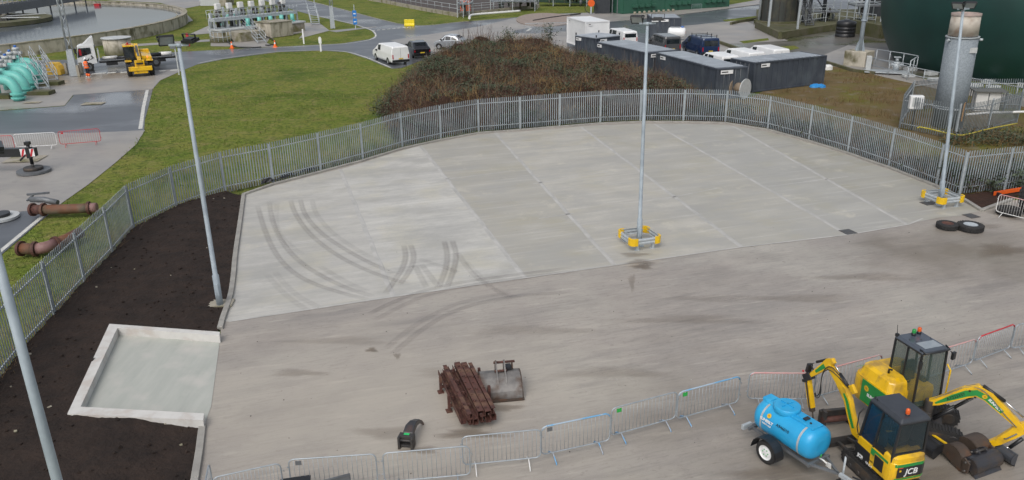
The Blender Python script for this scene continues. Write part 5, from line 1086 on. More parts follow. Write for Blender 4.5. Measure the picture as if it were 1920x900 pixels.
vehicle('small white van with dark rear window parked behind the charcoal containers','van',(1167,88),(1128,76),'small',m_wht,W=2.1,hk=1.02)
vehicle('dark grey van with side windows parked behind the middle containers','van',(1244,103),(1201,88),'small',m_dsil,W=2.2,Lf=5.8,hk=1.12,side_glass=[(-.40,-.2),(-.17,.0),(.03,.14)])
vehicle('navy blue van with black roof bars behind the containers','van',(1314,108),(1268,92),'van',m_navy,W=2.25,Lf=6.2,roof_bars=True,hk=1.06)
vehicle('white van roof showing nearest behind the long charcoal container','van',(1350,141),(1306,128),'small',m_wht,W=2.1,Lf=5.2,plate_=False)
vehicle('white van with faint ring marks, second of the three behind the right container','van',(1400,137),(1343,122),'van',m_wht,W=2.1,Lf=6,plate_=False,rear_glass=False)
vehicle('white van furthest right of the three behind the right container','van',(1446,130),(1394,116),'van',m_wht,W=2.1,Lf=6,plate_=False,rear_glass=False)
# ================= containers =================
def cbox(label,A,B,C,D=None,h=2.6,mt=m_cont,roof=m_croof,zb=0,corr=True,signs=(),cat='shipping container',name='storage_container',group='charcoal storage containers',z=0,door=True,lid=False,Wd=None):
    "A-B is one long side, B-C the short side (photo points of the roof corners at height h)"
    a,b,c=P(*A,h),P(*B,h),P(*C,h); L=(b-a).length; d=(b-a).normalized(); n=Vector((-d.y,d.x,0)); wdt=(c-b).dot(n); wdt=Wd or wdt; W=abs(wdt); s=1 if wdt>0 else -1
    cen=a+d*L/2+n*wdt/2; o=thing(name,label,cat,(cen.x,cen.y,0),math.atan2(d.y,d.x),group)
    bd=MB(); t=.10
    def wall(x0,y0,x1,y1,nx,ny):
        Lw=math.hypot(x1-x0,y1-y0); k=max(4,int(Lw/.30)) if corr else 1
        dx,dy=(x1-x0)/k,(y1-y0)/k
        for i in range(k):
            xa,ya=x0+dx*i,y0+dy*i; o_=0.0 if i%2 else -.035
            if not corr: o_=0
            bd.box((xa+dx/2+nx*(o_-.03),ya+dy/2+ny*(o_-.03),(zb+h)/2),(abs(dx)+abs(nx)*.06+.002 if dx or 1 else .06,abs(dy)+abs(ny)*.06+.002,h-zb-.05))
    hx,hy=L/2,W/2
    wall(-hx,-hy,hx,-hy,0,-1); wall(-hx,hy,hx,hy,0,1); wall(-hx,-hy,-hx,hy,-1,0); wall(hx,-hy,hx,hy,1,0)
    bd.build('walls',mt,o)
    fr=MB()
    for x in (-hx,hx):
        for y in (-hy,hy): fr.bb(x-.07,x+.07,y-.07,y+.07,zb,h+.02)
    for y in (-hy,hy): fr.bb(-hx,hx,y-.05,y+.05,h-.12,h+.01).bb(-hx,hx,y-.05,y+.05,zb,zb+.14)
    for x in (-hx,hx): fr.bb(x-.05,x+.05,-hy,hy,h-.12,h+.008).bb(x-.05,x+.05,-hy,hy,zb,zb+.14)
    fr.build('corner_frame',mt,o)
    rf=MB().bb(-hx+.05,hx-.05,-hy+.05,hy-.05,h-.03,h-.005)
    if corr:
        k=int(L/.5)
        for i in range(k): x=-hx+.25+(L-.4)*i/k; rf.bb(x-.15,x+.15,-hy+.1,hy-.1,h-.006,h+.05,m=1)  # pale ribs over dark grooves: sheen of wet ridges painted as colour
    rf.build('roof',[m_cont if corr else roof,roof],o)
    if door:
        for x in (-1,1): 
            dm=MB()
            for y in (-.55,-.2,.2,.55): dm.cyl((x*(hx+.04),y*W*.5,zb+.15),(x*(hx+.04),y*W*.5,h-.15),.022,n=6)
            dm.build('locking_bars',m_grey,o)
    for (face,u,wd_) in signs:
        # face: 'L' = +y or -y long side nearest camera, 'E' end
        if face=='L': y=-hy*1-.05 if True else 0; sg=MB().bb(u*L-wd_/2,u*L+wd_/2,y*1-.012,y-.0,h-.48,h-.16); s2=MB().bb(u*L-wd_*.42,u*L+wd_*.1,y-.016,y-.012,h-.36,h-.27)
        elif face=='M': y=hy+.05; sg=MB().bb(u*L-wd_/2,u*L+wd_/2,y,y+.012,h-.48,h-.16); s2=MB().bb(u*L-wd_*.1,u*L+wd_*.42,y+.012,y+.016,h-.36,h-.27)
        elif face=='E': x=hx+.07; sg=MB().bb(x,x+.012,u*W-wd_/2,u*W+wd_/2,h-.48,h-.16); s2=MB().bb(x+.012,x+.016,u*W-wd_*.42,u*W+wd_*.1,h-.36,h-.27)
        else: x=-hx-.07; sg=MB().bb(x-.012,x,u*W-wd_/2,u*W+wd_/2,h-.48,h-.16); s2=MB().bb(x-.016,x-.012,u*W-wd_*.42,u*W+wd_*.1,h-.36,h-.27)
        p_=sg.build('name_sign',m_wht,o); s2.build('sign_lettering',m_blk,p_)
    if lid:
        MB().bb(-hx-.08,hx+.08,-hy-.08,hy+.08,h-.02,h+.10).build('lid',m_croof,o,bevel=.02)
        for x in (-hx,hx):
            for y in (-hy,hy): MB().bb(x-.05,x+.05,y-.05,y+.05,h+.1,h+.35).build('lifting_lug',m_blk,o)
    return o
cbox('large white welfare cabin standing behind the small charcoal container',(1064,32),(1098,41),(1133,37),h=3.5,mt=m_wht,roof=m_wht,zb=.35,corr=False,signs=(('L',-.35,.5),('E',-.3,.5)),cat='site cabin',name='site_cabin',group=None,door=False)
cbox('small charcoal container with a raised lid, leftmost of the charcoal row',(1080,67),(1118,72),(1152,66),h=2.45,corr=True,signs=(('L',-.35,.9),('E',-.2,1.0)),lid=True,door=False)
cbox('long charcoal container in the middle of the row with a sign at each end',(1120,79),(1212,99),(1257,91),signs=(('L',-.44,.9),('E',-.22,1.1)))
cbox('long charcoal container right of the lamp column, its end door facing the fence',(1232,99),(1346,129),(1389,122),signs=(('L',-.38,1.0),('E',-.2,1.2)))
cbox('large charcoal container at the right end of the row with smooth long side',(1416,117.5),(1549,104),(1500,95),Wd=3.0,signs=(('L',-.36,1.0),))
cbox('charcoal container standing apart further back beside the road',(1214,27),(1222,34),(1273,31),signs=(('E',-.38,.9),('E',-.05,1.0)))
# cable drum, blue sheet, white sacks
c=P(1386,184); o=thing('cable_drum','weathered wooden cable drum standing by the fence in front of the containers','cable drum',(c.x,c.y,0),R(-48)); o.scale=(.9,)*3
for x in (-.55,.55): MB().cyl((x-.05,0,.95),(x+.05,0,.95),.95,n=32,sm=False).build('flange',m_lgrey if x>0 else m_wood,o)
MB().cyl((-.5,0,.95),(.5,0,.95),.5,n=24).build('core',m_wood,o)
c=P(1533,163); s_=MB()
s_.loft([[(.55*k*math.cos(t*PI/6)*(1.4),.4*k*math.sin(t*PI/6)*(1+.2*math.sin(t*2)),z+.05*math.sin(t*2.3)) for t in range(12)] for k,z in ((1,.0),(.9,.18),(.5,.28),(.1,.25))]); tag(s_.build('blue_sheeting',m_tarp,loc=(c.x,c.y,-.03)),'heap of bright blue sheeting on the ground beside the right container','sheeting')
c=P(1552,130); tag(MB().loft([[(.5*k*math.cos(t*PI/5),.4*k*math.sin(t*PI/5),z) for t in range(10)] for k,z in ((1,0),(.95,.35),(.5,.5))]).build('sack',m_whp,loc=(c.x,c.y,-.03)),'white sack on the ground behind the right container','sack')
# white fuel bowser
c=P(1268,75); o=thing('fuel_tank','small round white tank trailer with a blue cap between the parked vans','tank trailer',(c.x,c.y,0),R(-15)); o.scale=(.72,)*3
m_=MB(); m_.loft([[(x,.95*k*math.cos(2*PI*t/18),1.35+.95*k*math.sin(2*PI*t/18)) for t in range(18)] for x,k in ((-1.6,.5),(-1.5,.85),(-1.2,1),(1.2,1),(1.5,.85),(1.6,.5))],sm=True); m_.build('tank',m_wht,o); MB().bb(-1.2,.6,-.35,.35,2.2,2.4).build('top_walkway',m_silv,o); MB().cyl((1.0,0,2.25),(1.0,0,2.48),.3,n=12).build('cap',m_bluev,o); MB().cyl((0,-.95,.4),(0,.95,.4),.4,n=16).build('wheels',m_rub,o)
MB().bb(1.55,1.62,-.3,.3,1.2,1.6).build('red_mark',m_red,o)
c=P(1249,66); tag(MB().bb(-.5,.5,-.5,.5,0,1.5).build('crate',m_cardb,loc=(c.x,c.y,0),bevel=.03),'brown timber crate beside the white tank trailer','crate')
# ================= left background: lorry, telehandler, worker =================
a,b_=P(150,135),P(334,121); d=(a-b_).normalized(); L=(a-b_).length; rz=math.atan2(d.y,d.x); n=Vector((-d.y,d.x,0)); c=(a+b_)/2-n*1.2
K=L/10.5
o=thing('flatbed_lorry','white-cabbed flatbed lorry with pipes and wrapped bundles on its deck','lorry',(c.x,c.y,-.03),rz); o.scale=(K,K,K)
cb=MB().loft([[(5.25,1.2*k,.55),(5.25,1.2*k,1.5),(5.05,1.2*k,2.75),(4.7,1.15*k,2.9),(3.35,1.15*k,2.9),(3.3,1.2*k,.9)] for k in (-1,1)]).build('cab',m_wht,o,bevel=.06)
MB().loft([[(4.5,1.0*k,2.9),(3.5,1.0*k,3.75),(3.3,1.0*k,3.75),(3.3,1.0*k,2.9)] for k in (-1,1)]).build('roof_deflector',m_wht,cb,bevel=.05)
for s in (-1,1): MB().ext([(3.75,2.0),(3.75,2.65),(4.95,2.65),(5.18,1.6)],s*1.205-.01,s*1.205+.01).build('side_window',m_dgl,cb)
MB().bb(5.2,5.26,-1.05,1.05,1.6,2.6).build('windscreen',m_dgl,cb); MB().bb(5.05,5.3,-1.22,1.22,.4,.9).build('bumper',m_wht,cb,bevel=.03)
MB().ext([(4.6,1.30),(4.2,1.36),(4.0,1.58),(4.1,1.22),(4.55,1.12)],1.206,1.215).ext([(3.9,1.30),(3.55,1.5),(3.75,1.80),(3.85,1.75),(3.75,1.48),(4.0,1.32)],1.206,1.215).build('swoosh_mark',m_dsil,cb); MB().bb(4.72,4.95,1.217,1.235,1.85,2.5).build('red_reflection_panel',m_rlens,cb)
MB().bar((5.1,1.2,2.6),(5.35,1.5,2.6),.05).bb(5.25,5.4,1.42,1.6,2.1,2.7).build('mirror',m_blk,cb)
MB().bb(3.2,3.3,-1.1,1.1,1.0,2.7).bb(-5.25,3.1,-.45,.45,.75,1.0).bb(-4.0,-2.6,-1.1,1.1,.5,.9).bb(1.2,2.4,-1.1,1.1,.5,.9).build('chassis',m_blk,o)
MB().bb(-5.25,3.1,-1.22,1.22,1.0,1.14).build('deck',m_grey,o,bevel=.02); MB().bb(2.95,3.1,-1.2,1.2,1.14,2.3).build('headboard',m_lgrey,o)
for x in (4.2,-2.9):
    for s in (-1,1):
        w_=MB().cyl((x,s*.95,.5),(x,s*1.22,.5),.5,n=22).build('wheel',m_rub,o); MB().cyl((x,s*1.2,.5),(x,s*1.24,.5),.27,n=14).build('rim',m_grey,w_)
g5='bundles on the lorry deck'
Mo=Matrix.Translation(o.location)@Matrix.Rotation(rz,4,'Z')@Matrix.Scale(K,4)
def ondeck(name,label,x,y,mb,m,cat): q=Mo@Vector((x,y,1.14)); e=mb.build(name,m,loc=q,rz=rz); e.scale=(K,K,K); return tag(e,label,cat,g5)
ondeck('wrapped_bundle','white wrapped bundle on the lorry deck just behind the cab',1.9,.6,MB().cyl((-.8,0,.18),(.8,0,.18),.18,n=12),m_whp,'bundle'); ondeck('pipe_bundle','black pipes on the lorry deck behind the first white bundle',.2,.5,MB().cyl((-1,0,.14),(1,0,.14),.14,n=10).cyl((-1,.3,.14),(1,.3,.14),.14,n=10),m_blk,'pipes')
ondeck('wrapped_bundle','white wrapped bundle on the rear end of the lorry deck',-4.1,.5,MB().cyl((-.7,0,.2),(.7,0,.2),.22,n=12).cyl((-.6,.3,.2),(.5,.3,.2),.2,n=12),m_whp,'bundle'); ondeck('pipe_bundle','black pipes on the rear of the lorry deck behind the telehandler',-2.5,.6,MB().cyl((-1.2,0,.2),(1.2,0,.2),.2,n=10).cyl((-1,.35,.2),(1,.35,.2),.18,n=10),m_blk,'pipes')
# telehandler (facing the camera, slightly right)
c=P(263,143); rz=R(-64); o=thing('telehandler','yellow telehandler seen head on in front of the flatbed lorry','telehandler',(c.x-.9,c.y+2.2,-.03),rz); o.scale=(1.12,-1.12,1.12)
MB().bb(-2.2,2.0,-.75,.75,.7,1.25).build('chassis',m_dgrey,o,bevel=.05); MB().loft([[(-2.2,-.3,1.2),(-2.2,-1.15,1.2),(-2.2,-1.15,1.75),(-2.2,-.3,1.9)],[(.9,-.3,1.2),(.9,-1.15,1.2),(.9,-1.15,1.6),(.9,-.3,1.75)]]).bb(.9,1.9,-1.2,-.62,1.35,1.42).bb(.9,1.9,.62,1.2,1.35,1.42).build('engine_cover',m_yel,o,bevel=.04)
cbm=MB().bb(-.9,.65,.28,1.12,1.1,1.3)
for x in (-.9,.65):
    for y in (.28,1.12): cbm.bb(x-.05,x+.05,y-.05,y+.05,1.2,2.6)
cbm.build('cab_frame',m_blk,o); cbr=MB().bb(-.98,.72,.22,1.18,2.58,2.72).build('cab_roof',m_yel,o,bevel=.04); MB().bb(-.88,.66,.3,1.1,1.35,2.58).build('cab_glass',m_dgl,o)
MB().box((-.0,.7,1.9),(.45,.5,.6)).build('seat_cover',mat('hi_vis_yellow',(.45,.8,.05),rough=.8),o,bevel=.05)
MB().bar((-2.2,-.02,2.35),(2.35,-.02,1.35),.34,.42).build('boom',m_yel,o,bevel=.02); MB().bar((-1.4,-.02,2.42),(1.5,-.02,1.78),.16,.06).build('boom_slide',m_grey,o)
MB().bb(1.95,2.25,-.42,.42,.75,1.5).bb(2.1,2.5,-1.0,1.0,.55,.95).bb(2.05,2.4,-.6,.6,.3,.6).build('carriage',m_yel,o,bevel=.05)
MB().bb(2.42,2.47,-.3,.3,1.15,1.3).build('nameplate',m_blk,o); MB().cyl((1.95,-.75,1.75),(2.02,-.75,1.75),.08,n=10).build('indicator',mat('lit_indicator',(.9,.2,.05),rough=.3,emit=(1,.25,.08,1.2)),o)
MB().bb(-.3,.2,.4,.9,2.72,2.76).cyl((-.2,.7,2.74),(-.2,.7,2.9),.08,n=10).build('beacon',m_rlens,o); MB().bb(-2.3,-1.9,-1.1,1.1,1.2,2.0).build('counterweight',m_yel,o,bevel=.06)
for x in (-1.35,1.45):
    for s in (-1,1):
        w_=MB(); w_.lathe([(.28,-.2),(.5,-.22),(.6,-.15),(.62,0),(.6,.15),(.5,.22),(.28,.2)],n=26)
        for k in range(18): t=2*PI*k/18; w_.box((.61*math.cos(t),.61*math.sin(t),0),(.08,.07,.36),rz=t)
        w_.v=[(v[0]+x,s*.95+v[2],.62+v[1]) for v in w_.v]; w_=w_.build('wheel',m_rub,o); MB().cyl((x,s*.9,.62),(x,s*1.12,.62),.3,n=16).build('rim',m_yel,w_)
# worker
def person(label,x,y,rz):
    c=P(x,y); c.z=-.03
    me=bpy.data.meshes.new('person'); V=[(0,0,.95),(0,0,1.15),(0,0,1.38),(0,0,1.5),(.03,0,1.62),(.02,0,1.74),(0,.2,1.40),(.05,.27,1.15),(.22,.2,1.02),(.30,.16,1.04),(0,-.2,1.40),(.03,-.28,1.14),(.18,-.22,.98),(.26,-.18,1.0),(0,.10,.90),(.04,.13,.50),(.0,.15,.09),(.12,.16,.05),(0,-.10,.90),(-.02,-.13,.50),(-.06,-.15,.09),(.06,-.16,.05)]
    E=[(0,1),(1,2),(2,3),(3,4),(4,5),(2,6),(6,7),(7,8),(8,9),(2,10),(10,11),(11,12),(12,13),(0,14),(14,15),(15,16),(16,17),(0,18),(18,19),(19,20),(20,21)]
    rad=[.15,.14,.17,.07,.09,.08,.085,.06,.045,.04,.085,.06,.045,.04,.11,.075,.055,.05,.11,.075,.055,.05]
    me.from_pydata(V,E,[]); o=bpy.data.objects.new('person',me); COL.objects.link(o); o.location=c; o.rotation_euler=(0,0,rz); o.scale=(1.08,)*3
    sk=o.modifiers.new('skin','SKIN'); 
    if not me.skin_vertices: 
        bpy.context.view_layer.objects.active=o; bpy.ops.mesh.customdata_skin_add()
    for i,v in enumerate(me.skin_vertices[0].data): v.radius=(rad[i],rad[i]*(1.15 if i in (0,1,2) else 1)); v.use_root=(i==0)
    o.modifiers.new('sub','SUBSURF').levels=1; o.modifiers['sub'].render_levels=2; me.materials.append(m_cloth)
    tag(o,label,'person')
    vst=MB().loft([[(rx*math.cos(t*PI/8),ry*math.sin(t*PI/8),z) for t in range(16)] for z,rx,ry in ((.86,.20,.24),(1.1,.19,.23),(1.35,.20,.25),(1.46,.14,.22),(1.52,.08,.12))],sm=True).build('hi_vis_jacket',m_hiv,o)
    MB().loft([[(rx*math.cos(t*PI/8),ry*math.sin(t*PI/8),z) for t in range(16)] for z,rx,ry in ((1.02,.205,.245),(1.07,.205,.245))],sm=True).loft([[(.207*math.cos(t*PI/8),.25*math.sin(t*PI/8),z) for t in range(16)] for z in (1.24,1.29)],sm=True).build('reflective_band',m_silv,vst)
    MB().lathe([(.155,1.72),(.13,1.74),(.125,1.80),(.09,1.87),(.001,1.9)],n=18).build('hard_hat',m_wht,o)
    MB().box((.115,0,1.66),(.03,.10,.14)).build('face',m_skin,o,bevel=.012)
    for y_,x_ in ((.15,0),(-.15,-.06)): MB().cyl((x_,y_,.07),(x_+.02,y_,.34),.085,.10,n=12).build('trouser_leg_cuff',m_hiv,o); MB().box((x_+.06,y_,.05),(.28,.11,.12)).build('boot',m_wht,o,bevel=.02)
    return o
person('worker in orange hi-vis jacket and white hard hat standing before the lorry cab',166,144,R(70))
# ================= clarifier tank =================
cx,cy,rr_=-100.8,124.7,47.9
o=thing('settlement_tank','huge round concrete settlement tank full of grey water','settlement tank',(cx,cy,0))
def arcring(mb,ri,ro,z0,z1,a0=-180,a1=180,n=120,m=0):
    for i in range(n):
        t0=R(a0+(a1-a0)*i/n);t1=R(a0+(a1-a0)*(i+1)/n); q=[(r*math.cos(t),r*math.sin(t)) for r,t in ((ri,t0),(ro,t0),(ro,t1),(ri,t1))]
        mb.add([(x,y,z0) for x,y in q]+[(x,y,z1) for x,y in q],[(4,5,6,7),(0,4,7,3),(1,2,6,5),(0,3,2,1)],m)
    return mb
arcring(MB(),rr_-.6,rr_,-.1,1.5).build('tank_wall',m_old,o); arcring(MB(),rr_-.7,rr_+.05,1.5,1.62).build('coping',m_stain,o); arcring(MB(),rr_-1.7,rr_-1.6,.6,1.13).build('weir_ring',m_stain,o)
tag(MB().lathe([(.001,0),(rr_-.6,0)],c=(cx,cy,1.05),n=96,sm=False).build('tank_water',m_water),kind='structure')
q=PX([(345,44),(362,38),(352,28),(340,26)]); struct('tank_path',MB().sheet(q,-.03).sheet(PX([(235,78),(300,62),(345,46),(340,40),(300,57)]),-.029),m_apr2)
# access bridge: from left of the photo to the far rim
a,b_=P(-40,36,1.9),P(165,1,1.9); o=thing('access_bridge','grey steel access bridge with handrails spanning the round settlement tank','footbridge',(a.x,a.y,0)); dv_=b_-a; dv_.z=0; Ld=dv_.length; d=dv_.normalized(); n=Vector((-d.y,d.x,0)); v0=Vector((0,0,0))
mb=MB()
for s in (-1,1): mb.bar(n*s*.9+Vector((0,0,2.9)),dv_+n*s*.9+Vector((0,0,2.9)),.12,1.3)
mb.build('side_girder',m_grey,o); MB().bar(Vector((0,0,3.2)),dv_+Vector((0,0,3.2)),1.6,.08).build('walkway',m_lgrey,o)
for s in (-1,1):
    mb=MB()
    for z in (4.1,4.6): mb.cyl(n*s*.9+Vector((0,0,z)),dv_+n*s*.9+Vector((0,0,z)),.05,n=6)
    for i in range(26): p=dv_*(i/25)+n*s*.9; mb.cyl(p+Vector((0,0,3.5)),p+Vector((0,0,4.6)),.04,n=5)
    mb.build('handrail',m_galv,o)
for i in range(7):
    p=dv_*(.22+i*.125); MB().cyl(p+Vector((0,0,.3)),p+Vector((0,0,2.4)),.14,n=8).build('support_leg',m_grey,o)
c=P(-40,44,1.05); o=thing('scum_box','round concrete launder with dark openings in the settlement tank','launder',(c.x,c.y,0)); arcring(MB(),7.2,10.5,1.1,1.7,n=48).build('launder_wall',m_moss,o); arcring(MB(),3.5,3.9,1.1,2.2,n=32).build('inner_ring',m_stain,o)
for k in range(8): MB().bar((0,0,1.9),(10*math.cos(k*PI/4),10*math.sin(k*PI/4),1.9),.5,.12).build('radial_beam',m_lgrey,o)
c=P(182,6,1.6); tag(MB().bb(-.5,.5,-.4,.4,0,.55).bb(-.55,.55,-.45,.45,.55,.62).build('red_cabinet',m_red,loc=(c.x,c.y,.9)),'red cabinet at the far end of the access bridge','cabinet')
# concrete box beside the lorry
a,b_=P(181,108),P(233,103); o=thing('concrete_chamber','round-topped concrete chamber with a pale lid behind the flatbed lorry','concrete chamber',((a+b_)/2),0); MB().cyl((0,2.2,0),(0,2.2,1.9),(b_-a).length/2,n=32).build('chamber_wall',m_old,o); MB().cyl((0,2.2,1.9),(0,2.2,2.02),(b_-a).length/2+.15,n=32).build('lid',m_lgrey,o)
# ================= turquoise pipes bank =================
def elbow(label,x,y,h=2.6,r=.62,reach=3.2,dirn=(-1,.18),z=0,group='turquoise pipe bends beside the yard'):
    c=P(x,y); o=thing('pipe_bend',label,'pipe bend',(c.x,c.y,0),math.atan2(dirn[1],dirn[0]),group)
    Rb=1.15; pts=[(0,0,0),(0,0,h-Rb)]+[(Rb-Rb*math.cos(R(a)),0,h-Rb+Rb*math.sin(R(a))) for a in range(10,91,10)]+[(reach,0,h)]
    MB().tube(pts,r,20).build('pipe',m_turq,o)
    for z0 in (.18,h-Rb-.12): MB().cyl((0,0,z0),(0,0,z0+.14),r+.16,n=22,sm=False).build('flange',m_turq,o)
    return o
gl=['turquoise pipe bend nearest the camera with its foot flange in the open','second turquoise pipe bend from the front','third turquoise pipe bend, partly behind the stair rails','fourth turquoise pipe bend from the front','rearmost turquoise pipe bend near the yellow grit bin']
for i,(x,y) in enumerate(((36,188),(50,176),(60,166),(70,159),(76,150))): elbow(gl[i],x,y,h=1.8-.1*(i%2),r=.44,reach=3.2)
def actuator(label,x,y,h,s=1.,cap=m_bluev,group='valve actuators above the turquoise pipes',body=m_lgrey,foot=True):
    c=P(x,y); o=thing('valve_actuator',label,'valve actuator',(c.x,c.y,0),0,group)
    MB().cyl((0,0,0 if foot else h-2),(0,0,h-1.2*s),.34*s,n=12).build('stem',m_turq if cap is m_bluev else m_galv,o); MB().cyl((0,0,h-1.2*s),(0,0,h-.5*s),.42*s,n=14).cyl((0,0,h-.5*s),(0,0,h-.15*s),.52*s,.4*s,n=14).bb(.3*s,.75*s,-.2*s,.2*s,h-1.1*s,h-.7*s).build('gearbox',body,o); MB().cyl((0,0,h-.15*s),(0,0,h+.12*s),.2*s,n=10).build('cap',cap,o)
al=['grey valve actuator with blue cap at the left edge, lowest of the bank','grey valve actuator with blue cap, second along from the left edge','grey valve actuator with blue cap, third along the bank','grey valve actuator with blue cap, fourth along the bank','tallest-standing grey valve actuator with blue cap, rearmost in the bank','blue-topped valve actuator behind the left end of the bank']
for i,(x,y,h) in enumerate(((-2,178,2.9),(13,168,3.0),(22,158,2.9),(30,151,3.0),(41,143,3.1),(10,152,3.1))): actuator(al[i],x,y,h,.72)
# stairs with handrails
def stair(label,a,b,h0,h1,wd=1.0,name='access_stair',rail=True,group=None,mt=None):
    p,q=P(*a),P(*b); o=thing(name,label,'steel stairs',(p.x,p.y,0),group=group); d=q-p; L=d.length; d.normalize(); n=Vector((-d.y,d.x,0)); mt=mt or m_galv
    A=Vector((0,0,h0)); B=d*L+Vector((0,0,h1))
    for s in (-1,1): MB().bar(A+n*s*wd/2,B+n*s*wd/2,.06,.22).build('stringer',mt,o)
    k=max(3,int(abs(h1-h0)/.25)); mb=MB()
    for i in range(k): c=A+(B-A)*((i+.5)/k); mb.box(c,(.28,wd*.95,.05),rz=math.atan2(d.y,d.x))
    mb.build('treads',mt,o)
    if rail:
        for s in (-1,1):
            mb=MB()
            for z in (.55,1.1): mb.cyl(A+n*s*wd/2+Vector((0,0,z)),B+n*s*wd/2+Vector((0,0,z)),.03,n=6)
            for i in range(5): c=A+(B-A)*(i/4)+n*s*wd/2; mb.cyl(c,c+Vector((0,0,1.1)),.03,n=6)
            mb.build('handrail',mt,o)
    return o
stair('galvanised stairs over the nearer turquoise pipes, foot on the pale concrete',(84,170),(56,152),0.1,1.9,.9); stair('galvanised stairs beside the yellow grit bin',(101,154),(76,139),.1,1.9,.9)
for (x,y,l) in ((73,150,'blank grey panel on the handrail of the nearer stairs'),(90,138,'blank grey panel on the handrail beside the grit bin')):
    c=P(x,y); tag(MB().bb(-.3,.3,-.04,.04,.9,2.0).bb(-.25,-.2,-.03,.03,0,1.).bb(.2,.25,-.03,.03,0,1.).build('blank_board',m_lgrey,loc=c),l,'board')
for (x,y,l) in ((78,176,'concrete plinth under the nearer stair foot'),(97,158,'concrete plinth under the further stair foot'),(4,183,'mossy concrete plinth at the left edge below the pipes')):
    c=P(x,y); tag(MB().bb(-1.0,1.0,-.6,.6,-.05,.3).build('plinth',m_moss,loc=(c.x,c.y,0)),l,'plinth')
# grit bin, bollards, lattice masts, posts, cones
c=P(106,140); o=thing('grit_bin','yellow grit bin with sloping lid beside the road','grit bin',(c.x,c.y,0),R(-8)); o.scale=(.66,)*3; MB().ext([(-1.1,.05),(1.25,.05),(1.3,.9),(1.0,1.5),(.55,1.95),(-1.1,1.95)],-.6,.6).build('bin',mat('faded_yellow',(.72,.45,.06),(.62,.38,.05),rough=.5),o,bevel=.08); MB().bb(-.8,-.4,-.63,-.6,1.6,1.7).bb(.0,.4,-.63,-.6,1.6,1.7).build('latch',m_blk,o)
for (x,y,l) in ((126,139,'short concrete bollard left of the lattice mast'),(149,143.5,'concrete bollard right of the lattice mast, nearest the worker'),(154,138,'concrete bollard behind the one by the worker')):
    c=P(x,y); tag(MB().bb(-.13,.13,-.13,.13,0,1.15).bb(-.10,.10,-.10,.10,1.15,1.2).build('bollard',m_stain,loc=(c.x,c.y,-.03)),l,'bollard','concrete bollards by the road')
def mast(label,x,y,h,wd,plinth=1.9):
    c=P(x,y); o=thing('lattice_mast',label,'lattice mast',(c.x,c.y,0),.3,'lattice lighting masts'); mb=MB(); k=int((h-plinth)/1.1)
    MB().loft([[(s*math.cos(t*PI/2+PI/4),s*math.sin(t*PI/2+PI/4),z) for t in range(4)] for z,s in ((0,wd*.9),(plinth,wd*.62))]).build('base_box',m_galv,o)
    f=lambda z:wd*(.55-.30*(z-plinth)/(h-plinth))
    cs=[(math.cos(t),math.sin(t)) for t in (0,2*PI/3,4*PI/3)]
    for cxx,cyy in cs: mb.cyl((cxx*f(plinth),cyy*f(plinth),plinth),(cxx*f(h),cyy*f(h),h),.055,n=6)
    for i in range(k):
        z0=plinth+(h-plinth)*i/k;z1=plinth+(h-plinth)*(i+1)/k
        for j in range(3): a_,b__=cs[j],cs[(j+1)%3]; mb.cyl((a_[0]*f(z0),a_[1]*f(z0),z0),(b__[0]*f(z1),b__[1]*f(z1),z1),.028,n=5)
    mb.build('lattice',m_galv,o); return o
mast('tall grey lattice mast on the concrete beside the lorry cab',140,142,14,.62,2.7); mast('grey lattice mast on a box base beside the small grass island',624,53,14,.55,3.4)
def post(label,x,y,h,mb_fn=None,mt=m_wht,name='marker_post',w_=.09):
    c=P(x,y); o=thing(name,label,'post',(c.x,c.y,-.03)); MB().bb(-w_,w_,-w_*.6,w_*.6,0,h).build('post',mt,o); 
    if mb_fn: mb_fn(o)
    return o
post('white marker post on the grass island left of the road sign',570,82,1.95); post('white marker post with a round-topped plate by the road edge',602,96,1.75,lambda o:MB().ext([(-.18,1.0),(.18,1.0),(.18,1.6),(.08,1.8),(-.08,1.8),(-.18,1.6)],-.08,-.02).build('plate',m_wht,o))
def sg(o):
    for z in (1.95,.75): MB().bb(-.3,.3,-.06,-.02,z,z+.9).build('blue_sign',mat('sign_blue',(.02,.2,.6),rough=.4),o); MB().bb(-.18,.18,-.066,-.06,z+.35,z+.5).build('white_arrow',m_wht,o)
post('grey post carrying two blue traffic signs at the junction',667,55,3.7,sg,m_galv,'road_sign',.06)
post('slim white pole leaning beside the lorry tail',336,140,3.6,lambda o:MB().bb(-.5,.1,-.05,0,2.7,3.5).build('back_of_sign',m_grey,o),m_lgrey,'sign_post',.05); post('small red marker post on the grass behind the floodlight head',354,86,1.7,None,m_red,'marker_post',.16)
def cone(label,x,y):
    c=P(x,y); o=thing('traffic_cone',label,'traffic cone',(c.x,c.y,-.03),0,'traffic cones by the pump compound'); MB().bb(-.3,.3,-.3,.3,0,.05).lathe([(.22,.05),(.13,.45)],n=14).lathe([(.09,.65),(.05,.9),(.001,.91)],n=14).build('cone',m_hiv,o); MB().lathe([(.13,.45),(.09,.65)],n=14).build('white_band',m_wht,o); o.scale=(.95,)*3
cone('red and white traffic cone by the end of the black hose',516,88); cone('red and white traffic cone left of the pump compound stairs',435,90)
c=P(768,49); o=thing('water_barrier','yellow plastic road barrier on the grass edge','plastic barrier',(c.x,c.y,-.03),R(-6)); MB().ext([(-.25,0),(.25,0),(.25,.35),(.12,.5),(.12,1.25),(-.12,1.25),(-.12,.5),(-.25,.35)],-.95,.95).build('barrier',mat('plastic_lemon',(.8,.62,.01),(.7,.55,.01),rough=.4),o,bevel=.05); o.rotation_euler=(0,0,R(84)); o.scale=(.85,)*3
MB().bb(-.13,.13,-.6,-.3,.15,.4).bb(-.13,.13,.3,.6,.15,.4).build('fork_slot',m_ylw,o)
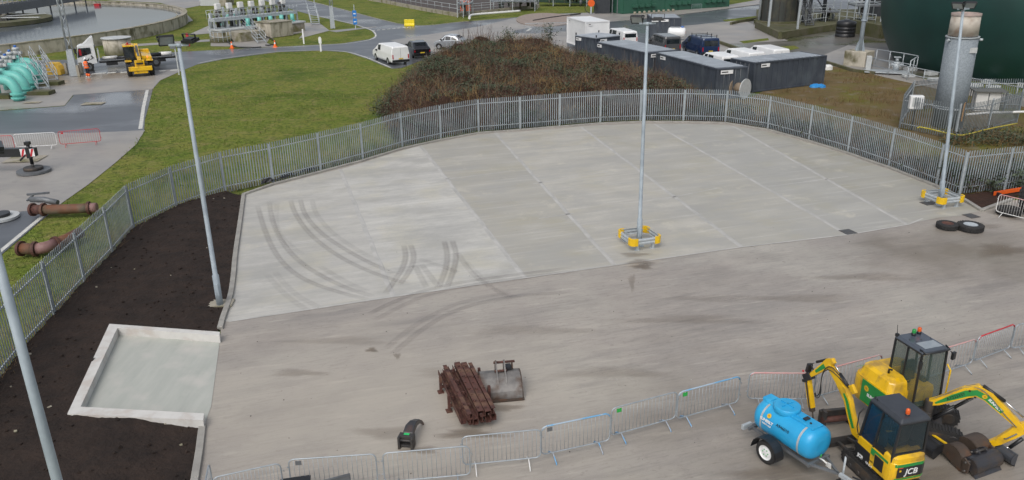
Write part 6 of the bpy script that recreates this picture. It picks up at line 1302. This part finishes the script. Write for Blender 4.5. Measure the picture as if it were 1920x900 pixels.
# red ground pipes by the fence
def gpipe(label,pts,r,segs):
    v=[P(x,y,z) for x,y,z in pts]; b0=v[0].copy(); b0.z=0; o=thing('drain_pipe',label,'pipe',b0); v=[p-b0 for p in v]
    for (i,j,m) in segs: MB().tube(v[i:j+1],r,18).build('pipe_section',m,o)
    for i in range(len(v)):
        if i in (0,) or any(i==s_[0] for s_ in segs): 
            d=(v[min(i+1,len(v)-1)]-v[max(i-1,0)]).normalized(); MB().cyl(v[i]-d*.06,v[i]+d*.06,r+.09,n=20,sm=False).build('flange',m_rust,o)
    return o
gpipe('long rusty red pipe lying from the tarmac edge across the grass to the fence',[(62,393,.4),(82,393,.42),(118,392,.42),(150,391,.42),(167,390,.42),(182,389,.42)],.25,[(0,1,m_rust),(1,4,m_rustp),(4,5,m_pinkp)])
gpipe('curved rusty pipe with pink middle lying on the grass against the fence',[(40,466,.36),(66,467,.36),(85,464,.36),(105,457,.36),(125,449,.36),(150,436,.4)],.26,[(0,1,m_rustp),(1,3,m_pinkp),(3,5,m_rustp)])
c=P(78,383,.6); tag(MB().tube([(-.6,.2,.3),(.2,0,.35),(.9,-.1,.2)],.16,8).bar((-.9,.4,.5),(.1,.7,.5),.1).bar((-.7,0,.3),(-.6,.6,.5),.08).build('pipe_clamp',m_grey,loc=(c.x,c.y,.5)),'grey steel clamp lying on the end of the long rusty pipe','pipe clamp')
# crane outrigger
a=P(64,322); o=thing('crane_outrigger','black crane outrigger beam with red and white stripes and a round foot pad','outrigger',(a.x,a.y,0),R(182))
MB().bb(-.4,7.5,-.18,.18,1.0,1.5).build('beam',m_blk,o); mb=MB(); 
for k in range(3): mb.loft([[(-.20+k*.26,yy,1.02),(-.08+k*.26,yy,1.02),(-.24+k*.26,yy,1.48),(-.38+k*.26,yy,1.48)] for yy in (.181,.188)])
MB().bb(-.39,.45,.180,.184,1.01,1.49).build('white_board',m_wht,o); mb.build('red_stripes',m_red,o)
MB().cyl((0,0,.5),(0,0,1.7),.10,n=12).bb(-.14,.14,-.14,.14,1.7,1.9).bb(-.12,.12,-.2,.2,.9,1.55).build('jack',m_blk,o); MB().cyl((0,0,.28),(0,0,.9),.08,n=10).build('jack_ram',m_chr,o); MB().cyl((0,0,.14),(0,0,.32),.55,n=20).build('foot',m_dgrey,o,bevel=.04); MB().cyl((0,0,0),(0,0,.14),.95,n=28,sm=False).build('pad',m_grey,o); MB().bar((.1,.1,1.2),(.5,.3,.8),.1).build('handle',m_blk,o)
a=P(2,409); o=thing('outrigger_pad','round grey outrigger pad with a black foot at the left edge','outrigger pad',(a.x,a.y,0)); MB().cyl((0,0,0),(0,0,.12),.85,n=28,sm=False).build('pad',m_lgrey,o); MB().cyl((0,0,.12),(0,0,.28),.45,n=20).build('foot',m_blk,o)
# ================= pump compound (centre left, far) =================
def hrail(label,pts,h=1.1,z=0,name='handrail',mt=m_galv,group='galvanised handrails',closed=False,sp=2.0,r=.035,mids=(.55,)):
    o=thing(name,label,'handrail',(pts[0].x,pts[0].y,z),group=group); v=[Vector((p.x-pts[0].x,p.y-pts[0].y,0)) for p in pts]; 
    if closed: v=v+[v[0]]
    for zz in (h,)+tuple(mids): MB().tube([p+Vector((0,0,zz)) for p in v],r,6).build('rail',mt,o)
    for a_,b__ in zip(v,v[1:]):
        k=max(1,round((b__-a_).length/sp))
        for i in range(k): c=a_+(b__-a_)*i/k; MB().cyl(c,c+Vector((0,0,h)),r,n=6).build('upright',mt,o)
    MB().cyl(v[-1],v[-1]+Vector((0,0,h)),r,n=6).build('upright',mt,o); return o
struct('pump_apron',MB().sheet(PX([(395,80),(435,45),(598,42),(618,57),(560,72),(570,60),(505,72),(500,80),(520,88),(395,86)]),-.03).sheet(PX([(350,66),(395,62),(440,45),(395,46)]),-.031),m_apr2)
struct('verge_path',MB().sheet(PX([(240,83),(395,73),(395,77),(240,87)]),-.031).sheet(PX([(615,57),(705,49),(705,50.5),(630,60)]),-.031),m_apr2)
O=P(435,78); X=P(595,58)-O; LX=X.length; rzp=math.atan2(X.y,X.x)
def pl(name,label,cat,u,v,group=None): # local placement in pump compound
    q=O+Matrix.Rotation(rzp,3,'Z')@Vector((u,v,0)); return thing(name,label,cat,(q.x,q.y,0),rzp,group)
s_=LX/22
o=pl('pump_chamber','long low concrete pump chamber with a taller box in front','pump chamber',0,0); MB().bb(0,21*s_,2,5,0,1.25).build('chamber_wall',m_stain,o); MB().bb(-.2,21.2*s_,1.8,5.2,1.25,1.45).build('slab',m_lgrey,o)
MB().bb(8.4*s_,14*s_,-1.2,2.2,0,2.0).build('front_box',m_old,o); MB().bb(8.2*s_,14.2*s_,-1.3,2.3,2.0,2.12).build('front_box_lid',m_stain,o); MB().bb(.5*s_,6.5*s_,-1.6,1.9,0,1.2).build('left_plinth',m_whp if 0 else m_stain,o)
o=pl('pump_platform','raised grey steel walkway with railings over the pump chamber','platform',0,0)
MB().bb(0,21*s_,3.4,5.0,2.45,2.85).build('deck',m_galv,o)
for i in range(13): MB().cyl(((1.2+i*1.6)*s_,5.6,1.3),((1.2+i*1.6)*s_,5.6,3.4+.4*(i%3)),.2+.06*(i%2),n=8).bb((1.0+i*1.6)*s_,(1.5+i*1.6)*s_,5.3,5.8,2.9,3.5).build('valve_body',m_dgrey if i%2 else m_galv,o)
for y in (3.4,5.2):
    mb=MB()
    for z in (3.35,3.9): mb.cyl((0,y,z),(21*s_,y,z),.035,n=6)
    for i in range(22): mb.cyl((i*s_,y,2.7),(i*s_,y,3.9),.035,n=5)
    mb.build('handrail',m_galv,o)
for i in range(8): [MB().bb(i*3*s_-.1,i*3*s_+.1,y-.1,y+.1,1.4,2.55).build('leg',m_galv,o) for y in (3.6,4.8)]
for i in range(7):
    q=O+Matrix.Rotation(rzp,3,'Z')@Vector(((3+i*2.75)*s_,5.4,0)); e=thing('pump_actuator','white-headed pump actuator, number %s from the left on the platform'%('one two three four five six seven'.split()[i]),'actuator',(q.x,q.y,0),rzp,'pump actuators on the platform')
    MB().cyl((0,0,1.2),(0,0,3.9),.12,n=8).cyl((0,0,2.0),(0,0,3.0),.26,n=10).build('stem',m_grey,e); MB().bb(-.38,.38,-.3,.3,3.9,4.7).build('head',m_whp,e,bevel=.06); MB().bb(-.22,.22,-.35,-.3,3.4,3.8).build('control_box',m_dgrey,e)
for i in range(5):
    q=O+Matrix.Rotation(rzp,3,'Z')@Vector(((7.5+i*2.9)*s_,3.1,0)); e=thing('riser_pipe','turquoise riser pipe under the walkway, number %s from the left'%('one two three four five'.split()[i]),'pipe',(q.x,q.y,0),0,'turquoise risers under the walkway'); MB().cyl((0,0,1.4),(0,0,2.55),.3,n=14).build('pipe',m_turq,e); MB().cyl((0,0,1.45),(0,0,1.58),.42,n=14).build('flange',m_turq,e)
elbow('big turquoise pipe bend at the left end of the pump chamber',420,49,h=1.55,r=.40,reach=3.5,dirn=(1,.1),group=None); actuator('grey actuator standing on the big turquoise bend at the pump chamber',438,50,3.0,.8,cap=m_dgrey,group=None)
stair('galvanised stairs descending from the pump platform toward the road',(492,81),(452,62),.1,2.4,1.1); stair('steep galvanised ladder stair at the right end of the pump platform',(592,47),(585,41),.1,2.6,1.3)
hrail('galvanised guard rail ring round the manhole left of the pump compound',[P(415+20*math.cos(2*PI*k/14),78+5*math.sin(2*PI*k/14)) for k in range(14)],h=1.25,closed=True,sp=2,z=.3,mids=(.6,)); c=P(415,78); tag(MB().lathe([(.001,.35),(1.5,.35),(1.5,0)],n=24,sm=False).build('manhole_plinth',m_moss,loc=(c.x,c.y,0)),'round mossy plinth inside the guard rail ring','plinth')
hb=MB(); hb.tube(smooth(PX([(490,66),(505,70),(515,76),(517,82),(505,85),(498,84.5)],.15),2),.085,8); tag(hb.build('suction_hose',m_blk),'black hose looping on the concrete to the traffic cone','hose'); hb=MB(); hb.tube(smooth(PX([(425,76),(434,84),(446,89),(470,89.5),(490,88)],.15),2),.08,8); tag(hb.build('suction_hose',m_blk),'black hose lying along the grass by the left traffic cone','hose')
for (x0,y0,x1,l,h) in ((376,11,410,'white concrete block building top left of the pump compound',3.2),(412,11,424,'low concrete block beside the white one at the top',1.8)):
    a,b_=P(x0,y0),P(x1,y0); tag(MB().bb(0,(b_-a).length,0,5,0,h).bb(-.2,(b_-a).length+.2,-.2,5.2,h,h+.3).build('concrete_block',m_lgrey if h>2 else m_stain,loc=a),l,'concrete block')
c=P(330,8); struct('far_concrete',MB().sheet(PX([(200,0),(255,-6),(400,-2),(375,10),(345,16),(300,5)]),-.03),m_apr2)
# ================= lagoon, far handrails, pipework =================
lag=PX([(690,-18),(1010,-18),(1010,10),(860,27),(790,16),(720,3)],0); struct('lagoon',MB().sheet(lag,.1),m_sludge)
o=thing('lagoon_wall','low concrete wall along the front of the brown lagoon','low wall',P(690,0)); w0=P(690,0); v=[p-w0 for p in PX([(690,0),(720,5),(790,19),(858,31),(1010,14)])]
for a_,b__ in zip(v,v[1:]): MB().bar(a_+Vector((0,0,.25)),b__+Vector((0,0,.25)),.4,.7).build('wall_run',m_stain,o)
hrail('long galvanised handrail along the brown lagoon',PX([(690,-1),(720,4),(790,18),(858,30)]),h=1.3,z=.6,sp=3.0,r=.035,mids=(.65,)); hrail('galvanised handrail along the right part of the lagoon',PX([(858,30),(925,24),(1010,13)]),h=1.3,z=.6,sp=2.5,r=.035,mids=(.45,.9))
tag(MB().bar(P(930,-2,.3),P(1130,6,.3),.4,.5).build('lagoon_channel',mat('channel_green',(.02,.05,.035),rough=.6)),'dark green channel crossing the brown lagoon','channel')
for (pts,l,m) in (([(880,33),(888,27),(925,25),(955,22),(975,20)],'white horizontal pipe run in front of the lagoon',m_whp),([(862,32),(862,29)],'short white pipe standing at the lagoon corner',m_whp)):
    pass
tag(MB().tube(smooth(PX([(880,34),(881,29),(892,27),(925,24.5),(975,20.5)],.6),2),.2,10).build('white_pipe',m_whp),'white horizontal pipe run in front of the lagoon','pipe')
random.seed(21)
def skid(label,x0,x1,y,h,seed,dens=1.0,grp='grey pipework frames along the top of the site'):
    rnd=random.Random(seed); a,b_=P(x0,y),P(x1,y); L=(b_-a).length; o=thing('pipework_frame',label,'pipework',(a.x,a.y,0),math.atan2((b_-a).y,(b_-a).x),grp); k=max(2,int(L/3)); D=4
    for i in range(k+1):
        x=L*i/k
        MB().bb(x-.06,x+.06,-.06,.06,0,h).bb(x-.06,x+.06,D-.06,D+.06,0,h).bb(x-.05,x+.05,0,D,h*.55,h*.55+.15).build('upright',m_galv,o)
    MB().bb(0,L,0,D,h*.5,h*.5+.12).build('deck',m_grey,o)
    mb=MB()
    for z in (.3,.75,1.2): mb.cyl((0,-.1,h*.5+z),(L,-.1,h*.5+z),.035,n=6).cyl((0,D+.1,h*.5+z),(L,D+.1,h*.5+z),.035,n=6)
    mb.build('handrail',m_galv,o)
    for i in range(int(L*dens)):
        x=rnd.uniform(0,L);y_=rnd.uniform(.3,D-.3); z0=rnd.uniform(0,h*.4); z1=z0+rnd.uniform(.8,h*.6)
        MB().cyl((x,y_,z0),(x,y_,z1),rnd.uniform(.1,.3),n=8).build('vessel',rnd.choice((m_lgrey,m_galv,m_dgrey,m_grey)),o)
    for i in range(max(2,int(L*.35))):
        z=rnd.uniform(.3,h*.9);y_=rnd.uniform(0,D);x=rnd.uniform(0,L*.5); MB().cyl((x,y_,z),(x+L*.45,y_,z),rnd.uniform(.08,.18),n=8).build('pipe',rnd.choice((m_galv,m_lgrey,m_grey)),o)
    return o
skid('grey pump frame with vertical pipes at the lagoon corner',858,880,33,4.2,1,1.0); skid('jumble of grey pipework and valves left of the gravel island',920,1003,21,3.2,2,1.2); skid('grey pipework frame behind the gravel island',1006,1100,12,3.2,3,1.1); skid('grey platform frame beside the green plant building',1030,1135,3,4,4,1.0)
c=P(873,27); tag(MB().bb(-.9,.9,-.1,.1,.6,2.4).build('orange_sign',m_org,loc=c),'orange board on the railing at the lagoon corner','board')
c=P(1108,26); o=thing('hose_reel','orange hose reel on a post with a looping black hose','hose reel',c); o.scale=(.62,)*3; MB().cyl((0,-.25,3.0),(0,.25,3.0),1.0,n=20,sm=False).build('reel',m_org,o); MB().bb(-.2,.2,-.2,.2,0,2.5).build('post',m_galv,o); MB().tube([(1.8*math.cos(2*PI*k/16),0,1.8+1.6*math.sin(2*PI*k/16)) for k in range(16)],.1,6,closed=True,cap=False).build('hose',m_blk,o)
tag(MB().tube(smooth(PX([(1000,38.5),(1030,33),(1088,25.5)],.15),2),.13,6).build('ground_hose',m_dgrey),'dark hose lying across the gravel island','hose')
c=P(1130,25); o=thing('black_panel_tower','black steel tower with ladder left of the green building','steel tower',c); MB().bb(-1.3,1.3,0,3,0,7).build('panel',m_bsteel,o); MB().bb(1.6,1.75,-.2,0,0,7).bb(2.5,2.65,-.2,0,0,7).bb(1.6,2.65,-.2,0,3,3.2).bb(1.6,2.65,-.2,0,5,5.2).build('ladder',m_grey,o)
# green plant building
a,b_=P(1168,26),P(1366,12); o=thing('plant_building','long low dark green clad plant building with louvres at the top of the photo','building',a,math.atan2((b_-a).y,(b_-a).x)); L=(b_-a).length
MB().bb(0,L,0,8,0,7).build('walls',m_green,o); MB().bb(-.3,L+.3,-.3,8.3,7,7.4).build('roof',m_grey,o)
e_=P(1140,20)-a; e_=Matrix.Rotation(-o.rotation_euler.z,3,'Z')@e_; MB().add([(0,-.01,0),(e_.x,e_.y,0),(e_.x,e_.y,7),(0,-.01,7),(0,8,0),(0,8,7)],[(0,1,2,3),(1,4,5,2),(3,2,5)]).build('side_wall',m_green,o)
for i in range(12):
    x=L*(.08+(i//4)*.34+(i%4)*.055); MB().ext([(x,.95),(x+.95,.95),(x+.95,1.5),(x,1.5)],-.5,0).build('louvre_hood',m_green,o,bevel=.03)
for i in range(9): MB().bb(L*i/8-.08,L*i/8+.08,-.05,0,0,7).build('wall_seam',mat('seam_green',(.02,.10,.06),rough=.6),o)
for x in (.03,.52): MB().bb(L*x-.6,L*x+.6,-.06,-.02,2.5,3.3).build('warning_sign',m_plate,o)
for i in range(9): tag(MB().bb(-.2,.2,-.2,.2,0,.4).build('low_post',m_stain,loc=P(1190+i*9,26.3-i*.64)),'short stub post at the foot of the green building','post','stub posts along the green building')
barr=None
# ================= right background =================
# big dark green gas holder
gc=Vector((56.5,83,0)); o=thing('gas_holder','enormous dark green domed gas holder filling the top right corner','gas holder',gc); RG=17.; zc=6.6; prof=[]
a0=-math.asin(min(1,zc/(RG*.80)))
for k in range(30): t=a0+(PI/2-a0)*k/29; prof.append((RG*math.cos(t),zc+RG*.80*math.sin(t)))
MB().lathe(prof,n=96).build('membrane',m_dgreen,o); arcring(MB(),RG*.72,RG*.86,-.05,.25,n=64).build('base_ring',m_stain,o)
for k in range(14): t=R(180+k*10); MB().bb(-.5,.5,-.4,.4,0,.3).build('ballast_block',m_lgrey,o,loc=(RG*.95*math.cos(t),RG*.95*math.sin(t),0),rz=t)
# walkway with handrails in front of the gas holder
wp=PX([(1632,132),(1700,150),(1762,163),(1850,180),(1960,204),(2100,236)]); w0=wp[0]
struct('holder_path',MB().sheet([*PX([(1640,128),(1700,141),(1800,160),(1960,190),(2150,225),(2150,245),(1960,208),(1762,167),(1640,140)])],-.025),m_apr2)
hrail('galvanised handrail curving along the path in front of the gas holder',wp,h=1.25,sp=2.6,r=.04)
hrail('short galvanised handrail round the valve platform beside the lamp plinth',PX([(1640,126),(1690,134),(1716,140),(1702,150)]),h=1.5,sp=1.6,r=.045,z=.3)
c=P(1662,137); o=thing('valve_platform','low grey valve platform beside the path to the gas holder','valve platform',c,R(-20)); o.scale=(.8,.8,.7); MB().bb(-2.6,2.6,-1.1,1.1,.15,.3).build('deck',m_galv,o); MB().bb(-2.5,-1.9,-.2,.4,.3,2.3).build('cabinet',m_lgrey,o,bevel=.04); MB().cyl((1.0,.2,.3),(1.0,.2,1.6),.35,n=12).cyl((.4,.2,1.2),(1.8,.2,1.2),.2,n=10).cyl((1.0,.2,1.6),(1.0,.2,2.2),.2,n=8).bb(.6,1.4,-.1,.5,2.2,2.3).build('valve',m_galv,o)
for (x,y,l) in ((1703,145,'pale concrete block right of the valve platform'),(1752,152,'low pale slab left of the chimney stack on the holder path'),(1828,163,'pale round cover right of the chimney stack'),(1862,166,'second pale round cover right of the chimney stack')):
    c=P(x,y); tag(MB().bb(-.55,.55,-.35,.35,0,.3).build('cover_block',m_lgrey,loc=c,bevel=.08),l,'cover')
# lamp column on plinth
a,b_,c_=P(1596,122),P(1620,126),P(1652,118); o=thing('column_plinth','square mossy concrete plinth carrying the tall lamp column','plinth',b_,math.atan2((c_-b_).y,(c_-b_).x)); MB().bb(0,2.1,0,2.3,-.05,1.5).build('plinth',m_old,o,bevel=.06)
q=b_+Matrix.Rotation(o.rotation_euler.z,3,'Z')@Vector((1.0,1.15,1.5)); o=thing('plant_lamp_column','tall grey steel lamp column bolted on the concrete plinth','lamp post',q); MB().tube([(0,0,0),(0,0,4),(0,0,14)],[.24,.2,.14],12).build('pole',m_pole,o); MB().cyl((0,0,3.0),(0,0,3.15),.3,n=12).build('collar',m_pole,o)
for k in range(4): t=k*PI/2+.5; MB().add([(.1*math.cos(t),.1*math.sin(t),0),(.62*math.cos(t),.62*math.sin(t),0),(.2*math.cos(t),.2*math.sin(t),1.3)]+[(.1*math.cos(t)-.03*math.sin(t),.1*math.sin(t)+.03*math.cos(t),0),(.62*math.cos(t)-.03*math.sin(t),.62*math.sin(t)+.03*math.cos(t),0),(.2*math.cos(t)-.03*math.sin(t),.2*math.sin(t)+.03*math.cos(t),1.3)],[(0,1,2),(3,5,4),(0,3,4,1),(1,4,5,2),(2,5,3,0)]).build('gusset',m_pole,o)
# chimney stack in its compound
c=P(1775,236); tp=P(1812,24,10.4); o=thing('flue_stack','wide round galvanised flue stack with a cream top, leaning slightly, inside a palisade pen','flue stack',c); d=Vector((0,0,10.3)); dd=tp-c
def solve_h(x,y,c):
    best=None
    for i in range(40,240):
        z=i*.05
        q=Vector((c.x,c.y,z))-Vector((0,0,H)); yy=450-F*q.dot(up)/q.dot(fw)
        if best is None or abs(yy-y)<best[0]: best=(abs(yy-y),z)
    return best[1]
hz=solve_h(0,26,c); t_=P(1812,26,hz)-c; lx=Vector((t_.x*.5,0,0))
f=lambda z:Vector((lx.x*z/hz,0,z))
R1=1.02
MB().cyl(f(0),f(hz*.80),R1,n=36).build('duct',mat('spangled_galvanised',(.25,.285,.31),(.19,.22,.245),scale=9,rough=.75,metal=.1,lo=.42,hi=.58),o)
for z in (.17,.80): MB().cyl(f(hz*z),f(hz*z+.07),R1+.06,n=36,sm=False).build('joint_band',m_galv,o)
MB().cyl(f(hz*.815),f(hz*.985),R1*.93,R1*.90,n=36).build('cream_top',mat('cream_stack',(.50,.46,.40),(.40,.36,.31),scale=2,rough=.7,c3=(.28,.2,.15),s3=1.2),o); MB().lathe([(R1*.93,0),(R1*.93,.16),(R1*.80,.18),(R1*.8,-.5)],c=tuple(f(hz*.985)),n=36).build('rim',mat('pinkish_rim',(.36,.27,.24),(.25,.22,.2),rough=.7),o)
MB().box(f(hz*.70)+Vector((.35,-R1*.98,0)),(.5,.06,.36)).build('rating_plate',m_lgrey,o)
for s in (-1,1): MB().cyl(f(hz*.78)+Vector((s*R1,-.3,0)),f(hz*.78)+Vector((s*(R1+.2),-.4,0)),.09,n=10).build('lifting_lug',m_galv,o)
pen=PX([(1688,246),(1703,212),(1745,200),(1830,196),(1907,202)]); 
pp=PX([(1686,240),(1790,262),(1850,250),(1905,232),(1912,205),(1752,203),(1705,210),(1686,240)])
palisade('palisade_fence','small dark grey palisade pen round the foot of the flue stack',pp,2.4,2.45,mat('palisade_weathered',(.21,.24,.26),(.15,.175,.19),scale=1.5,rough=.6,metal=.3),spacing=.16,inner=-1)
# yellow pipe on the pen, white meter box, kiosk
yp=PX([(1718,238),(1722,236),(1788,252),(1805,252),(1850,240),(1904,230)],.5); yb=yp[0].copy(); yb.z=0
MB_=MB().tube(smooth([p-yb+Vector((0,-.22,0)) for p in yp],1),.045,8); e=MB_.build('yellow_pipe',mat('faded_yellow_pipe',(.5,.42,.06),(.4,.34,.05),rough=.6),loc=yb); tag(e,'bent yellow gas pipe fixed along the pen palisade','gas pipe')
c=P(1708,243); o=thing('meter_box','white electrical box on a post in front of the pen fence','electrical box',c,R(-8)); MB().bb(-.45,.45,-.25,.2,1.5,2.45).build('box',m_wht,o,bevel=.05); MB().bb(-.3,.15,-.262,-.25,1.7,2.3).build('window',m_lgrey,o); MB().bb(-.05,.05,-.05,.05,0,1.5).build('post',m_blk,o)
c=P(1796,262); tag(MB().bb(-.28,.28,-.03,.03,1.3,2.5).build('board',m_cardb,loc=c,rz=R(55)),'brown timber board fixed on the pen fence behind the lamp column','board')
a,b_=P(1822,222),P(1876,224); o=thing('plant_kiosk','small white kiosk with a flat grey roof inside the pen','kiosk',P(1826,208),R(-12)); o.scale=(.72,)*3; MB().bb(0,2.4,0,1.4,0,2.1).build('walls',m_whp,o); MB().bb(-.35,2.9,-.35,1.8,2.1,2.22).build('roof',mat('felt_roof',(.14,.145,.14),(.11,.115,.11),rough=.8),o); MB().bb(1.15,1.25,-.02,0,.2,2.0).bb(0,2.4,-.02,0,.1,.2).build('door_seam',m_grey,o); MB().bb(-.3,-.2,-.3,-.2,0,2.1).bb(2.75,2.85,-.3,-.2,0,2.1).build('roof_post',m_grey,o)
c=P(1850,240); tag(MB().tube([(-1.5,.4,.9),(0,.4,1.0),(2.6,.6,1.0),(4.5,.8,1.0)],.09,8).build('white_pipe',m_whp,loc=c),'white horizontal pipe inside the pen leading out to the right','pipe')
# dark digester tank, steel frames, bund
c=P(1466,46); o=thing('digester_tank','dark clad cylindrical tank with an outside stair at the top of the photo','storage tank',(c.x,c.y+2,0)); MB().cyl((0,0,0),(0,0,12),2.9,n=40,sm=False).build('shell',mat('dark_cladding',(.045,.05,.045),(.03,.034,.03),scale=.8,stretch=(1,1,.2),rough=.6,c3=(.08,.075,.05),s3=.5),o); MB().cyl((-3.1,-.4,0),(-3.1,-.4,12),.2,n=10).build('downpipe',m_galv,o)
m=MB()
for k in range(20): t=2*PI*k/20; m.bb(-.04,.04,-.04,.04,0,1); m.v[-8:]=[(v[0]+2.92*math.cos(t),v[1]+2.92*math.sin(t),v[2]*12) for v in m.v[-8:]]
m.build('cladding_rib',m_dgrey,o); MB().cyl((0,0,0),(0,0,.5),3.6,n=40,sm=False).build('footing',m_moss,o)
bd=PX([(1418,52),(1462,73),(1575,55)],0); o=thing('bund_wall','low mossy bund wall in front of the dark tank','low wall',bd[0]); v=[p-bd[0] for p in bd]
for a_,b__ in zip(v,v[1:]): MB().bar(a_+Vector((0,0,.45)),b__+Vector((0,0,.45)),.5,.9).build('wall_run',m_moss,o)
bd=PX([(1595,60),(1650,72),(1690,70)],0); o=thing('bund_wall','low mossy bund wall right of the black water tank','low wall',bd[0]); v=[p-bd[0] for p in bd]
for a_,b__ in zip(v,v[1:]): MB().bar(a_+Vector((0,0,.8)),b__+Vector((0,0,.8)),.6,1.8).build('wall_run',m_moss,o)
struct('bund_floor',MB().sheet(PX([(1418,50),(1462,71),(1575,53),(1600,58),(1690,68),(1690,20),(1418,20)]),.25),m_moss)
c=P(1584,68); o=thing('water_butt_tank','squat ribbed black plastic tank beside the bund wall','plastic tank',c); o.scale=(.72,)*3; MB().lathe([(1.75,0),(1.75,.5),(1.68,.55),(1.75,.6),(1.75,1.1),(1.68,1.15),(1.75,1.2),(1.75,1.7),(1.68,1.75),(1.75,1.8),(1.75,2.6),(1.6,2.75),(.6,3.0),(.001,3.05)],n=36).build('tank_body',m_blk,o); MB().cyl((0,0,3.0),(0,0,3.15),.5,n=16).build('lid',m_grey,o)
stair('dark outside stair coming down the side of the dark tank',(1518,52),(1486,44),.3,6.2,1.2,mt=m_grey)
c=P(1475,62); o=thing('stair_landing','grey stair landing on legs in front of the dark tank','platform',c,R(-5)); MB().bb(-3,1.8,-1,1,5.9,6.3).build('deck',m_galv,o); 
for x in (-2.6,1.4): MB().bb(x-.14,x+.14,-.14,.14,0,5.9).build('leg',m_galv,o)
mb=MB()
for z in (7,7.6): mb.cyl((-3,-1,z),(1.8,-1,z),.05,n=6)
for i in range(6): mb.cyl((-3+i*.96,-1,6.2),(-3+i*.96,-1,7.6),.05,n=6)
mb.build('handrail',m_galv,o)
fl_=[(1504,45),(1515,47),(1542,43)]
for i,(x,y) in enumerate(fl_):
    c=P(x,y); tag(MB().bb(-.28,.28,-.05,.05,0,12).bb(-.05,.05,-.28,.28,0,12).bb(-.35,.35,-.35,.35,0,.2).build('steel_column',m_bsteel,loc=(c.x,c.y,.2)),['dark steel column nearest the dark tank','dark steel column with braces, middle of three','dark steel column furthest right of the three'][i],'steel column','dark steel columns of the pipe bridge')
a,b_=P(1504,45),P(1672,52); g=thing('pipe_bridge','dark horizontal pipe bridge beams running right to the gas holder','pipe bridge',a)
for z,w_ in ((6.6,.3),(5.2,.2)): MB().bar(Vector((0,0,z)),b_-a+Vector((0,0,z*.72)),w_).build('beam',m_bsteel,g)
MB().bar((0,0,2.0),(P(1542,43)-a)+Vector((0,0,6)),.12).bar((0,0,6),(P(1542,43)-a)+Vector((0,0,2.0)),.12).build('brace',m_bsteel,g)
skid('cluster of pumps and rails under the pipe bridge',1522,1572,44,3.2,6,1.2); skid('grey stair frames right of the black plastic tank',1600,1650,44,5,7,.7)
hrail('galvanised handrail along the bund above the black tank',PX([(1500,50),(1570,40),(1640,48)]),h=1.3,z=.3,sp=2,r=.04); 
c=P(1655,30); o=thing('dark_silo','dark square-shouldered silo between the frames and the gas holder','silo',c); MB().cyl((0,0,0),(0,0,11),4.0,n=28,sm=False).build('shell',m_bsteel,o); MB().bb(-4.4,-4.1,-1,-.6,0,11).build('pipe',m_galv,o)
# far kerb edges, patches along the right concrete
kerbline('lane_kerb',PX([(1370,46),(1386,42),(1442,33)]),.3,.35,mt=m_moss,step=4); kerbline('step_edge',PX([(1346,80),(1394,97),(1440,106)]),.35,.3,mt=m_moss,step=4); kerbline('slab_step',PX([(1548,118),(1600,134),(1640,139)]),.3,.25,mt=m_moss,step=4)
# far weldmesh barrier near the shrub
a,b_,L_=seg((985,72),(1062,70)); o=thing('mesh_fence_panel','grey mesh fence panel standing beyond the mound by the shrub','fence panel',a,b_,group=None); mb=MB().tube([(-L_/2,0,0),(-L_/2,0,2),(L_/2,0,2),(L_/2,0,0)],.04,6)
for i in range(40): mb.cyl((-L_/2+L_*i/40,0,.2),(-L_/2+L_*i/40,0,2),.014,n=4)
mb.build('mesh_panel',m_galv,o)
b=barrier('grey crowd barrier leaning by the green plant building',(1297,8),(1316,7),m_bart,m_bart,m_bart,group=None)
